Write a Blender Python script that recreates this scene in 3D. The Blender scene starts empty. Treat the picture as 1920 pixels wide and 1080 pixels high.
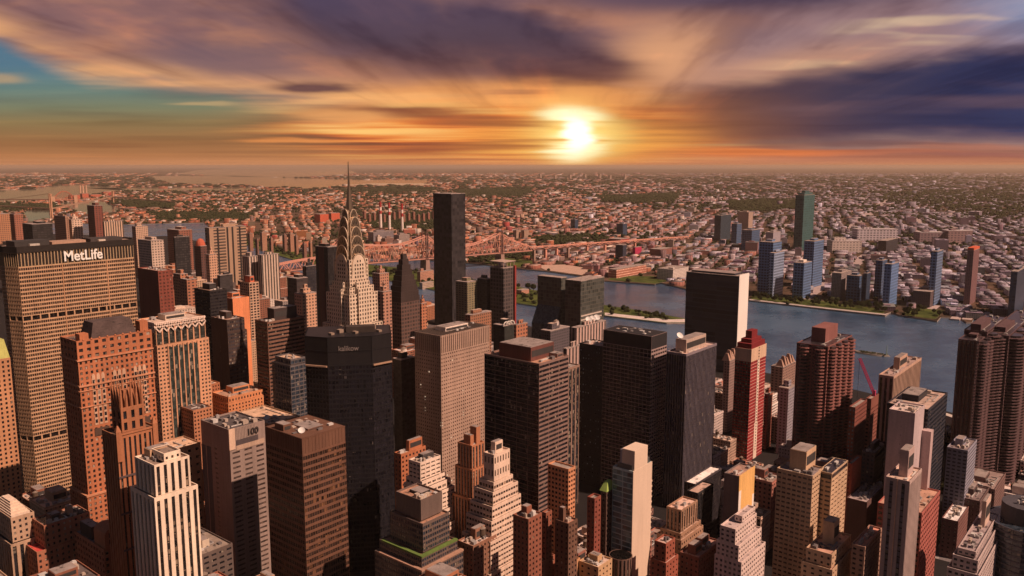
import bpy, math, random
import numpy as np
R = math.radians
SC = bpy.context.scene
COL = SC.collection
rng = random.Random(7)

# ------------------------------------------------------------------ camera
CAM_Z, YAW, PITCH, F = 320.0, R(50.5), R(8.4), 1555.0     # F: focal length in 1920-wide pixels
cd = bpy.data.cameras.new('camera'); cam = bpy.data.objects.new('camera', cd); COL.objects.link(cam)
cam.location = (0, 0, CAM_Z); cam.rotation_euler = (R(90) - PITCH, 0, -YAW)
cd.sensor_width = 36; cd.lens = 36 * F / 1920; cd.clip_start = 1; cd.clip_end = 300000
SC.camera = cam
SC.view_settings.view_transform = 'Standard'; SC.view_settings.look = 'None'
SC.view_settings.gamma = 1; SC.view_settings.use_curve_mapping = False
SC.view_settings.exposure = 0.08
cy = SC.cycles
cy.use_denoising = True
try: cy.denoiser = 'OPENIMAGEDENOISE'
except Exception: pass
cy.max_bounces = 5; cy.diffuse_bounces = 2; cy.glossy_bounces = 3; cy.transmission_bounces = 2
cy.volume_bounces = 0; cy.transparent_max_bounces = 8; cy.caustics_reflective = False; cy.caustics_refractive = False
cy.sample_clamp_indirect = 4.0

def lin(r, g, b):                       # 0-255 display colour -> linear
    f = lambda c: (c / 255 / 12.92) if c / 255 <= 0.04045 else ((c / 255 + 0.055) / 1.055) ** 2.4
    return (f(r), f(g), f(b), 1.0)

# ------------------------------------------------------------------ node maths
class V:                                # a float socket with operators
    def __init__(s, nt, sock): s.nt, s.s = nt, sock
    def _m(s, op, *args, clamp=False):
        n = s.nt.nodes.new('ShaderNodeMath'); n.operation = op; n.use_clamp = clamp
        for i, a in enumerate((s,) + args):
            if isinstance(a, V): s.nt.links.new(a.s, n.inputs[i])
            else: n.inputs[i].default_value = a
        return V(s.nt, n.outputs[0])
    def __add__(s, o): return s._m('ADD', o)
    __radd__ = __add__
    def __sub__(s, o): return s._m('SUBTRACT', o)
    def __rsub__(s, o): return (s * -1.0) + o
    def __mul__(s, o): return s._m('MULTIPLY', o)
    __rmul__ = __mul__
    def __truediv__(s, o): return s._m('DIVIDE', o)
    def sq(s): return s * s
    def exp(s): return s._m('EXPONENT')
    def abs(s): return s._m('ABSOLUTE')
    def floor(s): return s._m('FLOOR')
    def fract(s): return s._m('FRACT')
    def lt(s, o): return s._m('LESS_THAN', o)
    def gt(s, o): return s._m('GREATER_THAN', o)
    def max(s, o): return s._m('MAXIMUM', o)
    def min(s, o): return s._m('MINIMUM', o)
    def sat(s): return s._m('ADD', 0.0, clamp=True)
    def ss(s, lo, hi):                  # smoothstep
        n = s.nt.nodes.new('ShaderNodeMapRange'); n.interpolation_type = 'SMOOTHSTEP'
        s.nt.links.new(s.s, n.inputs[0])
        n.inputs[1].default_value = lo; n.inputs[2].default_value = hi
        return V(s.nt, n.outputs[0])

def mixc(nt, a, b, f, mode='MIX'):
    n = nt.nodes.new('ShaderNodeMix'); n.data_type = 'RGBA'; n.blend_type = mode; n.clamp_factor = True
    ins = [i for i in n.inputs if i.enabled or True]
    fi = n.inputs[0]; ai = n.inputs[6]; bi = n.inputs[7]
    for sock, val in ((fi, f), (ai, a), (bi, b)):
        if isinstance(val, V): nt.links.new(val.s, sock)
        elif isinstance(val, (tuple, list)): sock.default_value = tuple(val) if len(val) == 4 else tuple(val) + (1,)
        elif isinstance(val, (int, float)): sock.default_value = val
        else: nt.links.new(val, sock)
    return n.outputs[2]

def vec(nt, x, y, z=0.0):
    n = nt.nodes.new('ShaderNodeCombineXYZ')
    for i, a in enumerate((x, y, z)):
        if isinstance(a, V): nt.links.new(a.s, n.inputs[i])
        else: n.inputs[i].default_value = a
    return n.outputs[0]

def noise(nt, vsock, scale=1.0, detail=3.0, rough=0.5):
    n = nt.nodes.new('ShaderNodeTexNoise'); n.inputs['Scale'].default_value = scale
    n.inputs['Detail'].default_value = detail; n.inputs['Roughness'].default_value = rough
    if vsock is not None: nt.links.new(vsock, n.inputs['Vector'])
    return V(nt, n.outputs[0])

# ------------------------------------------------------------------ sun and sky
SUN_AZ = math.atan2(0.22, -0.975)        # world bearing of the sun measured from +Y towards +X
SUN_EL = R(46)
SDIR = (math.cos(SUN_EL) * math.sin(SUN_AZ), math.cos(SUN_EL) * math.cos(SUN_AZ), math.sin(SUN_EL))
sl = bpy.data.lights.new('sun', 'SUN'); sl.energy = 5.0; sl.angle = R(0.6); sl.color = (1.0, 0.66, 0.49)
so = bpy.data.objects.new('sun', sl); COL.objects.link(so)
so.rotation_euler = (R(90) - SUN_EL, 0, math.pi - SUN_AZ)
so.location = (0, 0, 900)

def build_world():
    w = bpy.data.worlds.new('World'); SC.world = w; w.use_nodes = True
    nt = w.node_tree; nt.nodes.clear()
    tc = nt.nodes.new('ShaderNodeTexCoord')
    sp = nt.nodes.new('ShaderNodeSeparateXYZ'); nt.links.new(tc.outputs['Generated'], sp.inputs[0])
    dx, dy, dz = (V(nt, sp.outputs[i]) for i in range(3))
    b0 = dx * math.sin(YAW) + dy * math.cos(YAW)          # towards the sunset
    a = dx * math.cos(YAW) - dy * math.sin(YAW)
    b = b0.max(0.05)
    X = a / b * 1555.0
    Y = dz.max(0.0) / b * 1555.0
    Yn = Y / (Y / 105.0 + 1.0) * 1.25                       # streaks grow wider overhead
    nA = noise(nt, vec(nt, X / 520.0, Yn / 15.0, 3.1), 1, 2, 0.5)       # long streaks
    nC = noise(nt, vec(nt, X / 300.0, Yn / 4.6, 9.7), 1, 2, 0.55)       # fine streaks
    nB = noise(nt, vec(nt, X / 300.0 + Y / 260.0, Y / 85.0, 1.3), 1, 4, 0.5)    # broad masses
    nD = noise(nt, vec(nt, X / 150.0, Y / 40.0, 6.3), 1, 3, 0.5)       # billows
    Yd = Y + (nA - 0.5) * 26.0 + (nC - 0.5) * 10.0 + (nB - 0.5) * 46.0 + (nD - 0.5) * 26.0
    Xd = X + (nA - 0.5) * 330.0 + (nC - 0.5) * 150.0 + (nB - 0.5) * 120.0
    sk = (nA * 0.75 + nC * 0.45 - 0.10)
    def ramp(v, stops):
        n = nt.nodes.new('ShaderNodeValToRGB'); nt.links.new(v.s, n.inputs[0])
        e = n.color_ramp.elements
        e[0].position, e[0].color = stops[0][0], lin(*stops[0][1])
        e[1].position, e[1].color = stops[-1][0], lin(*stops[-1][1])
        for p, c in stops[1:-1]:
            k = e.new(p); k.color = lin(*c)
        return n.outputs[0]
    def g(cx, cy_, sx, sy, rot=0.0, d=1.0):               # soft ellipse in distorted coordinates
        ex = (X * (1 - d) + Xd * d) - cx; ey = (Y * (1 - d) + Yd * d) - cy_
        if rot:
            c_, s_ = math.cos(rot), math.sin(rot)
            ex, ey = ex * c_ + ey * s_, ey * c_ - ex * s_
        return (((ex / sx).sq() + (ey / sy).sq()) * -1.0).exp()
    left = ramp(Y / 330.0, [(0, (204, 140, 98)), (.05, (178, 120, 78)), (.13, (160, 112, 72)), (.24, (148, 124, 84)), (.32, (130, 132, 104)), (.42, (108, 131, 124)), (.55, (92, 124, 142)), (1, (94, 118, 150))])
    right = ramp(Y / 330.0, [(0, (190, 124, 98)), (.05, (176, 108, 88)), (.12, (140, 106, 96)), (.2, (116, 108, 100)), (.5, (112, 108, 130)), (1, (120, 142, 186))])
    col = mixc(nt, left, right, X.ss(-250, 450))
    # high cover of mauve and peach cloud, its lower edge climbing to the left
    line = ((X + 960.0).max(0.0) * -0.0042).exp() * 140.0 + 92.0 - X.ss(-330, 60) * 62.0
    cover = (Yd - line + (nC - 0.5) * 34.0).ss(-16, 34)
    mv = (nB * 0.75 + nD * 0.35 + sk * 0.25 - 0.24)
    peach = ramp(mv, [(.14, (112, 86, 96)), (.36, (146, 106, 104)), (.55, (190, 132, 106)), (.8, (222, 160, 120))])
    edge = (Yd - line).ss(85, 8)
    peach = mixc(nt, peach, lin(240, 178, 122), edge * sk.ss(.34, .62) * 0.9)
    peach = mixc(nt, peach, lin(150, 122, 130), X.ss(260, 640) * 0.7)
    col = mixc(nt, col, peach, cover)
    col = mixc(nt, col, lin(120, 96, 104), g(-500, 192, 210, 34, -0.08, .8).ss(.1, .9) * 0.75)
    col = mixc(nt, col, lin(122, 102, 118), g(-700, 318, 170, 26, 0, .7).ss(.1, .9) * 0.55)
    col = mixc(nt, col, lin(128, 150, 190), g(950, 280, 170, 60, 0, .5) * 0.8)
    # bright peach billow right of the sun column, mauve veil and cream wisps
    col = mixc(nt, col, lin(158, 126, 128), g(560, 215, 330, 80, 0.12, .7).ss(.1, .9) * 0.85)
    col = mixc(nt, col, lin(226, 164, 122), g(262, 180, 135, 76, 0.35, .45).ss(.05, 1) * 0.95)
    col = mixc(nt, col, lin(206, 152, 122), g(520, 175, 230, 44, .14, .7).ss(.1, 1) * 0.7)
    col = mixc(nt, col, lin(226, 184, 146), g(660, 178, 240, 50, .14, .7).ss(.15, .95) * nC.ss(.47, .66) * 0.75)
    col = mixc(nt, col, lin(222, 190, 158), g(760, 252, 190, 46, .1, .5).ss(.2, .9) * nC.ss(.50, .68) * 0.75)
    # the dark purple mass above the sun
    m = g(-230, 258, 300, 84, -0.22, .55).ss(.06, .80)
    m = m.max(g(30, 200, 230, 80, -0.42, .5).ss(.05, .75))
    m = m.max(g(90, 168, 120, 52, -0.45, .5).ss(.05, .8) * .9)
    m = m.max(g(420, 318, 420, 46, 0.03, .6).ss(.10, .8) * .9)
    dark = ramp((Y + (nB - .5) * 90.0) / 330.0, [(.28, (120, 70, 56)), (.46, (100, 65, 66)), (.68, (86, 68, 82)), (1, (76, 69, 97))])
    col = mixc(nt, col, dark, m * 0.95)
    col = mixc(nt, col, lin(150, 104, 92), m * nD.ss(.5, .75) * (1.0 - Y.ss(120, 240)) * 0.5)
    # orange lit streaks round the low sun
    zone = g(40, 66, 440, 58, 0, .45)
    strk = ramp(sk, [(.34, (112, 60, 54)), (.42, (152, 76, 56)), (.48, (212, 106, 58)), (.54, (250, 152, 76)), (.64, (255, 204, 122))])
    col = mixc(nt, col, strk, zone.ss(.08, .62) * 0.95)
    col = mixc(nt, col, lin(246, 168, 100), g(40, 128, 330, 26, -.05, .8).ss(.1, .9) * sk.ss(.3, .55) * 0.8)
    # the dark blue bank widening to the right
    yc = (X - 250.0) * 0.094 + 76.0
    hw = (X - 250.0).max(0.0) * 0.050 + 48.0
    e = (hw - (Yd - yc).abs()).ss(-24, 22) * (X * .6 + Xd * .4).ss(130, 400)
    bank = ramp((X + (nB - .5) * 160.0) / 1000.0, [(.2, (124, 74, 62)), (.40, (86, 63, 70)), (.60, (62, 57, 80)), (.85, (48, 52, 86)), (1, (52, 58, 94))])
    col = mixc(nt, col, bank, e * 0.98)
    col = mixc(nt, col, lin(110, 84, 92), e * nA.ss(.52, .7) * .5)
    # small cloudlets
    for cx, cy_, sx, sy, rgb, k in ((-345, 141, 90, 12, (104, 72, 74), .95), (-190, 98, 170, 15, (112, 66, 60), .85), (-110, 27, 170, 11, (140, 72, 56), .8), (-60, 78, 120, 9, (150, 80, 58), .7),
                                    (640, 24, 220, 7, (204, 116, 84), .5), (860, 36, 150, 9, (186, 112, 88), .55), (700, 42, 150, 6, (120, 84, 84), .6),
                                    (900, 18, 200, 6, (150, 92, 88), .6), (430, 22, 190, 9, (232, 124, 68), .8), (-420, 43, 110, 6, (236, 150, 84), .8),
                                    (-310, 88, 110, 17, (244, 172, 106), .8), (-560, 112, 70, 4, (206, 170, 120), .6), (-920, 158, 70, 12, (196, 160, 116), .6), (-200, 128, 160, 9, (246, 180, 116), .7)):
        col = mixc(nt, col, lin(*rgb), g(cx, cy_, sx, sy, 0, .5).ss(.12, .85) * k)
    # overall streaking of light and shade
    col = mixc(nt, col, mixc(nt, col, (1.28, 1.22, 1.15, 1), 1.0, 'MULTIPLY'), (nC * .5 + nA * .5).ss(.5, .72) * (1.0 - Y.ss(70, 260) * .45) * .85)
    col = mixc(nt, col, mixc(nt, col, (.74, .70, .74, 1), 1.0, 'MULTIPLY'), (nC * .4 + nA * .6).ss(.5, .30) * (1.0 - Y.ss(70, 260) * .45) * .8)
    # the low sun burning through, barred by streaks
    col = mixc(nt, col, lin(255, 158, 72), g(118, 56, 300, 70, 0, .5) * (sk * .9 + .15) * 0.8)
    col = mixc(nt, col, lin(255, 178, 84), g(120, 44, 210, 40, 0, .5).ss(.10, .95) * sk.ss(.22, .55))
    col = mixc(nt, col, lin(255, 210, 118), g(116, 56, 92, 60, 0, .38).ss(.06, .85) * sk.ss(.14, .46))
    col = mixc(nt, col, lin(255, 246, 190), g(114, 90, 58, 21, 0, .30).ss(.10, .75) * sk.ss(.30, .50))
    col = mixc(nt, col, lin(255, 246, 190), g(112, 32, 54, 27, 0, .30).ss(.10, .75) * sk.ss(.30, .48))
    col = mixc(nt, col, lin(255, 252, 226), g(112, 56, 30, 40, 0, .2).ss(.15, .8))
    hot = g(112, 56, 44, 46, 0, .15)
    fan = noise(nt, vec(nt, (X - 112.0) / (Y + 60.0) * 1.5, Y / 160.0 + (nA - .5) * .8, 2.2), 1, 4, 0.6)      # wisps fanning out from the sun
    fw_ = cover.max(zone) * Y.ss(60, 150)
    col = mixc(nt, col, mixc(nt, col, (1.42, 1.26, 1.10, 1), 1.0, 'MULTIPLY'), fan.ss(.52, .70) * fw_ * .75)
    col = mixc(nt, col, mixc(nt, col, (.62, .58, .64, 1), 1.0, 'MULTIPLY'), fan.ss(.50, .32) * fw_ * .75)
    col = mixc(nt, col, lin(222, 146, 94), (Y * -0.10).exp() * 0.55)        # thick air on the horizon
    # behind and overhead: the clear evening sky itself
    sky = nt.nodes.new('ShaderNodeTexSky'); sky.sky_type = 'NISHITA'; sky.sun_disc = False
    sky.sun_elevation = SUN_EL; sky.sun_rotation = SUN_AZ; sky.air_density = 1.4; sky.dust_density = 3.0
    nz = mixc(nt, sky.outputs[0], (0.018, 0.018, 0.023, 1), 1.0, 'MULTIPLY')
    nz = mixc(nt, nz, lin(46, 47, 60), 0.5)
    col = mixc(nt, nz, col, b0.ss(0.12, 0.62) * dz.ss(0.50, 0.24))
    bg = nt.nodes.new('ShaderNodeBackground'); nt.links.new(col, bg.inputs[0])
    st_ = hot * 0.5 + 0.88
    nt.links.new(st_.s, bg.inputs[1])
    out = nt.nodes.new('ShaderNodeOutputWorld'); nt.links.new(bg.outputs[0], out.inputs[0])
    w.cycles.sampling_method = 'MANUAL'; w.cycles.sample_map_resolution = 512
build_world()

# ------------------------------------------------------------------ pixel <-> place
fw = np.array((math.sin(YAW), math.cos(YAW), 0.0)); rt = np.array((math.cos(YAW), -math.sin(YAW), 0.0)); upv = np.array((0, 0, 1.0))
FV = fw * math.cos(PITCH) - upv * math.sin(PITCH); UV = fw * math.sin(PITCH) + upv * math.cos(PITCH)
EYE = np.array((0, 0, CAM_Z))
def ray(u, v): return FV + rt * ((u - 960) / F) + UV * ((540 - v) / F)
def at_z(u, v, z):
    d = ray(u, v); return EYE + d * ((z - CAM_Z) / d[2])
def at_d(u, v, D):
    d = ray(u, v); return EYE + d * (D / d.dot(fw))
def proj(p):
    q = np.asarray(p, float) - EYE
    w = q @ FV
    return 960 + F * (q @ rt) / w, 540 - F * (q @ UV) / w, w
def run(C, axis, u):                     # how far from C along axis until the picture column u
    q = C - EYE; k = (u - 960) / F
    return (k * (q @ FV) - q @ rt) / (axis @ rt - k * (axis @ FV))
XA, YA = np.array((1.0, 0, 0)), np.array((0, 1.0, 0))
def foot(uL, uC, uR, v, H=None, D=None, depth=None):
    C = at_z(uC, v, H) if H is not None else at_d(uC, v, D)
    wx = run(C, XA, uR)
    wy = depth if (depth or uL >= uC) else run(C, YA, uL)
    if not wy: wy = 25.0
    return C[0], C[1], C[0] + wx, C[1] + wy, C[2]

# ------------------------------------------------------------------ mesh builder
class MB:
    def __init__(s): s.v, s.f, s.m, s.n = [], [], [], 0
    def add(s, verts, faces, mi=0):
        verts = np.asarray(verts, float).reshape(-1, 3)
        for f in faces: s.f.append(tuple(i + s.n for i in f))
        s.m.extend([mi] * len(faces)); s.v.append(verts); s.n += len(verts)
    def addq(s, verts, quads, mi=0):     # numpy quads
        s.v.append(np.asarray(verts, float)); s.f.extend(map(tuple, (np.asarray(quads) + s.n).tolist()))
        s.m.extend([mi] * len(quads)); s.n += len(verts)
    def box(s, x0, y0, z0, x1, y1, z1, mi=0):
        s.add([(x0, y0, z0), (x1, y0, z0), (x1, y1, z0), (x0, y1, z0), (x0, y0, z1), (x1, y0, z1), (x1, y1, z1), (x0, y1, z1)],
              [(0, 3, 2, 1), (4, 5, 6, 7), (0, 1, 5, 4), (1, 2, 6, 5), (2, 3, 7, 6), (3, 0, 4, 7)], mi)
    def prism(s, pts, z0, z1, mi=0, scale_top=1.0):
        n = len(pts); cx = sum(p[0] for p in pts) / n; cy_ = sum(p[1] for p in pts) / n
        lo = [(p[0], p[1], z0) for p in pts]; hi = [(cx + (p[0] - cx) * scale_top, cy_ + (p[1] - cy_) * scale_top, z1) for p in pts]
        s.add(lo + hi, [tuple(range(n - 1, -1, -1)), tuple(range(n, 2 * n))] + [(i, (i + 1) % n, n + (i + 1) % n, n + i) for i in range(n)], mi)
    def cyl(s, x, y, z0, z1, r0, r1=None, n=14, mi=0):
        r1 = r0 if r1 is None else r1
        a = [(math.cos(2 * math.pi * i / n), math.sin(2 * math.pi * i / n)) for i in range(n)]
        s.add([(x + r0 * c, y + r0 * t, z0) for c, t in a] + [(x + r1 * c, y + r1 * t, z1) for c, t in a],
              [tuple(range(n - 1, -1, -1)), tuple(range(n, 2 * n))] + [(i, (i + 1) % n, n + (i + 1) % n, n + i) for i in range(n)], mi)
    def bar(s, p, q, r, mi=0):           # square bar between two points
        p, q = np.asarray(p, float), np.asarray(q, float); d = q - p; L = np.linalg.norm(d)
        if L < 1e-6: return
        d /= L; h = np.cross(d, (0, 0, 1.0))
        if np.linalg.norm(h) < 1e-3: h = np.array((1.0, 0, 0))
        h /= np.linalg.norm(h); k = np.cross(h, d)
        c = [h * r + k * r, h * r - k * r, -h * r - k * r, -h * r + k * r]
        s.add([p + o for o in c] + [q + o for o in c], [(0, 1, 2, 3), (7, 6, 5, 4), (0, 4, 5, 1), (1, 5, 6, 2), (2, 6, 7, 3), (3, 7, 4, 0)], mi)
    def build(s, name, mats, parent=None, smooth=False):
        me = bpy.data.meshes.new(name)
        v = np.concatenate(s.v) if s.v else np.zeros((0, 3))
        if parent is not None: v = v - np.array(parent.location)
        me.from_pydata(v.tolist(), [], s.f)
        mats = mats if isinstance(mats, (list, tuple)) else [mats]
        for m in mats: me.materials.append(m)
        if len(mats) > 1: me.polygons.foreach_set('material_index', s.m)
        if smooth: me.polygons.foreach_set('use_smooth', [True] * len(me.polygons))
        o = bpy.data.objects.new(name, me); COL.objects.link(o)
        if parent is not None: o.parent = parent
        return o
def thing(name, label, cat, loc, group=None):
    o = bpy.data.objects.new(name, None); COL.objects.link(o); o.location = loc
    o.empty_display_size = 5
    return tag(o, label, cat, group)
def tag(o, label, cat, group=None):
    o['label'] = label; o['category'] = cat
    if group: o['group'] = group
    return o
def setting(o, kind='structure'):
    o['kind'] = kind; return o

# ------------------------------------------------------------------ materials
MATS = {}
def _new(name):
    m = bpy.data.materials.new(name); m.use_nodes = True
    nt = m.node_tree; b = nt.nodes['Principled BSDF']
    return m, nt, b
def _pos(nt):
    g_ = nt.nodes.new('ShaderNodeNewGeometry')
    sp = nt.nodes.new('ShaderNodeSeparateXYZ'); nt.links.new(g_.outputs['Position'], sp.inputs[0])
    sn = nt.nodes.new('ShaderNodeSeparateXYZ'); nt.links.new(g_.outputs['True Normal'], sn.inputs[0])
    return g_, [V(nt, sp.outputs[i]) for i in range(3)], [V(nt, sn.outputs[i]) for i in range(3)]
def wall(col, rough=.85, dirt=.35, metal=0.0, spec=.25):
    key = ('wall', col, rough, dirt, metal, spec)
    if key in MATS: return MATS[key]
    m, nt, b = _new('facade_stone'); g_, (x, y, z), nrm = _pos(nt)
    n1 = noise(nt, vec(nt, x * .06, y * .06, z * .025), 1, 4, .6)
    n2 = noise(nt, vec(nt, x * .9, y * .9, z * .9), 1, 2, .6)
    n3 = noise(nt, vec(nt, x * .5, y * .5, z * .03), 1, 3, .6)      # rain streaks
    k = (n1 - .5) * dirt * 2.0 + (n2 - .5) * dirt * 1.1 + (n3 - .5) * dirt * 1.5 + 1.0
    mul = vec(nt, k, k * 1.0, k * .98)
    c = mixc(nt, col, mul, 1.0, 'MULTIPLY')
    nt.links.new(c, b.inputs['Base Color']); b.inputs['Roughness'].default_value = rough
    b.inputs['Metallic'].default_value = metal; b.inputs['Specular IOR Level'].default_value = spec
    MATS[key] = m; return m
def glass(tint=(.012, .012, .015), blind=.12, rough=.12, lit=0.0, bay=1.6, st=3.7, spec=.5, pale=(.30, .25, .20)):
    key = ('glass', tint, blind, rough, lit, bay, st, spec, pale)
    if key in MATS: return MATS[key]
    m, nt, b = _new('window_glass'); g_, (x, y, z), nrm = _pos(nt)
    wn = nt.nodes.new('ShaderNodeTexWhiteNoise'); wn.noise_dimensions = '3D'
    nt.links.new(vec(nt, (x / bay).floor(), (y / bay).floor(), (z / st).floor()), wn.inputs[0])
    r = V(nt, wn.outputs[0])
    c = mixc(nt, tint + (1,), (tint[0] * 4 + .01, tint[1] * 4 + .008, tint[2] * 4 + .008, 1), (r * 5.0).fract() * .8)
    c = mixc(nt, c, pale + (1,), r.lt(blind))
    r2 = (r * 37.0).fract()
    c = mixc(nt, c, tuple(p * .55 for p in pale) + (1,), r2.lt(min(.6, blind * 2.2)) * (z / st).fract().gt((r * 11.0).fract()))      # half drawn blinds
    nt.links.new(c, b.inputs['Base Color']); b.inputs['Roughness'].default_value = rough
    b.inputs['Specular IOR Level'].default_value = spec
    if lit:  # a few panes glow, standing in for sun glints on glass and blinds
        e = nt.nodes.new('ShaderNodeMath'); e.operation = 'MULTIPLY'; e.inputs[1].default_value = 0.9
        nt.links.new((1.0 - r).lt(lit).s, e.inputs[0]); nt.links.new(e.outputs[0], b.inputs['Emission Strength'])
        b.inputs['Emission Color'].default_value = (1, .8, .55, 1)
    MATS[key] = m; return m
def roofm(col, rough=.9):
    key = ('roof', col)
    if key in MATS: return MATS[key]
    m, nt, b = _new('roof_felt'); g_, (x, y, z), nrm = _pos(nt)
    n1 = noise(nt, vec(nt, x * .12, y * .12, z * .1), 1, 5, .65); n2 = noise(nt, vec(nt, x * 1.3, y * 1.3, z), 1, 2, .5)
    k = (n1 - .5) * 1.5 + (n2 - .5) * .6 + 1.0
    rc_ = mixc(nt, col, vec(nt, k, k, k), 1.0, 'MULTIPLY')
    n3 = noise(nt, vec(nt, x * .22, y * .22, z), 1, 2, .5)
    rc_ = mixc(nt, rc_, (.045, .038, .036, 1), n3.ss(.60, .66) * .75)
    nt.links.new(rc_, b.inputs['Base Color']); b.inputs['Roughness'].default_value = rough
    b.inputs['Specular IOR Level'].default_value = .15
    MATS[key] = m; return m
def farwall(col, win=(.02, .018, .022), bay=4.0, st=3.5, wf=.5, hf=.5, roof=None, vert=False, rough=.7, spec=.3):
    """far facade: real window grid as surface pattern, roof colour on top faces"""
    roof = roof or (.3, .25, .22, 1)
    key = ('far', col, win, bay, st, wf, hf, roof, vert, rough)
    if key in MATS: return MATS[key]
    m, nt, b = _new('far_facade'); g_, (x, y, z), (nx, ny, nz) = _pos(nt)
    h = y * nx - x * ny
    hx = ((h / bay).fract() - .5).abs().lt(wf * .5)
    hz = ((z / st).fract() - .5).abs().lt(hf * .5)
    mask = hx if vert else hx * hz
    wn = nt.nodes.new('ShaderNodeTexWhiteNoise'); wn.noise_dimensions = '3D'
    nt.links.new(vec(nt, (x / bay).floor(), (y / bay).floor(), (z / st).floor()), wn.inputs[0])
    r = V(nt, wn.outputs[0])
    wc = mixc(nt, win + (1,), (win[0] * 3 + .05, win[1] * 3 + .04, win[2] * 3 + .035, 1), r * .7)
    n1 = noise(nt, vec(nt, x * .04, y * .04, z * .02), 1, 3, .6)
    k = (n1 - .5) * .4 + 1.0
    cw = mixc(nt, col, vec(nt, k, k, k), 1.0, 'MULTIPLY')
    c = mixc(nt, cw, wc, mask * .92)
    n2 = noise(nt, vec(nt, x * .1, y * .1, 0), 1, 4, .7); k2 = (n2 - .5) * 1.0 + 1.0
    c = mixc(nt, c, mixc(nt, roof, vec(nt, k2, k2, k2), 1.0, 'MULTIPLY'), nz.gt(.6))
    nt.links.new(c, b.inputs['Base Color'])
    b.inputs['Roughness'].default_value = rough; b.inputs['Specular IOR Level'].default_value = spec
    MATS[key] = m; return m
# ------------------------------------------------------------------ facades
def lattice(mb, face, a0, a1, plane, z0, z1, bay=3.0, st=3.7, wf=.55, hf=.55, dep=.4, sill=.5, mi=0, nx=None, nz=None, margin=0.0, zm=0.0):
    """one connected wall sheet with a reveal round every opening; returns the list of (z0,z1) of its storeys' openings"""
    if a1 - a0 < 1.0 or z1 - z0 < 1.0: return []
    nx = nx or max(1, int(round((a1 - a0 - 2 * margin) / bay))); nz = nz or max(1, int(round((z1 - z0 - 2 * zm) / st)))
    bw = (a1 - a0 - 2 * margin) / nx; sh = (z1 - z0 - 2 * zm) / nz
    xs = [a0]; zs = [z0]
    for i in range(nx): xs += [a0 + margin + (i + .5 - wf / 2) * bw, a0 + margin + (i + .5 + wf / 2) * bw]
    for j in range(nz): zs += [z0 + zm + (j + (1 - hf) * sill) * sh, z0 + zm + (j + (1 - hf) * sill + hf) * sh]
    xs = np.array(xs + [a1]); zs = np.array(zs + [z1]); NX, NZ = len(xs), len(zs)
    gx, gz = np.meshgrid(xs, zs)
    gx, gz = gx.ravel(), gz.ravel()
    ii, jj = np.meshgrid(np.arange(NX - 1), np.arange(NZ - 1)); ii, jj = ii.ravel(), jj.ravel()
    q = np.stack([jj * NX + ii, jj * NX + ii + 1, (jj + 1) * NX + ii + 1, (jj + 1) * NX + ii], 1)
    win = (ii % 2 == 1) & (jj % 2 == 1)
    wq = q[win]; fq = q[~win]
    nb = len(gx); k = len(wq)
    back = wq.ravel()
    vx = np.concatenate([gx, gx[back]]); vz = np.concatenate([gz, gz[back]])
    off = np.concatenate([np.zeros(nb), np.full(4 * k, dep)])
    bi = nb + np.arange(4 * k).reshape(k, 4)
    rv = np.concatenate([np.stack([wq[:, a], wq[:, (a + 1) % 4], bi[:, (a + 1) % 4], bi[:, a]], 1) for a in range(4)]) if k else np.zeros((0, 4), int)
    quads = np.concatenate([fq, rv])
    if face == 'S': P = np.stack([vx, np.full_like(vx, plane) + off, vz], 1)
    elif face == 'W': P = np.stack([np.full_like(vx, plane) + off, vx, vz], 1); quads = quads[:, ::-1]
    elif face == 'N': P = np.stack([vx, np.full_like(vx, plane) - off, vz], 1); quads = quads[:, ::-1]
    else: P = np.stack([np.full_like(vx, plane) - off, vx, vz], 1)
    mb.addq(P, quads, mi)
    return [(zs[2 * j + 1], zs[2 * j + 2]) for j in range(nz)]

UNIT = {}
def unit_box(mat):
    if mat.name not in UNIT:
        mb = MB(); mb.box(0, 0, 0, 1, 1, 1)
        me = bpy.data.meshes.new('window_band'); me.from_pydata(np.concatenate(mb.v).tolist(), [], mb.f); me.materials.append(mat)
        UNIT[mat.name] = me
    return UNIT[mat.name]
def band(parent, x0, y0, z0, x1, y1, z1, mat, name='window_band'):
    o = bpy.data.objects.new(name, unit_box(mat)); COL.objects.link(o); o.parent = parent
    o.location = (x0 - parent.location[0], y0 - parent.location[1], z0 - parent.location[2])
    o.scale = (x1 - x0, y1 - y0, z1 - z0)
    return o

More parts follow.
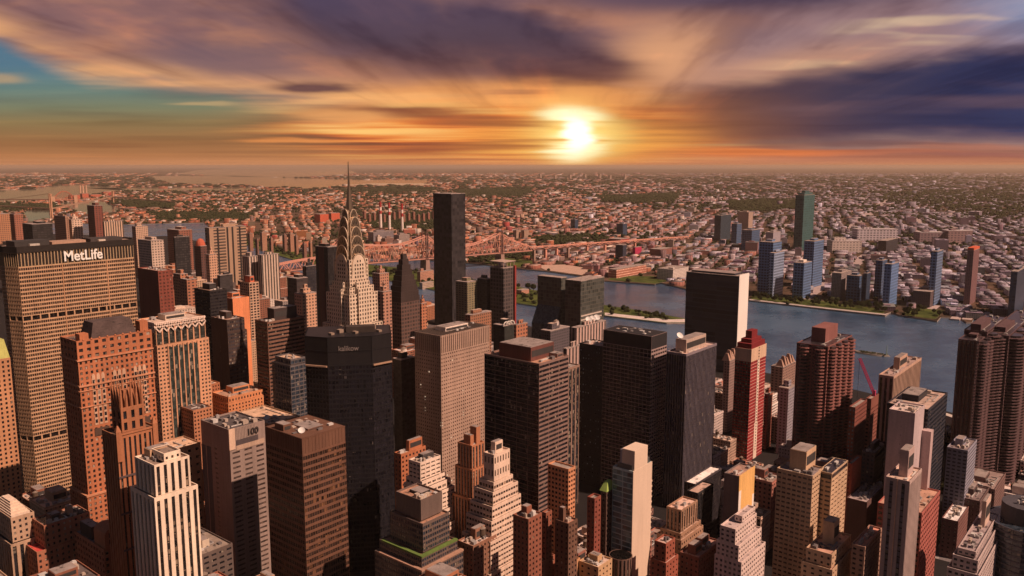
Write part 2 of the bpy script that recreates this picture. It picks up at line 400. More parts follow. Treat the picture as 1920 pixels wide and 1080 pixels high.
BLD = {}
def section(mb, root, box, z0, z1, gl, bay=3.0, st=3.7, wf=.55, hf=.55, dep=.4, sill=.5, W=None, S=None, ribs=False, blank='', margin=0.0, zm=0.0, core=None, bands=True, bay_w=None):
    """walls of one tier and a window band for each storey"""
    x0, y0, x1, y1 = box
    a = dict(bay=bay, st=st, wf=wf, hf=hf, dep=dep, sill=sill, margin=margin, zm=zm)
    nz = max(1, int(round((z1 - z0 - 2 * zm) / st)))
    done = []
    for f in 'SWNE':
        kw = dict(a); kw.update((W if f == 'W' else S) or {}) if f in 'WS' else None
        if bay_w and f == 'W': kw['bay'] = bay_w
        lo, hi, pl = {'S': (x0, x1, y0), 'W': (y0, y1, x0), 'N': (x0, x1, y1), 'E': (y0, y1, x1)}[f]
        if f in blank or f in 'NE':
            P = {'S': [(lo, pl, z0), (hi, pl, z0), (hi, pl, z1), (lo, pl, z1)], 'N': [(hi, pl, z0), (lo, pl, z0), (lo, pl, z1), (hi, pl, z1)],
                 'W': [(pl, hi, z0), (pl, lo, z0), (pl, lo, z1), (pl, hi, z1)], 'E': [(pl, lo, z0), (pl, hi, z0), (pl, hi, z1), (pl, lo, z1)]}[f]
            mb.add(P, [(0, 1, 2, 3)])
        else:
            kw.pop('st')
            if ribs: kw['hf'] = .985
            lattice(mb, f, lo, hi, pl, z0, z1, st=st, nz=1 if ribs else nz, **kw)
    if bands:
        sh = (z1 - z0 - 2 * zm) / nz
        for j in range(nz):
            b0 = z0 + zm + j * sh; d = dep * .96
            if ribs: zz = (b0 + sh * .22, b0 + sh)
            else: zz = (b0 + max(0, (1 - hf) * sill - .06) * sh, b0 + min(1, (1 - hf) * sill + hf + .06) * sh)
            band(root, x0 + d, y0 + d, zz[0], x1 - .2, y1 - .2, zz[1], gl)
        if ribs or core:
            band(root, x0 + dep * 1.25, y0 + dep * 1.25, z0, x1 - .3, y1 - .3, z1, core or wall((.03, .027, .027, 1)), 'spandrel_core')

def deck(root, box, z, mat, wallmb, par=1.1, name='roof', t=.5):
    x0, y0, x1, y1 = box
    # parapet: coping ring, inner faces
    o = [(x0, y0), (x1, y0), (x1, y1), (x0, y1)]; i = [(x0 + t, y0 + t), (x1 - t, y0 + t), (x1 - t, y1 - t), (x0 + t, y1 - t)]
    wallmb.add([(p[0], p[1], z) for p in o] + [(p[0], p[1], z) for p in i] + [(p[0], p[1], z - par) for p in i],
               [(a, (a + 1) % 4, 4 + (a + 1) % 4, 4 + a) for a in range(4)] + [(4 + a, 4 + (a + 1) % 4, 8 + (a + 1) % 4, 8 + a) for a in range(4)])
    m = MB(); m.box(x0 + t * .6, y0 + t * .6, z - par - .4, x1 - t * .6, y1 - t * .6, z - par)
    return m.build(name, mat, root)

def tank(root, x, y, z, s=1.0, mat=None):
    m = MB(); h = 2.6 * s
    m.cyl(x, y, z + h, z + h + 4.2 * s, 2.3 * s, 2.2 * s, 12)
    o = m.build('water_tank', mat or wall((.11, .075, .055, 1)), root)
    c = MB(); c.cyl(x, y, z + h + 4.2 * s, z + h + 5.7 * s, 2.45 * s, .1, 12)
    ro = c.build('tank_roof', wall((.22, .17, .14, 1)), o.parent); 
    ro.parent = o
    for sx in (-1, 1):
        for sy in (-1, 1):
            l = MB(); l.box(x + sx * 1.4 * s - .15, y + sy * 1.4 * s - .15, z, x + sx * 1.4 * s + .15, y + sy * 1.4 * s + .15, z + h + .02)
            lo = l.build('leg', wall((.06, .05, .05, 1)), root); lo.parent = o
    return o
def dish(root, x, y, z, r=2.0, az=0.0):
    m = MB(); m.cyl(x, y, z, z + r * .8, .35 * r * .5, .25 * r * .5, 8)
    o = m.build('satellite_dish', wall((.5, .47, .45, 1)), root)
    n, k = 16, 5; vs, fs = [], []
    d = np.array((math.cos(az) * .7, math.sin(az) * .7, .71)); e1 = np.cross(d, (0, 0, 1)); e1 /= np.linalg.norm(e1); e2 = np.cross(e1, d)
    c0 = np.array((x, y, z + r * 1.25))
    for j in range(k + 1):
        rr = r * j / k
        for i in range(n):
            t = 2 * math.pi * i / n
            vs.append(c0 + e1 * rr * math.cos(t) + e2 * rr * math.sin(t) + d * (rr * rr / r * .35 - .3 * r))
    for j in range(k):
        for i in range(n): fs.append((j * n + i, j * n + (i + 1) % n, (j + 1) * n + (i + 1) % n, (j + 1) * n + i))
    q = MB(); q.add(vs, fs); ro = q.build('reflector', wall((.72, .70, .68, 1)), root); ro.parent = o
    sm = ro.modifiers.new('thick', 'SOLIDIFY'); sm.thickness = .12
    return o
def rooftop(root, box, z, seed, ph=True, ac=5, tanks=0, wallm=None, pht=None, dishes=0):
    r = random.Random(seed); x0, y0, x1, y1 = box; w, d = x1 - x0, y1 - y0
    if w < 5 or d < 5: return
    used = []
    if ph:
        for f in (pht or [(.25 + r.random() * .1, .25 + r.random() * .15, .65 + r.random() * .15, .7 + r.random() * .15, 4 + r.random() * 4)]):
            m = MB(); X0, Y0, X1, Y1 = x0 + f[0] * w, y0 + f[1] * d, x0 + f[2] * w, y0 + f[3] * d
            used.append((X0, Y0, X1, Y1))
            m.box(X0, Y0, z - .05, X1, Y1, z + f[4])
            pm = (f[5] if len(f) > 5 else None) or wallm
            o = m.build('penthouse', pm, root)
            lm = MB(); k = max(1, int((X1 - X0) / 3))
            rf = MB(); rf.box(X0 + .35, Y0 + .35, z + f[4], X1 - .35, Y1 - .35, z + f[4] + .25)
            ro = rf.build('penthouse_roof', roofm((.30, .25, .23, 1)), root); ro.parent = o
            if X1 - X0 > 6:
                vl = MB(); vl.box(X0 + 1, Y0 - .12, z + f[4] * .3, X1 - 1, Y0 + .02, z + f[4] * .75)
                lo = vl.build('louvre', wall((.05, .045, .045, 1)), root); lo.parent = o
    cols = [(.55, .52, .5, 1), (.34, .31, .3, 1), (.16, .14, .14, 1), (.45, .36, .3, 1)]
    for i in range(ac):
        for _ in range(8):
            sx, sy, sz = 1.2 + r.random() * min(3.5, w * .12), 1.2 + r.random() * min(3.5, d * .12), .9 + r.random() * 1.8
            X, Y = x0 + 1 + r.random() * (w - sx - 2), y0 + 1 + r.random() * (d - sy - 2)
            if all(X + sx < u[0] or X > u[2] or Y + sy < u[1] or Y > u[3] for u in used): break
        else: continue
        used.append((X, Y, X + sx, Y + sy))
        m = MB(); m.box(X, Y, z - .05, X + sx, Y + sy, z + sz); t = r.random()
        if t < .4: m.cyl(X + sx / 2, Y + sy / 2, z + sz, z + sz + .35, min(sx, sy) * .4, None, 10)
        m.build('cooling_unit' if t < .7 else 'roof_hatch', wall(cols[r.randrange(4)]), root)
    if min(w, d) > 9:                                          # ducts and pipe runs
        for i in range(1 + int(min(w, d) > 16)):
            m = MB(); zz = z + .45; X, Y = x0 + w * r.uniform(.12, .5), y0 + d * r.uniform(.08, .3)
            m.bar((X, Y, zz), (X + w * .35, Y, zz), .32); m.bar((X + w * .35, Y, zz), (X + w * .35, Y + d * r.uniform(.2, .6), zz), .32)
            m.build('duct', wall(cols[r.randrange(2)]), root)
    for i in range(tanks):
        tank(root, x0 + (.2 + .6 * r.random()) * w, y0 + (.25 + .5 * r.random()) * d, z, min(1.0, w / 16))
    for i in range(dishes):
        dish(root, x0 + (.2 + .25 * i) * w, y0 + .25 * d, z, 2.2, -2.2)

HEROES = []                              # (box footprint, picture rectangle to keep clear, depth, name, phrase)
def keep(x0, y0, x1, y1, H, vis, phrase):
    HEROES.append(dict(foot=(x0, y0, x1, y1), H=H, vis=(vis[0], vis[1], vis[2], min(vis[3], 1048)), d=float((np.array((x0, y0, 0)) @ fw)), phrase=phrase))

def tower(name, label, px, H=None, D=None, wc=(.4, .3, .25, 1), gl=None, rc=(.32, .27, .24, 1), vb=1080, tiers=(), crown=None, mech=(), cat='building',
          roof=True, group=None, phrase='', depth=None, kit={}, sec={}, base=None, wm=None, top_sec=None, low_sec=None, protect=True):
    """px = (left, corner, right, top) picture columns/row of the roof; tiers go downward: (drop from roof, west, south, east, north growth)"""
    x0, y0, x1, y1, z1 = foot(*px, H=H, D=D, depth=depth)
    gl = gl or glass(); w = wm or wall(wc)
    lx0, ly0, lx1, ly1 = x0, y0, x1, y1
    lev = []; top = z1; cur = (x0, y0, x1, y1)
    for t in list(tiers) + [None]:
        lo = 0.0 if t is None else z1 - t[0]
        lev.append((lo, top, cur))
        if t is not None:
            cur = (cur[0] - t[1], cur[1] - t[2], cur[2] + t[3], cur[3] + t[4]); top = lo
    root = thing(name, label, cat, (lev[-1][2][0], lev[-1][2][1], 0), group)
    mb = MB()
    for i, (lo, hi, bx) in enumerate(lev):
        s = dict(sec)
        if i == 0 and top_sec: s.update(top_sec)
        if i == len(lev) - 1 and low_sec and len(lev) > 1: s.update(low_sec)
        hh = hi - 1.0
        if i == 0 and crown:
            c = dict(s); c.update(crown[1]); section(mb, root, bx, z1 - crown[0], hi, crown[2] if len(crown) > 2 else gl, **c); hh = z1 - crown[0]
        elif i == 0 or len(lev) > 1:
            # plain parapet strip
            section(mb, root, bx, hi - 1.2, hi, gl, bands=False, blank='SW'); hh = hi - 1.2
        zcuts = [lo] + sorted([z for z in mech if lo < z < hh - 6] ) + [hh]
        zprev = lo
        for z in zcuts[1:-1]:
            section(mb, root, bx, zprev, z, gl, **s)
            c = dict(s); c.update(dict(bay=s.get('mbay', 9.0), wf=.8, hf=.8, st=6.0)); c.pop('mbay', None)
            section(mb, root, bx, z, z + 6.0, glass((.006, .006, .006), 0), **c); zprev = z + 6.0
        section(mb, root, bx, zprev, hh, gl, **s)
        deck(root, bx, hi, roofm(rc), mb, name='roof' if i == 0 else 'terrace')
    mb.build('wall', w, root)
    k = dict(seed=hash(px) % 1000, ac=6, wallm=w); k.update(kit)
    if roof: rooftop(root, (x0 + 1, y0 + 1, x1 - 1, y1 - 1), z1 - 1.1, **k)
    bx = lev[-1][2]
    if protect: keep(*bx, z1, (px[0] + 1, px[3], px[2] - 1, vb), phrase or name.replace('_', ' '))
    root['z1'] = z1
    root['fx'] = (x0, y0, x1, y1)
    return root

def simple(name, label, px, H=None, D=None, mat=None, vb=None, cat='building', depth=None, group=None, ph=None, phm=None, phrase='', protect=True, tiers=(), rc=(.36, .29, .26, 1)):
    """farther building: walls with their window pattern, roof slab and rooftop block as parts"""
    x0, y0, x1, y1, z1 = foot(*px, H=H, D=D, depth=depth)
    root = thing(name, label, cat, (x0, y0, 0), group)
    mb = MB(); mb.box(x0, y0, 0, x1, y1, z1)
    for t in tiers: mb.box(x0 - t[1], y0 - t[2], 0, x1 + t[3], y1 + t[4], z1 - t[0])
    mb.build('wall', mat, root)
    w, d = x1 - x0, y1 - y0
    rb = MB(); e = min(.8, w * .05)
    rb.box(x0 - e * .3, y0 - e * .3, z1, x1 + e * .3, y1 + e * .3, z1 + .9)
    rb.build('roof', roofm(rc), root)
    for f in (ph if ph is not None else [(.3, .3, .7, .75, 5)]):
        p = MB(); p.box(x0 + f[0] * w, y0 + f[1] * d, z1 + .85, x0 + f[2] * w, y0 + f[3] * d, z1 + .85 + f[4]); p.build('penthouse', phm or mat, root)
    if protect: keep(x0, y0, x1, y1, z1, (px[0] + 1, px[3], px[2] - 1, vb or px[3] + 60), phrase or name.replace('_', ' '))
    root['z1'] = z1; root['fx'] = (x0, y0, x1, y1)
    return root

def letters(root, text, face, x, y, z, size, mat, name='lettering', ext=.25, bold=.0):
    cu = bpy.data.curves.new(name, 'FONT'); cu.body = text; cu.size = size; cu.extrude = ext; cu.offset = bold
    cu.align_x = 'CENTER'; cu.align_y = 'CENTER'; cu.materials.append(mat)
    o = bpy.data.objects.new(name, cu); COL.objects.link(o); o.parent = root
    o.location = (x - root.location[0], y - root.location[1], z - root.location[2])
    o.rotation_euler = (R(90), 0, face)
    bpy.context.view_layer.update()
    me = bpy.data.meshes.new_from_object(o.evaluated_get(bpy.context.evaluated_depsgraph_get()))
    q = bpy.data.objects.new(name, me); COL.objects.link(q); q.parent = root; q.location = o.location; q.rotation_euler = o.rotation_euler
    bpy.data.objects.remove(o); q.name = name
    return q
# ------------------------------------------------------------------ setting: water, land, islands
def water_mat():
    m, nt, b = _new('river_water'); g_, (x, y, z), nrm = _pos(nt)
    n1 = noise(nt, vec(nt, x * .0035, y * .0035, 0), 1, 5, .65)
    n2 = noise(nt, vec(nt, x * .045, y * .045, 0), 1, 5, .72)
    c = mixc(nt, (.022, .060, .120, 1), (.075, .135, .215, 1), n1.ss(.38, .64))
    nt.links.new(c, b.inputs['Base Color'])
    nt.links.new((n1.ss(.35, .65) * .22 + .12).s, b.inputs['Roughness'])
    bp = nt.nodes.new('ShaderNodeBump'); bp.inputs['Strength'].default_value = .6; bp.inputs['Distance'].default_value = 3.0
    nt.links.new(n2.s, bp.inputs['Height']); nt.links.new(bp.outputs[0], b.inputs['Normal'])
    b.inputs['Specular IOR Level'].default_value = .32
    return m
WATER = water_mat()
def bay_mat():
    m, nt, b = _new('bay_water'); b.inputs['Base Color'].default_value = (.16, .13, .11, 1); b.inputs['Roughness'].default_value = .07; b.inputs['Specular IOR Level'].default_value = .6
    return m
BAY = bay_mat()
def land_mat():
    m, nt, b = _new('city_ground'); g_, (x, y, z), nrm = _pos(nt)
    n1 = noise(nt, vec(nt, x * .0012, y * .0012, 0), 1, 6, .7)
    n2 = noise(nt, vec(nt, x * .012, y * .012, 0), 1, 4, .75)
    n3 = noise(nt, vec(nt, x * .0045, y * .0045, 4), 1, 3, .7)
    c = mixc(nt, (.045, .034, .022, 1), (.16, .095, .068, 1), (n2 * .7 + n1 * .6).ss(.50, .85))
    c = mixc(nt, c, (.022, .025, .012, 1), n3.ss(.58, .70))
    c = mixc(nt, c, (.36, .29, .25, 1), n2.ss(.66, .78) * .6)
    nt.links.new(c, b.inputs['Base Color']); b.inputs['Roughness'].default_value = .95; b.inputs['Specular IOR Level'].default_value = .05
    return m
def street_mat():
    m, nt, b = _new('street_asphalt'); g_, (x, y, z), nrm = _pos(nt)
    n1 = noise(nt, vec(nt, x * .03, y * .03, 0), 1, 5, .7); n2 = noise(nt, vec(nt, x * .5, y * .5, 0), 1, 3, .6)
    nt.links.new(mixc(nt, (.010, .009, .010, 1), (.028, .024, .024, 1), n1 * .6 + n2 * .4), b.inputs['Base Color'])
    b.inputs['Roughness'].default_value = .9; b.inputs['Specular IOR Level'].default_value = .2
    return m
def lawn_mat():
    m, nt, b = _new('park_grass'); g_, (x, y, z), nrm = _pos(nt)
    n1 = noise(nt, vec(nt, x * .02, y * .02, 0), 1, 5, .7)
    nt.links.new(mixc(nt, (.030, .050, .014, 1), (.115, .13, .035, 1), n1.ss(.3, .7)), b.inputs['Base Color'])
    b.inputs['Roughness'].default_value = .95; b.inputs['Specular IOR Level'].default_value = .05
    return m
LAND, STREET, LAWN = land_mat(), street_mat(), lawn_mat()
STONE_EDGE = wall((.30, .25, .22, 1))
def sheet(name, pts, z, mat, thick=3.0, side=None):
    """a slab of land: outline in world x, y"""
    mb = MB(); n = len(pts)
    area = sum(pts[i][0] * pts[(i + 1) % n][1] - pts[(i + 1) % n][0] * pts[i][1] for i in range(n))
    if area < 0: pts = pts[::-1]
    lo = [(p[0], p[1], z - thick) for p in pts]; hi = [(p[0], p[1], z) for p in pts]
    mb.add(hi, [tuple(range(n))], 0)
    mb.add(lo + hi, [(i, (i + 1) % n, n + (i + 1) % n, n + i) for i in range(n)], 1)
    return setting(mb.build(name, [mat, side or STONE_EDGE]))
def gp(u, v, z=0.0):
    p = at_z(u, v, z); return (p[0], p[1])
def fl(a, f): p = rt * a + fw * f; return (p[0], p[1])          # across / forward metres
BIG = 120000
mb = MB(); mb.box(-BIG, -BIG, -6, BIG, BIG, 0); setting(mb.build('river_water', WATER))
MAN_SHORE = [(-500, 428), (0, 436), (150, 440), (250, 445), (310, 442), (390, 455), (450, 480), (560, 512), (700, 548), (800, 578), (965, 606), (1134, 640), (1290, 668), (1390, 690), (1600, 730), (1790, 775), (1920, 812), (2150, 880)]
man = [gp(u, v, 3) for u, v in MAN_SHORE]
sheet('manhattan_ground', man + [fl(2500, 500), fl(2500, -2500), fl(-3500, -2500), fl(-4500, 2500)], 3.0, STREET, 6)
Q_SHORE = [(-900, 409), (-200, 415), (240, 420.5), (300, 419), (385, 417.5), (400, 434), (480, 449.5), (560, 473.5), (640, 486), (700, 485), (800, 487), (900, 495), (968, 503), (1022, 508), (1090, 517), (1100, 526), (1134, 526.5), (1228, 533), (1232, 528), (1285, 541), (1405, 563), (1475, 571), (1548, 579.5), (1660, 591.5), (1671, 584), (1687, 591), (1733, 597.6), (1757, 602), (1764, 594), (1800, 595), (1812, 604), (1822, 604), (1826, 596), (1853, 602), (1920, 612), (2300, 660)]
que = [gp(u, v, 3) for u, v in Q_SHORE]
sheet('queens_ground', que + [fl(8000, 1500), fl(60000, 30000), fl(60000, 90000), fl(-60000, 90000), fl(-60000, 12000), fl(-9000, 6200)], 3.0, LAND, 6)
ri = [(1284, 605), (1250, 605.5), (1134, 592), (1010, 574), (960, 567), (880, 555), (812, 543), (780, 537), (700, 519), (560, 490), (470, 462), (430, 447), (440, 442), (480, 450), (560, 474), (700, 497), (760, 503), (812, 513), (880, 523), (965, 536), (1050, 554), (1134, 572), (1200, 582), (1284, 597)]
RI = [gp(u, v, 2.6) for u, v in ri]
sheet('island_ground', RI, 2.6, LAWN, 5, wall((.42, .33, .29, 1)))
mbp = [(1256, 596.5), (1284, 597.5), (1284, 604.5), (1256, 604.0)]
sheet('island_promenade', [gp(u, v, 2.75) for u, v in [(1284, 604), (1250, 604.5), (1134, 591), (1134, 586), (1255, 599), (1284, 598)]], 2.75, wall((.62, .52, .48, 1)), .3)
# inlets and bays lying on the far land
def pond(name, px):
    pts = [gp(u, v, 3.2) for u, v in px]
    mb = MB(); n = len(pts)
    a = sum(pts[i][0] * pts[(i + 1) % n][1] - pts[(i + 1) % n][0] * pts[i][1] for i in range(n))
    if a < 0: pts = pts[::-1]
    mb.add([(p[0], p[1], 3.2) for p in pts], [tuple(range(n))]); o = mb.build(name, BAY); return setting(o)
pond('strait_water', [(-300, 360), (0, 356), (50, 355), (115, 347), (165, 347), (215, 350), (235, 357), (120, 372), (60, 378), (0, 379), (-300, 384)])
pond('narrows_water', [(105, 380), (190, 376), (215, 385), (225, 396), (170, 403), (120, 391)])
pond('creek_water', [(38, 394), (95, 394), (100, 412), (50, 416)])
pond('upper_bay_water', [(500, 314), (640, 313), (670, 325), (560, 333), (440, 331), (330, 326), (370, 319)])
pond('bay_water', [(286, 330), (440, 329.5), (560, 334), (690, 337), (812, 336), (800, 344), (640, 349), (600, 354), (520, 352), (450, 346), (330, 345), (288, 338)])
pond('channel_water', [(150, 352), (470, 352), (478, 358), (255, 358.5)])
# lawns and promenades on the far shore
sheet('lawn', [gp(u, v, 3.3) for u, v in [(1408, 562), (1480, 570), (1548, 578), (1655, 590), (1662, 580), (1560, 566), (1470, 557), (1410, 552)]], 3.3, LAWN, .4)
sheet('lawn', [gp(u, v, 3.3) for u, v in [(1692, 590), (1733, 596), (1754, 598), (1772, 582), (1720, 577), (1700, 580)]], 3.3, LAWN, .4)
sheet('lawn', [gp(u, v, 3.3) for u, v in [(1140, 525), (1228, 532), (1262, 526), (1225, 518), (1150, 517)]], 3.3, LAWN, .4)
sheet('lawn', [gp(u, v, 3.3) for u, v in [(905, 494), (968, 501), (1004, 500), (996, 488), (930, 482)]], 3.3, LAWN, .4)
sheet('promenade', [gp(u, v, 3.5) for u, v in [(1405, 562.6), (1548, 578.8), (1660, 590.8), (1668, 586), (1660, 588.5), (1548, 576.5), (1405, 560.5)]], 3.5, wall((.45, .38, .36, 1)), .3)
sheet('pier_deck', [gp(u, v, 3.5) for u, v in [(1022, 506), (1090, 515.5), (1120, 506), (1060, 496), (1005, 497)]], 3.5, wall((.50, .34, .27, 1)), .3)
sheet('sand', [gp(u, v, 3.5) for u, v in [(600, 353), (690, 348), (818, 347.5), (810, 343.8), (700, 343.5), (625, 348)]], 3.5, wall((.50, .37, .25, 1)), .3)
# ------------------------------------------------------------------ polygon towers
def edge_wall(mb, p, q, z0, z1, **k):
    t = MB(); L = math.hypot(q[0] - p[0], q[1] - p[1]); s = lattice(t, 'S', 0, L, 0, z0, z1, **k)
    if not t.v: return s
    d = ((q[0] - p[0]) / L, (q[1] - p[1]) / L); v = np.concatenate(t.v)
    P = np.stack([p[0] + v[:, 0] * d[0] - v[:, 1] * d[1], p[1] + v[:, 0] * d[1] + v[:, 1] * d[0], v[:, 2]], 1)
    mb.addq(P, np.array(t.f)); return s
def inset(pts, t):
    out = []; n = len(pts)
    for i in range(n):
        a, b, c = np.array(pts[i - 1]), np.array(pts[i]), np.array(pts[(i + 1) % n])
        d1 = (b - a) / np.linalg.norm(b - a); d2 = (c - b) / np.linalg.norm(c - b)
        n1 = np.array((-d1[1], d1[0])); n2 = np.array((-d2[1], d2[0])); m = n1 + n2; m /= np.linalg.norm(m)
        out.append(tuple(b + m * (t / max(.3, m @ n1))))
    return out
def poly_section(mb, root, pts, z0, z1, gl, vis, st=3.7, hf=.55, dep=.4, sill=.5, zm=0.0, core=None, ribs=False, **k):
    n = len(pts); nz = max(1, int(round((z1 - z0 - 2 * zm) / st))); sh = (z1 - z0 - 2 * zm) / nz
    for i in range(n):
        p, q = pts[i], pts[(i + 1) % n]
        if i in vis: edge_wall(mb, p, q, z0, z1, st=st, hf=.985 if ribs else hf, dep=dep, sill=sill, zm=zm, nz=1 if ribs else nz, **k)
        else: mb.add([(p[0], p[1], z0), (q[0], q[1], z0), (q[0], q[1], z1), (p[0], p[1], z1)], [(0, 1, 2, 3)])
    ip = inset(pts, dep * .96); me = None
    hh = sh * min(1, hf + .1) if not ribs else sh * .8
    for j in range(nz):
        zb = z0 + zm + j * sh + (max(0, (1 - hf) * sill - .05) * sh if not ribs else sh * .2)
        if me is None:
            t = MB(); t.prism([(a - root.location[0], b - root.location[1]) for a, b in ip], 0, hh)
            o = t.build('window_band', gl); me = o.data
        else:
            o = bpy.data.objects.new('window_band', me); COL.objects.link(o)
        o.parent = root; o.location = (0, 0, zb)
    if ribs or core:
        t = MB(); t.prism(inset(pts, dep * 1.3), z0, z1); t.build('spandrel_core', core or wall((.03, .027, .027, 1)), root)
def poly_roof(root, pts, z, mat, wmb, par=1.1, t=.6):
    n = len(pts); ip = inset(pts, t)
    wmb.add([(p[0], p[1], z) for p in pts] + [(p[0], p[1], z) for p in ip] + [(p[0], p[1], z - par) for p in ip],
            [(a, (a + 1) % n, n + (a + 1) % n, n + a) for a in range(n)] + [(n + a, n + (a + 1) % n, 2 * n + (a + 1) % n, 2 * n + a) for a in range(n)])
    m = MB(); m.prism(inset(pts, t * .6), z - par - .4, z - par); return m.build('roof', mat, root)
def oct_pts(x0, y0, x1, y1, c):
    return [(x0 + c, y0), (x1 - c, y0), (x1, y0 + c), (x1, y1 - c), (x1 - c, y1), (x0 + c, y1), (x0, y1 - c), (x0, y0 + c)]
def arc_pts(cx, cy_, r, a0, a1, n): return [(cx + r * math.cos(a0 + (a1 - a0) * i / n), cy_ + r * math.sin(a0 + (a1 - a0) * i / n)) for i in range(n + 1)]

# ------------------------------------------------------------------ the slab with the white rooftop lettering
def slab_with_sign():
    H = 246.0
    A = at_z(31, 463, H); wx = run(A, XA, 249)
    x0, y0, x1 = A[0], A[1], A[0] + wx
    pts = [(x0, y0), (x1, y0), (x1 + 6, y0 + 15), (x1 + 6, y0 + 26), (x1, y0 + 41), (x0, y0 + 41), (x0 - 6, y0 + 26), (x0 - 6, y0 + 15)]
    root = thing('office_tower', 'broad pale banded office slab with large white lettering below its dark flat roof', 'skyscraper', (x0, y0, 0))
    w = wall((.52, .32, .195, 1), dirt=.4); gl = glass((.009, .007, .007), .05, .3, bay=2.0, st=3.75, spec=.3, pale=(.14, .10, .07))
    dk = wall((.028, .022, .02, 1)); vis = (0, 6, 7)
    mb = MB()
    kw = dict(bay=1.95, wf=.80, hf=.62, dep=.55, sill=.35)
    for z0, z1 in ((0, 60), (65, 176), (181, 227)): poly_section(mb, root, pts, z0, z1, gl, vis, st=3.78, **kw)
    for z0, z1 in ((60, 65), (176, 181)): poly_section(mb, root, pts, z0, z1, glass((.006, .005, .005), 0), vis, st=5, bay=8.0, wf=.84, hf=.86, dep=1.2)
    lb_ = MB(); poly_section(lb_, root, pts, 227, 240, dk, vis, st=13, bay=2.9, wf=.70, hf=.93, dep=.7); lb_.build('louvre_crown', wall((.40, .28, .17, 1)), root)
    mb.build('wall', w, root)
    m = MB(); m.prism(inset(pts, -.5), 240, H); wm_ = MB()
    # dark fascia and roof edge
    fz = MB(); q = inset(pts, -.5); n = len(q)
    fz.add([(a, b, 240) for a, b in q] + [(a, b, H) for a, b in q], [(i, (i + 1) % n, n + (i + 1) % n, n + i) for i in range(n)] + [tuple(range(n - 1, -1, -1))])
    poly_roof(root, q, H, roofm((.40, .28, .22, 1)), fz, par=1.6, t=1.0)
    fz.build('fascia', dk, root)
    for fx in (.355, .745):                                  # the two vertical joints
        j = MB(); X = x0 + fx * wx; j.box(X - .5, y0 - .25, 0, X + .5, y0 + .3, 227); j.build('pilaster', wall((.50, .28, .16, 1)), root)
    X = (x0 + run(A, XA, 153)); Xa, Xb = x0 + run(A, XA, 117), x0 + run(A, XA, 189)
    o = letters(root, 'MetLife', 0, (Xa + Xb) / 2, y0 - .9, 233.4, 13.6, wall((.9, .88, .84, 1), dirt=.02), 'sign_lettering', .35, .22)
    bpy.context.view_layer.update(); o.scale = ((Xb - Xa) / o.dimensions[0], 1, 1)
    for (fx0, fy0, fx1, fy1, h, c) in ((.02, .25, .30, .75, 5.5, (.05, .045, .045, 1)), (.33, .3, .62, .7, 3, (.42, .27, .2, 1)), (.66, .28, .95, .75, 3.6, (.06, .05, .05, 1)), (.12, .1, .2, .2, 3, (.5, .45, .4, 1)), (.70, .08, .76, .16, 3, (.6, .5, .42, 1))):
        p = MB(); p.box(x0 + fx0 * wx, y0 + fy0 * 41, H - 1.7, x0 + fx1 * wx, y0 + fy1 * 41, H - 1.6 + h); p.build('penthouse', wall(c), root)
    for k in range(9):
        p = MB(); p.box(x0 + (.05 + .1 * k) * wx, y0 + 3, H - 1.65, x0 + (.05 + .1 * k) * wx + 1.5, y0 + 4.5, H - .4); p.build('cooling_unit', wall((.6, .5, .42, 1)), root)
    keep(x0 - 10, y0, x1 + 10, y0 + 41, H, (6, 446, 248, 915), 'the lettered slab')
slab_with_sign()

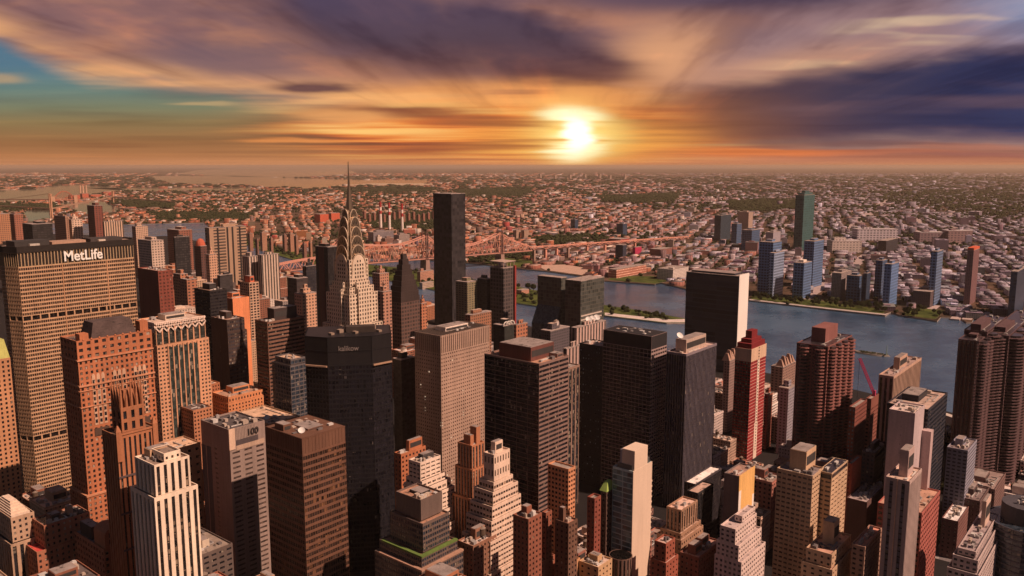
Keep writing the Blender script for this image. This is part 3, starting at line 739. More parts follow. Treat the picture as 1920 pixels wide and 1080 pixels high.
# ------------------------------------------------------------------ the art deco spire
def spire_tower():
    D = 800.0; C = at_d(660, 560, D)
    s = wall((.68, .54, .42, 1), dirt=.3); st_ = wall((.30, .22, .155, 1), rough=.36, dirt=.3, metal=.8, spec=.5)
    gl = glass((.012, .010, .010), .06, .2, bay=2, st=3.6)
    zz = lambda v, u=660: float(at_d(u, v, D)[2])
    w0 = 11.6                                              # half width of the shaft
    cx, cyy = float(C[0]), float(C[1])
    Z1, Z2, Z3 = zz(546), zz(534), zz(484)
    root = thing('art_deco_skyscraper', 'cream art deco skyscraper with a terraced steel crown of arches and a needle spire', 'skyscraper', (cx, cyy, 0))
    mb = MB()
    tiersz = [(0, Z1 - 30, 20.5), (Z1 - 30, Z1, 17.5), (Z1, Z2, 15.0), (Z2, Z3, w0)]
    for z0, z1, h in tiersz:
        section(mb, root, (cx - h, cyy - h, cx + h, cyy + h), z0, z1 - .01, gl, bay=3.4, st=3.75, wf=.48, hf=.58, dep=.5)
        deck(root, (cx - h, cyy - h, cx + h, cyy + h), z1, roofm((.40, .33, .28, 1)), mb, .8, 'terrace')
    # central bay standing proud on each seen side of the lower setbacks
    for z0, z1, h in tiersz[1:3]:
        section(mb, root, (cx - 8, cyy - h - 2.2, cx + 8, cyy - h + .02), z0, z1 + 5, gl, bay=3.2, st=3.75, wf=.45, hf=.58, dep=.5, bands=False)
        section(mb, root, (cx - h - 2.2, cyy - 8, cx - h + .02, cyy + 8), z0, z1 + 5, gl, bay=3.2, st=3.75, wf=.45, hf=.58, dep=.5, bands=False)
        band(root, cx - 7.8, cyy - h - 1.7, z0, cx + 7.8, cyy - h - .02, z1 + 4, gl, 'bay_glazing'); band(root, cx - h - 1.7, cyy - 7.8, z0, cx - h - .02, cyy + 7.8, z1 + 4, gl, 'bay_glazing')
    mb.build('wall', s, root)
    # crown: crossed arches, each tier set back behind the last
    def arch(name, a, w, z0, zs, zt, mat, zb=None, n=14):
        prof = [(-a, z0), (a, z0), (a, zs)] + [(a * math.cos(t), zs + (zt - zs) * math.sin(t)) for t in [math.pi * i / n for i in range(1, n)]] + [(-a, zs)]
        m = MB(); k = len(prof)
        for axis in (0, 1):
            f0 = [((cx + p, cyy - w, z) if axis == 0 else (cx - w, cyy + p, z)) for p, z in prof]
            f1 = [((cx + p, cyy + w, z) if axis == 0 else (cx + w, cyy + p, z)) for p, z in prof]
            m.add(f0 + f1, [tuple(range(k)), tuple(range(2 * k - 1, k - 1, -1))] + [(i, k + i, k + (i + 1) % k, (i + 1) % k) for i in range(k)])
        return m.build(name, mat, root)
    #      half width, arch half, spring, top  (picture rows of the tier tops)
    tiers = [(w0 + .25, 8.6, zz(500), zz(474)), (10.7, 8.4, zz(484), zz(458)), (9.7, 7.7, zz(466), zz(441)), (8.6, 6.9, zz(449), zz(424)), (7.4, 6.0, zz(430), zz(406)), (5.6, 4.4, zz(410), zz(392))]
    zprev = Z3 - 12
    core_w = [11.3, 10.2, 9.2, 8.0, 6.6, 5.0]
    for i, (w, a, zs, zt) in enumerate(tiers):
        o = arch('crown_arch', a, w, Z3 - 20 if i == 0 else zprev - 4, zs, zt, s if i == 0 else st_)
        c = MB(); c.box(cx - core_w[i] + .3, cyy - core_w[i] + .3, zprev - 6, cx + core_w[i] - .3, cyy + core_w[i] - .3, zs - 1); co = c.build('crown_core', st_, root)
        # bright rim over the arch and the sunburst of triangular windows
        for axis in (0, 1):
            rim = MB(); n = 14
            pr = [(a * 1.0 * math.cos(math.pi * k / n), zs + (zt - zs) * math.sin(math.pi * k / n)) for k in range(n + 1)]
            pr = [(a, zs - 6)] + pr + [(-a, zs - 6)]
            for (p, z), (p2, z2) in zip(pr, pr[1:]):
                A_, B_ = ((cx + p, cyy - w - .05, z), (cx + p2, cyy - w - .05, z2)) if axis == 0 else ((cx - w - .05, cyy + p, z), (cx - w - .05, cyy + p2, z2))
                rim.bar(A_, B_, .42)
            ro = rim.build('arch_rim', wall((.78, .60, .44, 1), rough=.35, metal=.5, spec=.5), root); ro.parent = o
            if i > 0:
                for k in range(5):
                    t = math.pi * (.16 + .17 * k); r0, r1 = .50, .84
                    cpt = lambda r_, t_: (a * r_ * math.cos(t_), zs + (zt - zs) * r_ * math.sin(t_))
                    T = [cpt(r0, t - .13), cpt(r0, t + .13), cpt(r1, t)]
                    tw = MB(); e = w + .14
                    if axis == 0: V3 = [(cx + p, cyy - e, z) for p, z in T] + [(cx + p, cyy - w + .1, z) for p, z in T]
                    else: V3 = [(cx - e, cyy + p, z) for p, z in T] + [(cx - w + .1, cyy + p, z) for p, z in T]
                    tw.add(V3, [(0, 1, 2), (5, 4, 3), (0, 3, 4, 1), (1, 4, 5, 2), (2, 5, 3, 0)])
                    x_ = tw.build('triangular_window', glass((.015, .012, .010), 0), root); x_.parent = o
            else:
                for k, (pp, rz) in enumerate([(p_, r_) for r_ in range(9) for p_ in (-4.6, -1.6, 1.6, 4.6)]):
                    z = Z3 - 18 + rz * 3.75
                    if z > zt - 4 - abs(pp) * 1.0: continue
                    ww = MB()
                    if axis == 0: ww.box(cx + pp - .75, cyy - w - .1, z, cx + pp + .75, cyy - w + .1, z + 2)
                    else: ww.box(cx - w - .1, cyy + pp - .75, z, cx - w + .1, cyy + pp + .75, z + 2)
                    x_ = ww.build('window', glass((.015, .012, .010), 0), root); x_.parent = o
        zprev = zs
    sp = MB()
    prof = [(4.4, zz(408)), (3.6, zz(392)), (2.7, zz(376)), (1.8, zz(360)), (1.15, zz(347)), (.75, zz(330)), (.55, zz(316)), (.35, zz(303.0))]
    for (r0, z0), (r1, z1) in zip(prof, prof[1:]): sp.cyl(cx, cyy, z0, z1 + .01, r0, r1, 8)
    sp.build('spire', st_, root)
    keep(cx - 20.5, cyy - 20.5, cx + 20.5, cyy + 20.5, zz(303), (622, 303, 713, 615), 'the arched spire')
spire_tower()

# ------------------------------------------------------------------ twisted dark tower with the lettering
def dark_faceted():
    H = 192.0; pc = [(574, 636), (613, 633), (697, 630), (735, 621)]
    P = [at_z(u, v, H) for u, v in pc]
    A, B, C_, E = [(float(p[0]), float(p[1])) for p in P]
    # plan: main face between B and C, wings folded back either side
    d = np.array(C_) - np.array(B); L = np.linalg.norm(d); d /= L; nin = np.array((-d[1], d[0]))
    A = tuple(np.array(B) - d * 17 + nin * 9); E = tuple(np.array(C_) + d * 15 + nin * 10)
    pts = [A, B, C_, E, tuple(np.array(E) + nin * 34), tuple(np.array(A) + nin * 36)]
    root = thing('dark_tower', 'black glass tower with a folded facade and small pale lettering at its top', 'skyscraper', (B[0], B[1], 0))
    w = wall((.016, .015, .018, 1), rough=.4); gl = glass((.006, .006, .009), .004, .15, bay=1.7, st=3.8, spec=.35, pale=(.3, .25, .22))
    mb = MB()
    poly_section(mb, root, pts, 0, H - 22, gl, (0, 1, 2, 5), st=3.8, bay=2.6, wf=.8, hf=.66, dep=.25)
    poly_section(mb, root, pts, H - 22, H, wall((.02, .018, .02, 1), rough=.4), (0, 1, 2, 5), st=11, bay=30, wf=.97, hf=.94, dep=.2)
    poly_roof(root, pts, H, roofm((.36, .24, .17, 1)), mb, .9, .8); mb.build('wall', w, root)
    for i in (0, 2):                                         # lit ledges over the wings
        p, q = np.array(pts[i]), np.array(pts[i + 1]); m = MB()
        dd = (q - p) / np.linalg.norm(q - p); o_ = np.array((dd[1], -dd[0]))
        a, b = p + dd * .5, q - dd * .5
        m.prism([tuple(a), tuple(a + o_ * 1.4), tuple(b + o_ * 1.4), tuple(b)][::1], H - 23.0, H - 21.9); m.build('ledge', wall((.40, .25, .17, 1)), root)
    for k in range(7):
        p = np.array(B) + d * (3 + k * 6) + nin * (8 + (k * 7) % 18); m = MB(); m.box(p[0], p[1], H - 1, p[0] + 3 + k % 3, p[1] + 4, H + 1.5 + (k % 3)); m.build('cooling_unit', wall((.3, .22, .17, 1)), root)
    m = MB(); c0 = np.array(B) + d * 14 + nin * 16; m.prism([tuple(c0), tuple(c0 + d * 22), tuple(c0 + d * 22 + nin * 9), tuple(c0 + nin * 9)], H - 1, H + 4.5); m.build('penthouse', wall((.06, .045, .04, 1)), root)
    mid = np.array(B) + d * L * .47 + (np.array((d[1], -d[0]))) * .3
    o = letters(root, 'kalikow', math.atan2(d[1], d[0]), mid[0], mid[1], H - 9.0, 5.6, wall((.24, .20, .19, 1)), 'sign_lettering', .12, .02)
    bpy.context.view_layer.update(); o.scale = (15.0 / o.dimensions[0], 1, 1)
    xs = [p[0] for p in pts]; ys = [p[1] for p in pts]
    keep(min(xs), min(ys), max(xs), max(ys), H, (575, 622, 738, 1060), 'the folded black tower')
dark_faceted()

# ------------------------------------------------------------------ lettered and crafted towers near the viewer
BRICK, BROWN, TAN, PALE, WHITE, GREY = (.46, .17, .085, 1), (.26, .115, .07, 1), (.52, .34, .22, 1), (.62, .50, .41, 1), (.76, .66, .58, 1), (.27, .23, .215, 1)
DARK, BLUEBLK, MAUVE = (.024, .021, .022, 1), (.030, .032, .042, 1), (.40, .32, .36, 1)
GL = glass(); GLD = glass((.007, .007, .009), .02, .15, spec=.4); GLB = glass((.012, .018, .026), .03, .1, spec=.6)
GLW = glass((.012, .010, .010), .16, .2, pale=(.42, .33, .26))

def crenel(root, x0, x1, y, z, n, mat, depth=1.4, h=2.2):
    for i in range(n):
        m = MB(); X = x0 + (x1 - x0) * (i + .5) / n; m.box(X - .6, y, z, X + .6, y + depth, z + h * .7); m.prism([(X - .6, y), (X + .6, y), (X + .6, y + depth), (X - .6, y + depth)], z + h * .7, z + h * 1.5, 0, .15); m.build('pinnacle', mat, root)

# brown brick slab with arcades
r = tower('brick_tower', 'tall reddish brown brick tower with an arcaded upper band and low dark mansard roof', (112, 143, 284, 640), H=200, wc=BRICK, gl=GLW, rc=(.10, .075, .07, 1), vb=930,
          tiers=((112, 1.2, 1.2, 1, 1), (150, 2, 2, 2, 2)), crown=(14, dict(bay=5.5, wf=.5, hf=.5, st=5)), sec=dict(bay=3.6, st=3.75, wf=.46, hf=.56, dep=.45), phrase='the arcaded brown brick tower', roof=False)
x0, y0, x1, y1 = r['fx']; H = r['z1']
m = MB(); m.prism([(x0 + 12, y0 + 5), (x1 - 9, y0 + 5), (x1 - 9, y1 - 4), (x0 + 12, y1 - 4)], H - 1.2, H + 10, 0, .82); m.build('mansard_roof', roofm((.105, .075, .07, 1)), r)
for fx in (.06, .86):
    m = MB(); m.box(x0 + fx * (x1 - x0), y0 + 2, H - 1.2, x0 + fx * (x1 - x0) + 6, y0 + 9, H + (7 if fx > .5 else 4)); m.build('stair_tower', wall(BRICK), r)
m = MB()
for zc, hh in ((H - 14.5, .9), (H - 33, 1.2), (H - 36.2, .5), (H - 112.5, 1.2), (H - 48, .6)):
    m = MB(); g = .7 if zc > H - 112 else 1.9; m.box(x0 - g, y0 - g, zc, x1 + .4, y1 + .4, zc + hh); m.build('cornice', wall((.56, .26, .15, 1)), r)
for c in (.24, .52, .80):                                   # tall arched bays with pale infill
    X = x0 + c * (x1 - x0)
    for k in (-3.3, 0, 3.3):
        m = MB(); n = 8; prof = [(-1.15, H - 62), (1.15, H - 62), (1.15, H - 27)] + [(1.15 * math.cos(math.pi * i / n), H - 27 + 2.2 * math.sin(math.pi * i / n)) for i in range(1, n)] + [(-1.15, H - 27)]
        kk = len(prof); m.add([(X + k + p, y0 - .18, z) for p, z in prof] + [(X + k + p, y0 + .3, z) for p, z in prof], [tuple(range(kk)), tuple(range(2 * kk - 1, kk - 1, -1))] + [(i, kk + i, kk + (i + 1) % kk, (i + 1) % kk) for i in range(kk)])
        a = m.build('arched_bay', wall((.60, .38, .26, 1)), r)
        for j in range(8):
            ww = MB(); ww.box(X + k - .8, y0 - .26, H - 60.5 + j * 4.1, X + k + .8, y0 + .1, H - 58.0 + j * 4.1); o = ww.build('window', GLD, r); o.parent = a
    m = MB(); m.box(X - 5.2, y0 - .5, H - 70, X + 5.2, y0 + .2, H - 64.5); a = m.build('balcony_panel', wall((.10, .06, .045, 1)), r)
crenel(r, x0 + 2, x1 - 2, y0 - .4, H - .2, 9, wall(BRICK), .8, .8)

# gothic shaft in front of it
r = tower('gothic_tower', 'slender brown gothic tower topped by a crown of tall pinnacles', (208, 226, 270, 766), H=183, wc=(.40, .165, .085, 1), gl=GLD, rc=(.2, .12, .08, 1), vb=1000,
          tiers=((14.5, 4.5, 2.5, 5.5, 4),), sec=dict(bay=3.1, wf=.42, ribs=True, dep=.6, S=dict(wf=.42)), top_sec=dict(bay=5.2, wf=.5, hf=.7, st=7, ribs=False), phrase='the pinnacled gothic tower', roof=False)
x0, y0, x1, y1 = r['fx']; H = r['z1']; W_ = wall((.40, .165, .085, 1))
m = MB(); m.prism([(x0 + 3, y0 + 3), (x1 - 3, y0 + 3), (x1 - 3, y1 - 3), (x0 + 3, y1 - 3)], H - 1, H + 9, 0, .72); m.build('crown_block', W_, r)
for i in range(5):
    for j in range(4):
        if 0 < i < 4 and 0 < j < 3: continue
        X = x0 + .8 + (x1 - x0 - 1.6) * i / 4; Y = y0 + .8 + (y1 - y0 - 1.6) * j / 3; h = 15 if (i in (0, 4)) or (j in (0, 3) and i % 2 == 0) else 10
        m = MB(); m.cyl(X, Y, H - 1, H + h * .55, 1.0, .8, 6); m.cyl(X, Y, H + h * .55, H + h, .85, .08, 6); m.build('pinnacle', W_, r)
for zc in (H - 15.0, H - 40, H - 62, H - 84):
    m = MB(); m.box(x0 - 4.9, y0 - 3.0, zc, x1 + 5.9, y0 - 2.3, zc + 1.1); m.build('cornice', wall((.10, .07, .07, 1)) if zc < H - 20 else W_, r)
for sx in (x0 - 5.0, x1 + 2.6):
    m = MB(); m.box(sx, y0 - 3.4, H - 30, sx + 3, y0 - 2.4, H - 12.5); m.prism([(sx, y0 - 3.4), (sx + 3, y0 - 3.4), (sx + 3, y0 - .4), (sx, y0 - .4)], H - 12.5, H - 9, 0, .2); m.build('turret', W_, r)

# white tower with black vertical stripes
r = tower('striped_tower', 'white stone tower with black vertical window stripes and stepped top', (283, 307, 338, 851), H=168, wc=(.84, .68, .54, 1), gl=glass((.010, .008, .008), .07, .2, pale=(.3, .22, .16)), rc=(.28, .21, .17, 1), vb=1080,
          tiers=((4.5, 6, .8, 4.5, 7), (22, 1.5, .8, 3.5, 4)), sec=dict(bay=4.3, wf=.44, ribs=True, dep=.7), top_sec=dict(bay=3.2, ribs=False, hf=.5, st=6, wf=.4), phrase='the white striped tower', roof=False,)
x0, y0, x1, y1 = r['fx']; H = r['z1']
rooftop(r, (x0 - 5, y0 + 5, x1 + 4, y1 + 6), H - 5.5, 4, True, 9, 0, wall(TAN), [(.2, .5, .8, .95, 5)])

# grey office block with the number sign
r = tower('number_tower', 'grey office block with a three digit number sign below its sunken roof', (376, 429, 496, 806), H=137, wc=(.30, .225, .20, 1), gl=glass((.03, .022, .02), .10, .3, st=3.6, pale=(.16, .11, .09)), rc=(.10, .085, .085, 1), vb=1060,
          sec=dict(bay=9.5, wf=.62, hf=.42, st=3.7, dep=.35, W=dict(nx=1, wf=.10, margin=2), blank=''), crown=(16, dict(bay=60, wf=.02, hf=.02, st=16)), phrase='the grey block with the number sign', kit=dict(ph=False, ac=14))
x0, y0, x1, y1 = r['fx']; H = r['z1']
m = MB(); m.box(x0 - .45, y0 - .6, H - 15, x0 + 4.2, y0 + .3, H + .15); m.build('corner_fin', wall((.70, .50, .38, 1)), r)
m = MB(); m.box(x0 + 5, y0 - .22, H - 13, x1 - 6, y0 + .05, H - 9.0); m.build('louvre', wall((.09, .07, .075, 1)), r)
m = MB(); m.box(x0 + 5, y0 - .28, H - 16.4, x1 - 1, y0 + .05, H - 13.0); m.build('cornice', wall((.48, .34, .26, 1)), r)
k = MB()
for i in range(14):
    k = MB(); k.box(x0 + 5 + i * (x1 - x0 - 12) / 14, y0 - .3, H - 9, x0 + 5.35 + i * (x1 - x0 - 12) / 14, y0 + .02, H - .3); k.build('facade_rib', wall((.40, .31, .27, 1)), r)
o = letters(r, '100', 0, x1 - 10.5, y0 - .7, H - 5.4, 6.4, wall((.05, .04, .04, 1)), 'sign_lettering', .25, .12)
for Yv in (y1 - 12, y1 - 5):                                 # window strips on the shaded flank
    m = MB(); m.box(x0 - .12, Yv, 4, x0 + .3, Yv + 5.5, H - 18); s_ = m.build('wall_panel', wall((.09, .085, .10, 1)), r)

# brown bronze glass tower
r = tower('bronze_tower', 'dark brown tower with lit bronze spandrel bands and a cluttered sunken roof', (497, 566, 647, 823), H=150, wc=(.105, .058, .040, 1), gl=glass((.016, .010, .008), .06, .25, bay=2.2, st=4.0, pale=(.22, .11, .06)), rc=(.16, .09, .07, 1), vb=1080,
          sec=dict(bay=1.9, wf=.86, hf=.60, st=4.3, dep=.3), crown=(11, dict(bay=2.6, wf=.9, st=11, hf=.9, dep=.2), wall((.15, .075, .05, 1))), wm=wall((.165, .082, .055, 1), rough=.55), phrase='the bronze banded tower', kit=dict(ph=True, pht=[(.02, .55, .22, .8, 5), (.35, .25, .75, .7, 2)], ac=12, dishes=1))

# tan slab with rib crown
tower('tan_tower', 'tall tan grid office slab with a vertically ribbed crown and pale roof block', (777, 826, 918, 630), H=162, wc=(.42, .285, .225, 1), gl=glass((.022, .016, .014), .07, .2, bay=2.9, st=3.7, lit=.012, pale=(.45, .33, .24)), rc=(.55, .42, .36, 1), vb=815,  # sun-struck panes are made to glow
      sec=dict(bay=2.9, wf=.44, hf=.42, st=3.6, dep=.45), crown=(17, dict(bay=2.7, wf=.4, ribs=True, dep=.6), wall((.20, .14, .115, 1))), mech=(139.0,), phrase='the tan grid slab', kit=dict(pht=[(.25, .3, .72, .72, 5, wall((.78, .66, .58, 1)))], ac=8))
# black tower with red brown roof block
tower('black_tower', 'black office tower with dim banded right side under a long red brown roof block', (908, 1011, 1066, 682), H=170, wc=(.045, .033, .032, 1), gl=GLD, rc=(.50, .28, .19, 1), vb=985,
      sec=dict(bay=11, wf=.96, hf=.56, st=3.7, dep=.3, W=dict(wf=.98, hf=.86)), wm=wall((.25, .16, .14, 1), rough=.6), phrase='the black tower with the red brown roof block', kit=dict(pht=[(.1, .2, .92, .8, 11, wall((.15, .06, .05, 1))), (.75, .05, .97, .3, 3)], ac=5))
# lower and taller black pair
rt_ = tower('black_tower', 'tallest black tower with a pale window grid along its narrow right side and sunken roof', (1131, 1222, 1251, 631), H=164, wc=(.050, .042, .046, 1), gl=GLD, rc=(.2, .16, .15, 1), vb=985,
      sec=dict(bay=4.2, wf=.8, hf=.5, st=3.8, dep=.3, W=dict(wf=.97, hf=.86)), crown=(13, dict(bay=60, wf=.99, hf=.96, st=13, W=dict(wf=.99, hf=.96)), wall((.03, .027, .03, 1))), wm=wall((.36, .26, .25, 1), rough=.6), phrase='the tallest black tower', kit=dict(ph=False, ac=12))
tower('black_slab', 'low shouldered black slab with scattered pale window dots against its taller twin', (1087, 1132, 1156, 650), D=float(np.array((rt_['fx'][0], rt_['fx'][3] + .4, 0)) @ fw), wc=(.022, .021, .024, 1), gl=glass((.008, .009, .012), .07, .15, bay=3.0, st=3.8, pale=(.28, .30, .32)), rc=(.55, .40, .33, 1), vb=900,
      sec=dict(bay=3.2, wf=.4, hf=.35, st=3.8, dep=.2), phrase='the dotted black slab', kit=dict(ph=False, ac=5))
# ribbed blue black tower
r = tower('ribbed_tower', 'blue black tower with fine vertical ribs and a beige dish topped roof block', (1250, 1287, 1344, 664), H=152, wc=(.23, .19, .215, 1), gl=glass((.010, .012, .020), .01, .18, spec=.4), rc=(.60, .42, .36, 1), vb=895,
      sec=dict(bay=2.5, wf=.80, ribs=True, dep=.5, W=dict(wf=.93)), phrase='the ribbed blue black tower', kit=dict(pht=[(.12, .2, .78, .8, 12, wall((.50, .38, .32, 1)))], ac=4))
x0, y0, x1, y1 = r['fx']; dish(r, x0 + 6, y0 + 10, r['z1'] + 11, 3.2, -2.0)
# red brick and white striped slim tower
r = tower('red_tower', 'slim crimson tower with a white centre stripe, cream collar and stepped dark red crown', (1379, 1409, 1437, 655), H=128, wc=(.33, .032, .036, 1), gl=GL, rc=(.3, .08, .07, 1), vb=875,
          sec=dict(bay=3.0, wf=.5, hf=.4, st=3.3, dep=.3, W=dict(wf=.86, hf=.72)), crown=(14, dict(bay=3.2, wf=.4, hf=.4, st=4.5), GL), phrase='the crimson striped tower', roof=False)
x0, y0, x1, y1 = r['fx']; H = r['z1']; W_ = wall((.82, .66, .56, 1)); cxm = (x0 + x1) / 2
m = MB(); m.box(x0 - .25, y0 - .3, H - 14, x1 + .2, y0 + .02, H); m.box(x0 - .3, y0 - .3, H - 14, x0 + .02, y1, H); m.build('collar', wall((.66, .46, .33, 1)), r)
for hw, z0 in ((2.6, 3), (4.2, 0)):
    m = MB(); m.box(cxm - hw, y0 - (.42 if hw < 3 else .36), z0, cxm + hw, y0 + .02, H - 14 if hw < 3 else H * .34); s_ = m.build('white_stripe', W_, r)
    if hw < 3:
        for j in range(36):
            ww = MB(); ww.box(cxm - .8, y0 - .52, 12 + j * 3.25, cxm + .8, y0 - .1, 13.7 + j * 3.25); o = ww.build('window', GLD, r); o.parent = s_
for j in range(30):
    m = MB(); z_ = 6 + j * 3.6; m.box(x0 - .1, y0 - .16, z_, x1 + .1, y0 + .05, z_ + .5); m.build('floor_band', wall((.62, .34, .30, 1)), r)
m = MB(); w_, d_ = x1 - x0, y1 - y0
RW = wall((.20, .022, .026, 1))
for a, h0, h1 in ((.05, 0, 5), (.17, 5, 9), (.31, 9, 17)):
    m = MB(); m.box(x0 + a * w_, y0 + a * d_, H + h0 - .5, x1 - a * w_, y1 - a * d_, H + h1); m.build('crown_step', RW, r)
# brown balcony apartment tower
def bay_tower(name, label, px, H, wc, nb, phrase, vb, depth=None, ph=(.3, .3, .68, .75, 13), st=3.1, rad=.5, wn=None):
    x0, y0, x1, y1, z1 = foot(*px, H=H, depth=depth)
    root = thing(name, label, 'apartment tower', (x0, y0, 0)); w = wall(wc); dk = glass((.016, .012, .014), .04, .3, bay=2.5, st=st, pale=(.2, .13, .12))
    mb = MB()
    section(mb, root, (x0, y0, x1, y1), 0, z1, dk, bay=3.4, st=st, wf=.6, hf=.52, dep=.5); deck(root, (x0, y0, x1, y1), z1, roofm((.34, .22, .2, 1)), mb); mb.build('wall', w, root)
    proto = {}
    for axis, L in ((0, x1 - x0), (1, y1 - y0)):
        n = nb if axis == 0 else (wn or max(1, int(round(nb * (y1 - y0) / (x1 - x0)))))
        for i in range(n):
            c = (i + .5) * L / n; rr = L / n * rad * .72
            cx, cy_ = (x0 + c, y0) if axis == 0 else (x0, y0 + c); a0 = math.pi if axis == 0 else math.pi * .5
            key = axis
            if key not in proto:
                m = MB()
                for j in range(int((z1 - 3) / st)):
                    p = arc_pts(0, 0, rr, a0, a0 + math.pi, 6); q = arc_pts(0, 0, rr * .70, a0, a0 + math.pi, 6)
                    m.prism(p, 2 + j * st, 3.05 + j * st); m.prism(q, 3.05 + j * st, 2 + (j + 1) * st, 1)
                t = thing('tmp', 'x', 'x', (0, 0, 0)); o = m.build('bay_column', [w, dk], t); bpy.data.objects.remove(t); proto[key] = o.data
            else: o = bpy.data.objects.new('bay_column', proto[key]); COL.objects.link(o)
            o.parent = root; o.location = (cx - x0, cy_ - y0, 0)
    p = MB(); w_, d_ = x1 - x0, y1 - y0; p.box(x0 + ph[0] * w_, y0 + ph[1] * d_, z1 - 1.1, x0 + ph[2] * w_, y0 + ph[3] * d_, z1 + ph[4]); p.build('penthouse', w, root)
    rooftop(root, (x0, y0, x1, y1), z1 - 1.1, 5, False, 8, 0, w)
    keep(x0 - 3, y0 - 3, x1, y1, z1, (px[0], px[3], px[2], vb), phrase)
    return root
bay_tower('balcony_tower', 'broad reddish brown apartment tower ringed with balcony bays and a square roof block', (1494, 1553, 1598, 650), 158, (.25, .105, .095, 1), 4, 'the reddish balcony tower', 850, ph=(.25, .3, .75, .75, 13))
bay_tower('fluted_tower', 'dark fluted apartment tower of rounded bays at the river edge, nearer column', (1797, 1836, 1858, 640), 155, (.115, .066, .07, 1), 3, 'the fluted riverside tower', 905, wn=5, rad=.58, ph=(.3, .3, .7, .7, 3))
bay_tower('fluted_tower', 'dark fluted apartment tower of rounded bays at the river edge, rear block', (1842, 1851, 1888, 622), 160, (.115, .066, .07, 1), 4, 'the rear fluted riverside block', 905, depth=20, rad=.55, ph=(.02, .3, .5, .75, 6))
bay_tower('fluted_tower', 'dark fluted apartment tower of rounded bays nearest the picture edge at the river', (1886, 1892, 1944, 630), 155, (.115, .066, .07, 1), 5, 'the outermost fluted riverside block', 905, depth=20, rad=.55, ph=(.1, .3, .4, .75, 5))
# ------------------------------------------------------------------ stepped towers and blocks of the nearer streets
# white ziggurat
r = tower('stepped_tower', 'cream ziggurat apartment tower widening downward in ribbon windowed steps', (907, 926, 956, 853), H=136, wc=(.74, .56, .45, 1), gl=glass((.02, .014, .012), .12, .25, bay=2.2, st=3.5, pale=(.4, .28, .2)), rc=(.55, .42, .34, 1), vb=1005,
          tiers=((18, 1.2, .8, 2.2, 3), (24, 1.8, .9, 4.2, 3), (33, 1.8, .9, 2.0, 2), (42, 1.8, .9, 2.0, 2), (55, 2.2, 1, 3.2, 2), (76, 2.2, 1, 2, 2)), sec=dict(bay=2.6, wf=.80, hf=.44, st=3.5, dep=.35),
          top_sec=dict(bay=2.8, wf=.42, hf=.5, st=11, sill=.75), phrase='the cream ziggurat', kit=dict(ac=8))
# dark glass ziggurat with coloured terraces
DG = wall((.055, .048, .052, 1), rough=.5)
r = tower('terraced_tower', 'dark glass office ziggurat with one lime green and one orange terrace', (742, 789, 829, 938), H=122, wc=(.30, .20, .16, 1), gl=GLB, vb=1080, wm=wall((.16, .115, .10, 1), rough=.6), rc=(.40, .22, .15, 1), roof=False,
          tiers=((13, 2.5, 4, 2, 3), (31, 4.5, 3.2, 3.5, 5), (38, 2.5, 2.5, 2.5, 2), (62, 4, 4, 3.5, 4), (72, 4, 4, 4, 4), (92, 8, 5, 4, 4)), sec=dict(bay=1.9, wf=.78, hf=.62, st=3.6, dep=.3), top_sec=dict(bay=30, wf=.02, hf=.02, st=12), phrase='the terraced dark ziggurat')
x0, y0, x1, y1 = r['fx']; H = r['z1']
def terrace_rim(drop, gw, gs, ge, col):
    m = MB(); X0, Y0, X1 = x0 - gw, y0 - gs, x1 + ge; z = H - drop
    m.box(X0 - .2, Y0 - .25, z - .9, X1 + .2, Y0 + 2.2, z + .25); m.box(X0 - .25, Y0 + 2.2, z - .9, X0 + 2.0, y1 + 6, z + .25)
    return m.build('terrace_edge', wall(col), r)
terrace_rim(31, 7.0, 7.2, 5.5, (.13, .20, .05, 1)); terrace_rim(62, 13.5, 12.9, 11.2, (.62, .17, .08, 1)); terrace_rim(38, 9.5, 9.7, 8, (.42, .25, .18, 1)); terrace_rim(72, 17.5, 16.9, 15, (.40, .26, .20, 1))
rooftop(r, (x0, y0, x1, y1), H - 1, 9, True, 3, 0, wall((.35, .16, .09, 1)), [(.35, .3, .8, .75, 1.5, wall((.05, .04, .04, 1)))])
for k in range(4):
    m = MB(); m.cyl(x0 + 2.5 + k * 2.2, y0 + 2.6 + k * .3, H - 1, H + 1.0, 1.3, None, 12); m.build('cooling_fan', wall((.62, .5, .4, 1)), r)
# white stepped apartment house beside the black tower
tower('stepped_block', 'white stepped apartment house with banded balconies beside the folded black tower', (766, 788, 826, 868), H=118, wc=(.78, .62, .52, 1), gl=glass((.02, .016, .015), .08, .3, bay=2.4, st=3.3), rc=(.4, .33, .28, 1), vb=985,
      tiers=((13, 0, 1.5, 3.5, 3), (18, .5, 1.5, 3.5, 2), (24, .5, 1.5, 2.5, 2), (38, .5, 1.5, 4, 2), (48, .5, 2, 4, 3)), sec=dict(bay=4.6, wf=.74, hf=.42, st=3.3, dep=.6), phrase='the white stepped house', kit=dict(pht=[(.3, .3, .9, .8, 4, wall((.08, .07, .07, 1)))]))
tower('brick_tower', 'orange brick slab with regular windows behind the white stepped house', (739, 752, 798, 852), H=112, wc=BRICK, gl=GLD, rc=(.55, .4, .3, 1), vb=930, sec=dict(bay=3.4, wf=.45, hf=.5, st=3.5), kit=dict(pht=[(.4, .2, .98, .8, 8)]), phrase='the orange brick slab')
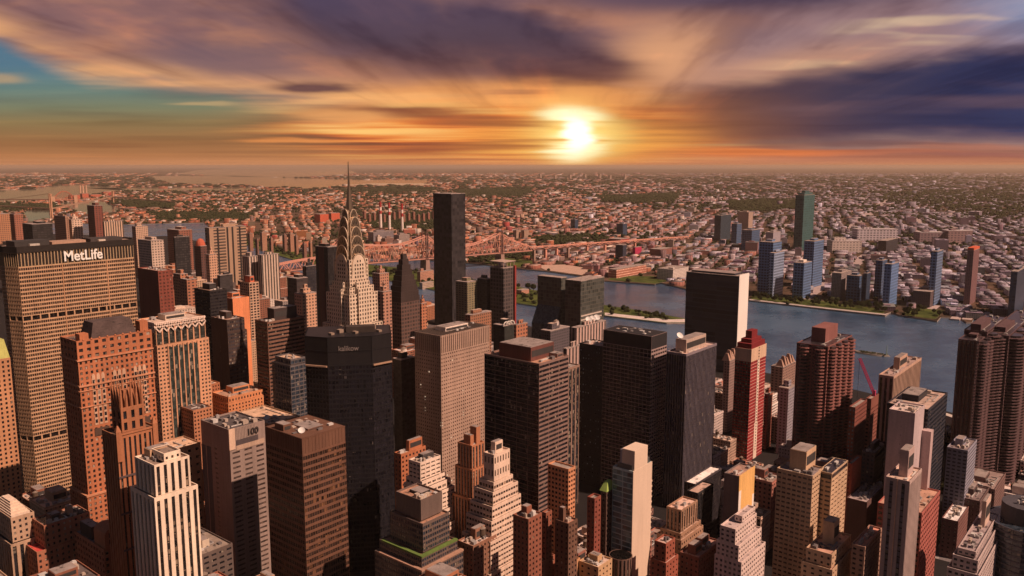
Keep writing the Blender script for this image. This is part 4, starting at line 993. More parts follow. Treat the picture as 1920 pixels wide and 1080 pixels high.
# art deco brick pair
tower('brick_tower', 'art deco orange brick tower with dark vertical piers and thin crown towers', (858, 885, 908, 836), H=128, wc=(.44, .185, .10, 1), gl=glass((.035, .03, .03), .1, .3, st=3.5), rc=(.5, .34, .25, 1), vb=985,
      tiers=((17, .8, 1, .5, 2), (38, 1.0, 1.5, .6, 2)), sec=dict(bay=2.9, wf=.52, hf=.56, st=3.5, ribs=True, dep=.5), kit=dict(pht=[(.1, .2, .42, .75, 7), (.55, .1, .92, .6, 12)], tanks=1, ac=3), phrase='the art deco brick tower')
tower('brick_block', 'red brown brick hotel with a white painted patch and orange flank', (962, 991, 1016, 974), H=112, wc=(.27, .10, .065, 1), gl=GLD, rc=(.40, .3, .25, 1), vb=1045, sec=dict(bay=3.2, wf=.42, hf=.5, st=3.4), kit=dict(tanks=0, ac=12), phrase='the red brown hotel')
tower('brick_block', 'thin dark brick flats with a rooftop water tank between brown hotel and black tower', (1016, 1024, 1035, 962), H=108, wc=(.30, .11, .07, 1), gl=GLD, vb=1040, kit=dict(ph=False, tanks=1, ac=0), sec=dict(bay=3, wf=.4, hf=.45, st=3.4), phrase='the thin tank topped flats')
tower('brick_block', 'dark brown brick block with a jagged lit parapet and chimney block', (1041, 1066, 1083, 982), H=106, wc=(.16, .085, .06, 1), gl=GLD, rc=(.5, .25, .18, 1), vb=1040, kit=dict(pht=[(.05, .5, .45, .9, 9)], ac=4), sec=dict(bay=3.2, wf=.4, hf=.5, st=3.4), phrase='the dark brown block')
tower('lattice_block', 'orange framed narrow slab of stacked openings clinging behind the black tower', (1063, 1066, 1079, 880), H=112, wc=(.58, .27, .15, 1), gl=GLD, vb=965, depth=18, sec=dict(bay=3.0, wf=.66, hf=.55, st=3.4, dep=.6), roof=False, phrase='the orange framed slab')
tower('office_tower', 'tan tower with two long orange vertical stripes behind the black tower', (1062, 1066, 1087, 690), H=138, wc=(.30, .19, .15, 1), gl=GL, vb=870, depth=30, sec=dict(bay=6.4, wf=.72, ribs=True, dep=.5), roof=False, phrase='the orange striped tower')
tower('brick_tower', 'narrow dark red brick tower with a battered lit edge left of the glass white tower', (1101, 1115, 1127, 935), H=112, wc=(.24, .07, .05, 1), gl=GLD, vb=1020, kit=dict(tanks=1, ac=1, ph=False), sec=dict(bay=3.6, wf=.35, hf=.45, st=3.4), phrase='the narrow dark red tower')
r = tower('brick_tower', 'dark tower with a lime copper pyramid roof behind the glass white tower', (1126, 1137, 1153, 922), H=112, wc=(.10, .06, .05, 1), gl=GLD, vb=1000, roof=False, sec=dict(bay=3.4, wf=.4, hf=.5, st=3.5), phrase='the copper pyramid tower')
x0, y0, x1, y1 = r['fx']; m = MB(); m.prism([(x0 - .5, y0 - .5), (x1 + .5, y0 - .5), (x1 + .5, y1 + .5), (x0 - .5, y1 + .5)], r['z1'] - .1, r['z1'] + 5.5, 0, .42); m.build('pyramid_roof', wall((.30, .42, .11, 1)), r)
# glass and white slab
r = tower('glass_tower', 'slim tower with a teal gridded glass side and blank white end wall', (1149, 1187, 1222, 884), H=128, wc=(.46, .56, .56, 1), gl=glass((.045, .085, .092), .10, .12, bay=2.6, st=3.6, spec=.6, pale=(.14, .17, .17)), rc=(.4, .35, .33, 1), vb=1075, roof=False,
          sec=dict(bay=9.5, wf=.93, hf=.82, st=3.6, dep=.25, blank='S'), phrase='the glass and white slab')
x0, y0, x1, y1 = r['fx']; H = r['z1']; W_ = wall((.70, .545, .43, 1), dirt=.15)
m = MB(); m.box(x0 - .1, y0 - .35, 0, x1 + .1, y0 + .1, H + .1); m.build('end_wall', W_, r)
m = MB(); m.box(x0 + 1.2, y0 - .25, H - 1, x0 + .74 * (x1 - x0), y0 + 9, H + 13); m.build('shear_wall', W_, r)
m = MB(); m.box(x0 + 1.5, y0 + 9, H - 1, x0 + .7 * (x1 - x0), y0 + .7 * (y1 - y0), H + 12); m.build('penthouse', wall((.33, .29, .33, 1)), r)
m = MB(); m.box(x0 + .6, y0 + 1.2, H - 1, x1 - 1, y1 - 3, H + 3.2); m.build('setback_storey', wall((.10, .10, .10, 1), rough=.3), r)
for k in range(31):
    m = MB(); m.box(x1 - .2, y0 - .2, 6 + k * 3.6, x1 + 1.1, y0 + 4, 7.1 + k * 3.6); m.build('balcony', W_, r)
# tan apartment tower with the square roof block
S26 = dict(bay=3.3, wf=.72, hf=.42, st=3.3, dep=.55)
tower('tan_tower', 'tan apartment tower with ribbon balconies and a bulky square roof block', (1457, 1524, 1545, 893), H=117, wc=(.52, .36, .24, 1), gl=glass((.03, .022, .02), .12, .25, bay=2.2, st=3.3), rc=(.24, .2, .2, 1), vb=1070, sec=S26, phrase='the tan ribbon apartment tower',
      kit=dict(pht=[(.3, .28, 1.25, .78, 14, wall((.56, .38, .25, 1)))], ac=8))
tower('tan_tower', 'sunlit tan wing with dark ribbon windows joined to the right of the tan tower', (1534, 1560, 1590, 888), H=116, wc=(.56, .39, .26, 1), gl=glass((.03, .022, .02), .08, .25, bay=2.2, st=3.3), rc=(.42, .3, .22, 1), vb=1065, sec=dict(bay=6, wf=.74, hf=.42, st=3.3, dep=.55), crown=(5, dict(bay=30, wf=.97, hf=.8, st=5), GLD), phrase='the tan wing',
      kit=dict(ph=False, ac=3))
tower('tan_house', 'pale tan apartment house with terraces and a tall stair tower at street front', (1512, 1560, 1596, 1040), H=80, wc=(.55, .37, .25, 1), gl=GL, rc=(.52, .30, .22, 1), vb=1080, tiers=((9, 2, 1.5, 0, 2),), sec=dict(bay=4.5, wf=.4, hf=.42, st=3.3), kit=dict(pht=[(.42, .25, .72, .75, 15, wall((.55, .37, .25, 1)))], ac=7), phrase='the pale tan house')
tower('tan_block', 'tan brick block with a pinkish roof of vents beside the slim striped tower', (1597, 1622, 1654, 1026), H=86, wc=(.36, .22, .17, 1), gl=GL, rc=(.58, .27, .20, 1), vb=1078, sec=dict(bay=3.4, wf=.5, hf=.45, st=3.3), kit=dict(ph=False, ac=12), phrase='the pink roofed block')
# slim tower with ribbed sunny side
r = tower('slim_tower', 'slim mauve tower with a ribbed sunlit side and tall box on its roof', (1661, 1706, 1729, 903), H=132, wc=(.47, .355, .33, 1), gl=glass((.05, .045, .055), .1, .25, st=3.4), rc=(.62, .45, .36, 1), vb=1078, sec=dict(bay=3.0, wf=.42, ribs=True, dep=.5, W=dict(bay=5.5, wf=.28)), phrase='the slim mauve tower', kit=dict(pht=[(.28, .22, .78, .66, 17, wall((.48, .35, .33, 1)))], ac=3))
x0, y0, x1, y1 = r['fx']; m = MB(); m.box(x0 - .3, y0 + (y1 - y0) * .48, 0, x0 + .05, y0 + (y1 - y0) * .53, r['z1']); m.build('pilaster', wall((.70, .46, .33, 1)), r)
# pale slab and dark glass slab
r = tower('pale_slab', 'tall pale mauve slab with a nearly blank side wall and lit edge', (1667, 1716, 1734, 775), H=140, wc=(.50, .405, .42, 1), gl=GL, rc=(.62, .5, .45, 1), vb=925, sec=dict(bay=20, wf=.03, hf=.1, st=7), phrase='the pale mauve slab', kit=dict(ac=6, ph=False))
x0, y0, x1, y1 = r['fx']; m = MB(); m.box(x1 - 3.2, y0 - 6.5, 0, x1 + 4.5, y0 + .1, r['z1'] - 19); m.build('stair_tower', wall((.50, .37, .37, 1)), r)
tower('glass_slab', 'dark blue glass slab behind the pale mauve slab', (1728, 1741, 1777, 768), H=136, wc=(.035, .033, .045, 1), gl=GLB, rc=(.5, .36, .3, 1), vb=945, depth=30, sec=dict(bay=2.4, wf=.85, hf=.6, st=3.6, dep=.2), phrase='the dark glass slab', kit=dict(ac=6))
tower('tan_tower', 'tan apartment tower with dark balcony columns at the water, roof block at its middle', (1648, 1676, 1728, 706), H=138, wc=(.52, .34, .26, 1), gl=GLD, rc=(.38, .27, .24, 1), vb=760, sec=dict(bay=4.4, wf=.55, ribs=True, dep=.7), kit=dict(pht=[(.35, .3, .62, .8, 11)], ac=8), phrase='the waterside tan tower')
# crane block and its crane
tower('red_block', 'dark red brick block dotted with bluish glass next to the reddish balcony tower', (1592, 1604, 1626, 764), H=126, wc=(.22, .075, .06, 1), gl=glass((.05, .075, .09), .3, .2, bay=3, st=3.4, pale=(.25, .33, .35)), vb=850, sec=dict(bay=3, wf=.5, hf=.45, st=3.4), kit=dict(ac=5), phrase='the dotted red block')
r = tower('red_block', 'orange red topped block carrying the magenta tower crane', (1624, 1634, 1648, 748), H=124, wc=(.24, .09, .07, 1), gl=GLD, vb=845, crown=(8, dict(bay=40, wf=.01, hf=.01, st=8)), sec=dict(bay=3.4, wf=.45, hf=.45, st=3.4), kit=dict(ac=2, ph=False), phrase='the crane block')
x0, y0, x1, y1 = r['fx']; z = r['z1']
c = thing('tower_crane', 'magenta lattice boom of a luffing crane rising over the red block', 'crane', ((x0 + x1) / 2 + 4, (y0 + y1) / 2, z)); CR = wall((.50, .05, .14, 1), dirt=.1)
b0 = np.array(((x0 + x1) / 2 + 4, (y0 + y1) / 2, z + 1)); dpt = float(b0 @ fw); b1 = at_d(1612, 672, dpt)
m = MB(); m.box(b0[0] - 1.2, b0[1] - 1.2, z - 1, b0[0] + 1.2, b0[1] + 1.2, z + 4); m.build('base', CR, c)
m = MB(); ax = (b1 - b0); Ln = np.linalg.norm(ax); ax /= Ln; s1 = rt - ax * (rt @ ax); s1 /= np.linalg.norm(s1); s2 = np.cross(ax, s1); N = 16
cor = lambda k, i: b0 + ax * (Ln * k / N) + (s1 * (1 if i in (0, 3) else -1) + s2 * (1 if i < 2 else -1)) * .8
for k in range(N):
    for i in range(4):
        m.bar(cor(k, i), cor(k + 1, i), .2); m.bar(cor(k, i), cor(k + 1, (i + 1) % 4), .12)
m.build('boom', CR, c)
m = MB(); e = b1; m.bar(e, e - np.array((0, 0, 52.0)), .12); m.build('hoist_cable', wall((.05, .04, .05, 1)), c)
# white apartment house, yellow block
tower('stepped_block', 'white tiered apartment house with terraces and a narrow roof turret', (1378, 1392, 1416, 968), H=104, wc=(.68, .54, .50, 1), gl=glass((.03, .026, .03), .1, .3, st=3.3), rc=(.5, .4, .38, 1), vb=1072,
      tiers=((4, 12, 1.2, 0, 4), (14, 0, 2.5, 3, 2), (24, 0, 2.2, 2, 1)), sec=dict(bay=3.1, wf=.52, hf=.5, st=3.3), kit=dict(pht=[(.05, .3, .4, .7, 9, wall((.6, .5, .52, 1)))], ac=5), phrase='the white tiered house')
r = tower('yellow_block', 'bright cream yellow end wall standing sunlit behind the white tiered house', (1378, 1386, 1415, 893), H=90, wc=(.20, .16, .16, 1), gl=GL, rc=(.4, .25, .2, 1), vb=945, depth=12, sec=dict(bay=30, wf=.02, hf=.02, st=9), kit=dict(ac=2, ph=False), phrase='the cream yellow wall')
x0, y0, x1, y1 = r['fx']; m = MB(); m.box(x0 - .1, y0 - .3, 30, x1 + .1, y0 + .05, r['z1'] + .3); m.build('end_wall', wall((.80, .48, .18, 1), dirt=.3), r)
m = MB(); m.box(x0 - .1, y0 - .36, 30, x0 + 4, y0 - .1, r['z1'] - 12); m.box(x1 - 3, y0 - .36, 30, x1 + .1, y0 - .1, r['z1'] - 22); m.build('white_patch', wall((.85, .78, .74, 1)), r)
tower('stepped_block', 'dark brown setback building with a speckled tan front and lit roof slab', (1250, 1278, 1308, 957), H=98, wc=(.36, .215, .145, 1), gl=GLW, rc=(.66, .45, .36, 1), vb=1035, tiers=((15, 2.2, 1.2, 3.4, 3), (19, 1, 1, 2, 2)), sec=dict(bay=2.8, wf=.46, hf=.5, st=3.4), top_sec=dict(bay=3, ribs=True, wf=.5), kit=dict(ph=False, ac=3), phrase='the speckled setback building')
tower('dark_block', 'low black podium block with a flat tan roof in front of the ribbed tower', (1288, 1309, 1338, 925), H=74, wc=(.03, .028, .032, 1), gl=GLD, rc=(.52, .36, .29, 1), vb=985, sec=dict(bay=2.4, wf=.7, ribs=True), kit=dict(ac=0, ph=False), phrase='the black podium block')
tower('dark_block', 'podium wing with a long white lit roof strip at the ribbed tower foot', (1296, 1304, 1353, 908), H=66, wc=(.06, .05, .06, 1), gl=GLD, rc=(.86, .78, .72, 1), vb=925, depth=10, sec=dict(bay=2.4, wf=.7, ribs=True), kit=dict(ac=0, ph=False), phrase='the white roofed podium')
tower('brick_block', 'red brick walk up tower with a pale roof below the speckled setback building', (1227, 1249, 1266, 1020), H=88, wc=(.33, .10, .065, 1), gl=GLD, rc=(.6, .44, .38, 1), vb=1078, tiers=((12, 1, 1, 3, 2),), sec=dict(bay=3.6, wf=.35, hf=.45, st=3.4), kit=dict(ph=False, ac=2), phrase='the red brick walk up')
tower('brick_block', 'brown brick block with a roof crowded by white vents near the terraced ziggurat', (858, 887, 931, 1024), H=84, wc=(.30, .15, .10, 1), gl=GLW, rc=(.56, .40, .33, 1), vb=1080, sec=dict(bay=3.1, wf=.42, hf=.5, st=3.4), kit=dict(ac=16, tanks=1), phrase='the vent crowded block')
tower('loft_block', 'orange tan loft block with pale parapet and dark roof clutter in the front row', (1042, 1062, 1088, 1062), H=76, wc=(.54, .29, .15, 1), gl=GLD, rc=(.62, .46, .34, 1), vb=1080, sec=dict(bay=4, wf=.35, hf=.4, st=3.5), kit=dict(ac=9, tanks=1), phrase='the orange loft block')
tower('loft_block', 'terracotta loft block with a light parapet left of the orange loft block', (990, 1014, 1041, 1056), H=77, wc=(.36, .13, .085, 1), gl=GLD, rc=(.58, .42, .35, 1), vb=1080, sec=dict(bay=3.8, wf=.35, hf=.4, st=3.5), kit=dict(ac=10, tanks=1), phrase='the terracotta loft block')
tower('loft_block', 'wide cream loft block packed with roof machinery right of the orange loft block', (1086, 1122, 1148, 1064), H=75, wc=(.56, .36, .21, 1), gl=GLD, rc=(.60, .46, .38, 1), vb=1080, sec=dict(bay=4.2, wf=.35, hf=.4, st=3.5), kit=dict(ac=18), phrase='the wide cream loft block')
tower('brick_block', 'dark brick block with low penthouse and terrace clutter below the white tiered house', (1275, 1310, 1352, 1046), H=74, wc=(.22, .09, .065, 1), gl=GLD, rc=(.42, .24, .19, 1), vb=1080, sec=dict(bay=3.4, wf=.4, hf=.45, st=3.4), kit=dict(ac=12, pht=[(.1, .3, .4, .8, 6), (.55, .5, .9, .9, 5)]), phrase='the terrace cluttered block')
# round shaft in the front row
p0 = at_z(1164, 1040, 74); root = thing('round_tower', 'small dark round brick shaft with vertical ribs beside the glass white tower', 'building', (p0[0], p0[1], 0))
m = MB(); pts = [(p0[0] + 7.5 * math.cos(t), p0[1] + 7.5 * math.sin(t)) for t in np.linspace(0, 2 * math.pi, 18, endpoint=False)]
poly_section(m, root, pts, 0, 74, GLD, range(18), st=3.6, bay=2.6, wf=.45, ribs=True, dep=.4); poly_roof(root, pts, 74, roofm((.12, .1, .1, 1)), m); m.build('wall', wall((.17, .10, .08, 1)), root)
keep(p0[0] - 8, p0[1] - 8, p0[0] + 8, p0[1] + 8, 74, (1149, 1032, 1180, 1080), 'the round shaft')

# ------------------------------------------------------------------ left side blocks
tower('lattice_crown_tower', 'orange pink tower with a white diamond lattice crown and tall dark glass bays', (258, 291, 384, 606), H=178, wc=(.62, .33, .20, 1), gl=glass((.018, .020, .018), .05, .15, bay=2, st=3.8), rc=(.6, .45, .36, 1), vb=720, tiers=((21, .5, 1.5, 2, 1),),
      sec=dict(bay=3.4, wf=.52, hf=.5, st=3.75), top_sec=dict(bay=6.2, wf=.80, ribs=True, dep=.6), phrase='the diamond crowned tower', kit=dict(pht=[(.3, .3, .72, .75, 5, wall(PALE))], ac=5))
x0, y0, x1, y1 = bpy.data.objects['lattice_crown_tower']['fx']; H = bpy.data.objects['lattice_crown_tower']['z1']; r = bpy.data.objects['lattice_crown_tower']
PW = wall((.82, .64, .54, 1))
def lattice_crown(face, L):
    n = max(3, int(L / 6.2)); b = L / n; m = MB()
    f = (lambda s, z: (x0 + s, y0 - .35, z)) if face == 'S' else (lambda s, z: (x0 - .35, y0 + s, z))
    for i in range(n):
        a, c, e = i * b, (i + .5) * b, (i + 1) * b
        for p, q in (((a, H - .4), (c, H - 4.8)), ((c, H - 4.8), (e, H - .4)), ((a, H - 4.8), (c, H - .4)), ((c, H - .4), (e, H - 4.8)), ((a, H - 4.8), (c, H - 9)), ((c, H - 9), (e, H - 4.8))): m.bar(f(*p), f(*q), .55)
    m.bar(f(0, H - .2), f(L, H - .2), .5); m.build('lattice_band', PW, r)
lattice_crown('S', x1 - x0); lattice_crown('W', y1 - y0)
m = MB(); m.box(x0 + (x1 - x0) * .2, y0 - 1.7, 0, x0 + (x1 - x0) * .8, y0 - 1.46, H - 24); o = m.build('glazed_bay', glass((.018, .024, .022), .05, .15, bay=2, st=3.8), r)
for i in range(7):
    m = MB(); X = x0 + (x1 - x0) * (.2 + .1 * i); m.box(X - .55, y0 - 2.3, 0, X + .55, y0 - 1.4, H - 22); m.build('pier', wall((.62, .33, .20, 1)), r)
tower('brick_block', 'orange brick block with a dark curved flank and cluttered roof below the diamond crowned tower', (287, 362, 397, 770), H=96, wc=(.46, .20, .11, 1), gl=GLD, rc=(.14, .10, .09, 1), vb=840, sec=dict(bay=3.1, wf=.5, hf=.5, st=3.6), kit=dict(pht=[(.15, .6, .5, .8, 8, wall((.28, .045, .055, 1))), (.6, .3, .9, .6, 7)], ac=9), phrase='the cluttered orange brick block')
tower('brick_block', 'brick wing with a tan flat roof behind the cluttered orange brick block', (362, 387, 412, 722), H=103, wc=(.40, .16, .085, 1), gl=GLD, rc=(.66, .44, .30, 1), vb=770, sec=dict(bay=3.2, wf=.4, hf=.5, st=3.6), kit=dict(ph=False, ac=4), phrase='the tan roofed wing')
tower('brick_block', 'stepped bright orange brick block next to the brown banded tower', (398, 428, 494, 745), H=99, wc=(.62, .26, .125, 1), gl=GLD, rc=(.45, .28, .2, 1), vb=785, tiers=((6, 1, 1, 2, 1),), sec=dict(bay=3.4, wf=.4, hf=.52, st=3.6), kit=dict(pht=[(.3, .4, .8, .85, 6)], ac=5), phrase='the stepped orange block')
tower('tan_block', 'low block with broad tan roof and satellite dish behind the bronze banded tower', (440, 505, 562, 795), H=106, wc=(.40, .26, .17, 1), gl=GLD, rc=(.66, .45, .31, 1), vb=815, sec=dict(bay=3.4, wf=.4, hf=.5, st=3.6), kit=dict(ph=False, ac=4, dishes=1), phrase='the tan roofed low block')
tower('banded_tower', 'brown tower with rounded look bands of pale spandrels and a two step roof', (478, 501, 570, 604), H=168, wc=(.20, .105, .075, 1), gl=GLD, rc=(.22, .13, .1, 1), vb=768, sec=dict(bay=40, wf=.99, hf=.52, st=3.9, dep=.7), kit=dict(pht=[(.25, .2, .9, .8, 12, wall((.055, .04, .04, 1)))], ac=7), phrase='the brown banded tower')
tower('glass_block', 'teal grey glass block with a tan stepped roof against the folded black tower', (516, 545, 572, 674), H=150, wc=(.13, .115, .12, 1), gl=GLB, rc=(.62, .42, .29, 1), vb=770, tiers=((5, 2.5, 2.5, 0, 2),), sec=dict(bay=4, wf=.84, hf=.72, st=3.8, dep=.3), kit=dict(ac=3, ph=False), phrase='the teal glass block')
tower('dark_tower', 'plain black office box with faint window lines on its right face', (364, 393, 425, 545), H=172, wc=(.03, .025, .026, 1), gl=GLD, rc=(.4, .24, .17, 1), vb=700, sec=dict(bay=30, wf=.97, hf=.5, st=3.9, dep=.2), kit=dict(ac=5), phrase='the plain black box')
tower('dark_tower', 'dark brown office box with stepped glass right side', (395, 425, 458, 600), H=160, wc=(.07, .045, .04, 1), gl=glass((.02, .02, .024), .1, .2, bay=2.5), rc=(.42, .26, .19, 1), vb=700, tiers=((13, 0, .6, 2, 0),), sec=dict(bay=2.6, wf=.8, hf=.55, st=3.8, dep=.25, W=dict(nx=1, wf=.02)), kit=dict(ac=5), phrase='the stepped dark box')
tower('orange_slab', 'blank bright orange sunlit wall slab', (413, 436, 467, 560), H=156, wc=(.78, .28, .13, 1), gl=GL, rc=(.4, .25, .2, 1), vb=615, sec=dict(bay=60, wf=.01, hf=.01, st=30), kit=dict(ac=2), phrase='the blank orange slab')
tower('framed_tower', 'slim pale framed tower with dark square openings beside the blank orange slab', (449, 467, 485, 530), H=158, wc=(.52, .34, .24, 1), gl=GLD, rc=(.5, .2, .12, 1), vb=610, sec=dict(bay=4.5, wf=.66, hf=.6, st=3.9, dep=.6), kit=dict(pht=[(.3, .2, .8, .8, 9, wall((.55, .15, .08, 1)))], ac=0), phrase='the slim framed tower')
tower('brick_tower', 'dark brown tower with a rust red gridded right face behind the diamond crowned tower', (258, 296, 323, 508), H=186, wc=(.24, .07, .05, 1), gl=glass((.05, .02, .015), .02, .3, st=4.4), rc=(.42, .27, .22, 1), vb=600, sec=dict(bay=5, wf=.5, hf=.5, st=4.4, W=dict(wf=.02)), kit=dict(ac=9, ph=False), phrase='the rust red gridded tower')
r = tower('copper_roof_tower', 'old stone building with a pale green copper mansard left of the lettered slab', (-60, -30, 19, 678), H=165, wc=(.52, .26, .14, 1), gl=GLD, rc=(.3, .4, .2, 1), vb=790, sec=dict(bay=3.5, wf=.42, hf=.55, st=3.8), roof=False, phrase='the copper mansard building')
x0, y0, x1, y1 = r['fx']; m = MB(); m.prism([(x0, y0), (x1, y0), (x1, y1), (x0, y1)], r['z1'] - 1, r['z1'] + 15, 0, .78); m.build('mansard_roof', wall((.50, .50, .16, 1)), r)
# bottom left masonry blocks
W_ = wall((.62, .48, .36, 1))
r = tower('classical_block', 'old masonry block with white pilasters and a stepped pale pyramid roof', (-25, 20, 64, 972), H=104, wc=(.50, .34, .24, 1), gl=GLD, rc=(.1, .085, .085, 1), vb=1080, tiers=((16, 2, 2, 1, 3),), sec=dict(bay=3.6, wf=.4, hf=.5, st=3.8), low_sec=dict(bay=4.2, ribs=True, wf=.5, dep=.8), roof=False, phrase='the pyramid roofed masonry block')
x0, y0, x1, y1 = r['fx']; H = r['z1']; w_, d_ = x1 - x0, y1 - y0
for k in range(6):
    m = MB(); a = .06 + .05 * k; m.box(x0 + a * w_ + .5, y0 + a * d_ + .5, H - 1.1 + k * 1.15, x1 - a * w_ - .5, y1 - a * d_ - .5, H + .25 + k * 1.15); m.build('pyramid_step', wall((.74, .58, .46, 1)), r)
tower('brick_block', 'long brown brick block with a bright red roof and stone bands', (60, 82, 168, 986), H=100, wc=(.40, .165, .10, 1), gl=GLW, rc=(.62, .09, .075, 1), vb=1080, tiers=((15, 5.5, .8, .5, 2),), sec=dict(bay=3.3, wf=.42, hf=.5, st=3.7), crown=(8, dict(bay=3.3, wf=.4, hf=.5, st=4)), kit=dict(pht=[(.2, .3, .45, .7, 4, wall((.16, .09, .07, 1))), (.62, .35, .75, .6, 6, wall((.45, .28, .2, 1)))], ac=8), phrase='the red roofed brick block')
r = tower('brick_block', 'ornate brown brick block with a rounded gable turret and grey roof plant', (138, 194, 272, 1030), H=92, wc=(.40, .17, .10, 1), gl=GLD, rc=(.3, .24, .22, 1), vb=1080, sec=dict(bay=3.6, wf=.5, hf=.52, st=4.0), kit=dict(pht=[(.05, .5, .3, .9, 8, wall((.07, .055, .05, 1)))], ac=10), phrase='the ornate gabled block')
x0, y0, x1, y1 = r['fx']; H = r['z1']; m = MB(); prof = [(-6, H - 1), (6, H - 1), (6, H + 8)] + [(6 * math.cos(t), H + 8 + 4 * math.sin(t)) for t in np.linspace(0, math.pi, 9)[1:-1]] + [(-6, H + 8)]
X = x0 + 7; kk = len(prof); m.add([(X + p, y0 - .3, z) for p, z in prof] + [(X + p, y0 + 14, z) for p, z in prof], [tuple(range(kk)), tuple(range(2 * kk - 1, kk - 1, -1))] + [(i, kk + i, kk + (i + 1) % kk, (i + 1) % kk) for i in range(kk)]); o = m.build('gable_turret', wall((.42, .18, .10, 1)), r)
for sx in (-2.2, 2.2):
    for sz in (2, 6):
        m = MB(); m.box(X + sx - 1.2, y0 - .4, H + sz, X + sx + 1.2, y0 + .1, H + sz + 2.8); ww = m.build('window', GLD, r); ww.parent = o
tower('grey_block', 'low dark office block with white roof cabins right of the white striped tower', (360, 364, 436, 1046), H=72, wc=(.14, .105, .095, 1), gl=GLD, rc=(.3, .24, .2, 1), vb=1080, depth=48, sec=dict(bay=5, wf=.62, hf=.42, st=3.8), kit=dict(pht=[(.05, .25, .3, .6, 8, wall(WHITE)), (.3, .75, .55, .95, 8, wall(WHITE)), (.42, .2, .62, .4, 5, wall((.6, .5, .4, 1)))], ac=8), phrase='the low dark block with white cabins')
tower('tan_block', 'plain tan roofed masonry block between the gothic tower and the grey number block', (287, 318, 376, 845), H=112, wc=(.42, .26, .17, 1), gl=GLD, rc=(.66, .45, .31, 1), vb=900, sec=dict(bay=7, wf=.4, hf=.35, st=6), kit=dict(ac=2, ph=False), phrase='the plain tan masonry block')
# ------------------------------------------------------------------ right foot blocks
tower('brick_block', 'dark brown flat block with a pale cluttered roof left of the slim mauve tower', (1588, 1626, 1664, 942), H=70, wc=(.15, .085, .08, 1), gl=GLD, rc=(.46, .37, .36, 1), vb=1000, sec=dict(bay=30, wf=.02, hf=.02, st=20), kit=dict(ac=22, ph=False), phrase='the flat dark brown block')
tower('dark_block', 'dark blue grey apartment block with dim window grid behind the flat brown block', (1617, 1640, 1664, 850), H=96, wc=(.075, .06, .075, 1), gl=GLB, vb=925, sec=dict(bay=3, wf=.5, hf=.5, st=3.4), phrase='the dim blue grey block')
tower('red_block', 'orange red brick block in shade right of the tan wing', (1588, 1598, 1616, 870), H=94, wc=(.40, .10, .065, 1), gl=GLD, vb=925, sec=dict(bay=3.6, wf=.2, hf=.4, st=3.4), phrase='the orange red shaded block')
tower('red_brick_school', 'red brick loft with deep rows of square windows right of the slim mauve tower', (1715, 1729, 1763, 962), H=76, wc=(.40, .13, .11, 1), gl=GLD, rc=(.5, .3, .22, 1), vb=1045, depth=30, sec=dict(bay=4.4, wf=.62, hf=.52, st=4.2, dep=.6), kit=dict(ac=4), phrase='the red brick loft')
tower('brick_block', 'small brown block with a bright white flat roof beside the street', (1766, 1797, 1817, 978), H=36, wc=(.20, .10, .09, 1), gl=GLW, rc=(.86, .80, .78, 1), vb=1010, sec=dict(bay=3.6, wf=.4, hf=.45, st=3.6), kit=dict(ac=12, ph=False), phrase='the white roofed block')
tower('brick_row', 'long dark brown tenement row below the fluted riverside tower', (1768, 1838, 1856, 940), H=42, wc=(.15, .095, .09, 1), gl=GLW, rc=(.22, .165, .16, 1), vb=985, sec=dict(bay=3.4, wf=.45, hf=.45, st=3.3), kit=dict(ac=12, ph=True), phrase='the long tenement row')
tower('brick_row', 'brown tenement block behind the long dark row near the river', (1800, 1866, 1886, 918), H=42, wc=(.20, .12, .11, 1), gl=GLW, rc=(.3, .22, .2, 1), vb=960, sec=dict(bay=3.4, wf=.45, hf=.45, st=3.3), kit=dict(ac=12), phrase='the rear tenement block')
tower('blue_block', 'blue grey framed apartment block at the foot of the fluted riverside tower', (1776, 1815, 1832, 845), H=84, wc=(.30, .29, .36, 1), gl=GLB, rc=(.25, .2, .2, 1), vb=912, sec=dict(bay=3.6, wf=.66, hf=.5, st=3.2, dep=.5), phrase='the blue grey framed block')
tower('stepped_block', 'white grey apartment house with terraces and a slender roof tower by the street', (1796, 1830, 1872, 1035), H=84, wc=(.50, .40, .39, 1), gl=GLB, rc=(.34, .27, .27, 1), vb=1080, tiers=((4, 3, 2, 2, 2), (12, 2.5, 1.5, 2, 2)), sec=dict(bay=3.8, wf=.55, hf=.5, st=3.3), kit=dict(pht=[(.62, .3, .85, .6, 18, wall((.62, .45, .38, 1)))], ac=10), phrase='the white grey terraced house')
# curved glass building at the corner
pc = at_z(1930, 975, 84); root = thing('curved_glass_building', 'dark curved glass office building with pale ribbon bands and a drum on its roof', 'building', (pc[0], pc[1], 0))
pts = arc_pts(pc[0], pc[1], 25, 0, 2 * math.pi, 28)[:-1]; m = MB()
poly_section(m, root, pts, 0, 84, GLB, range(28), st=3.7, bay=40, wf=.995, hf=.66, dep=.3); poly_roof(root, pts, 84, roofm((.16, .13, .14, 1)), m); m.build('wall', wall((.085, .08, .10, 1), rough=.5), root)
pts = arc_pts(pc[0] + 1, pc[1] + 2, 15, 0, 2 * math.pi, 22)[:-1]; m = MB(); m.prism(pts, 83, 95); m.build('roof_drum', wall((.075, .07, .085, 1)), root); rooftop(root, (pc[0] - 8, pc[1] - 8, pc[0] + 9, pc[1] + 9), 95, 3, False, 6)
keep(pc[0] - 25, pc[1] - 25, pc[0] + 25, pc[1] + 25, 95, (1876, 935, 1960, 1068), 'the curved glass building')

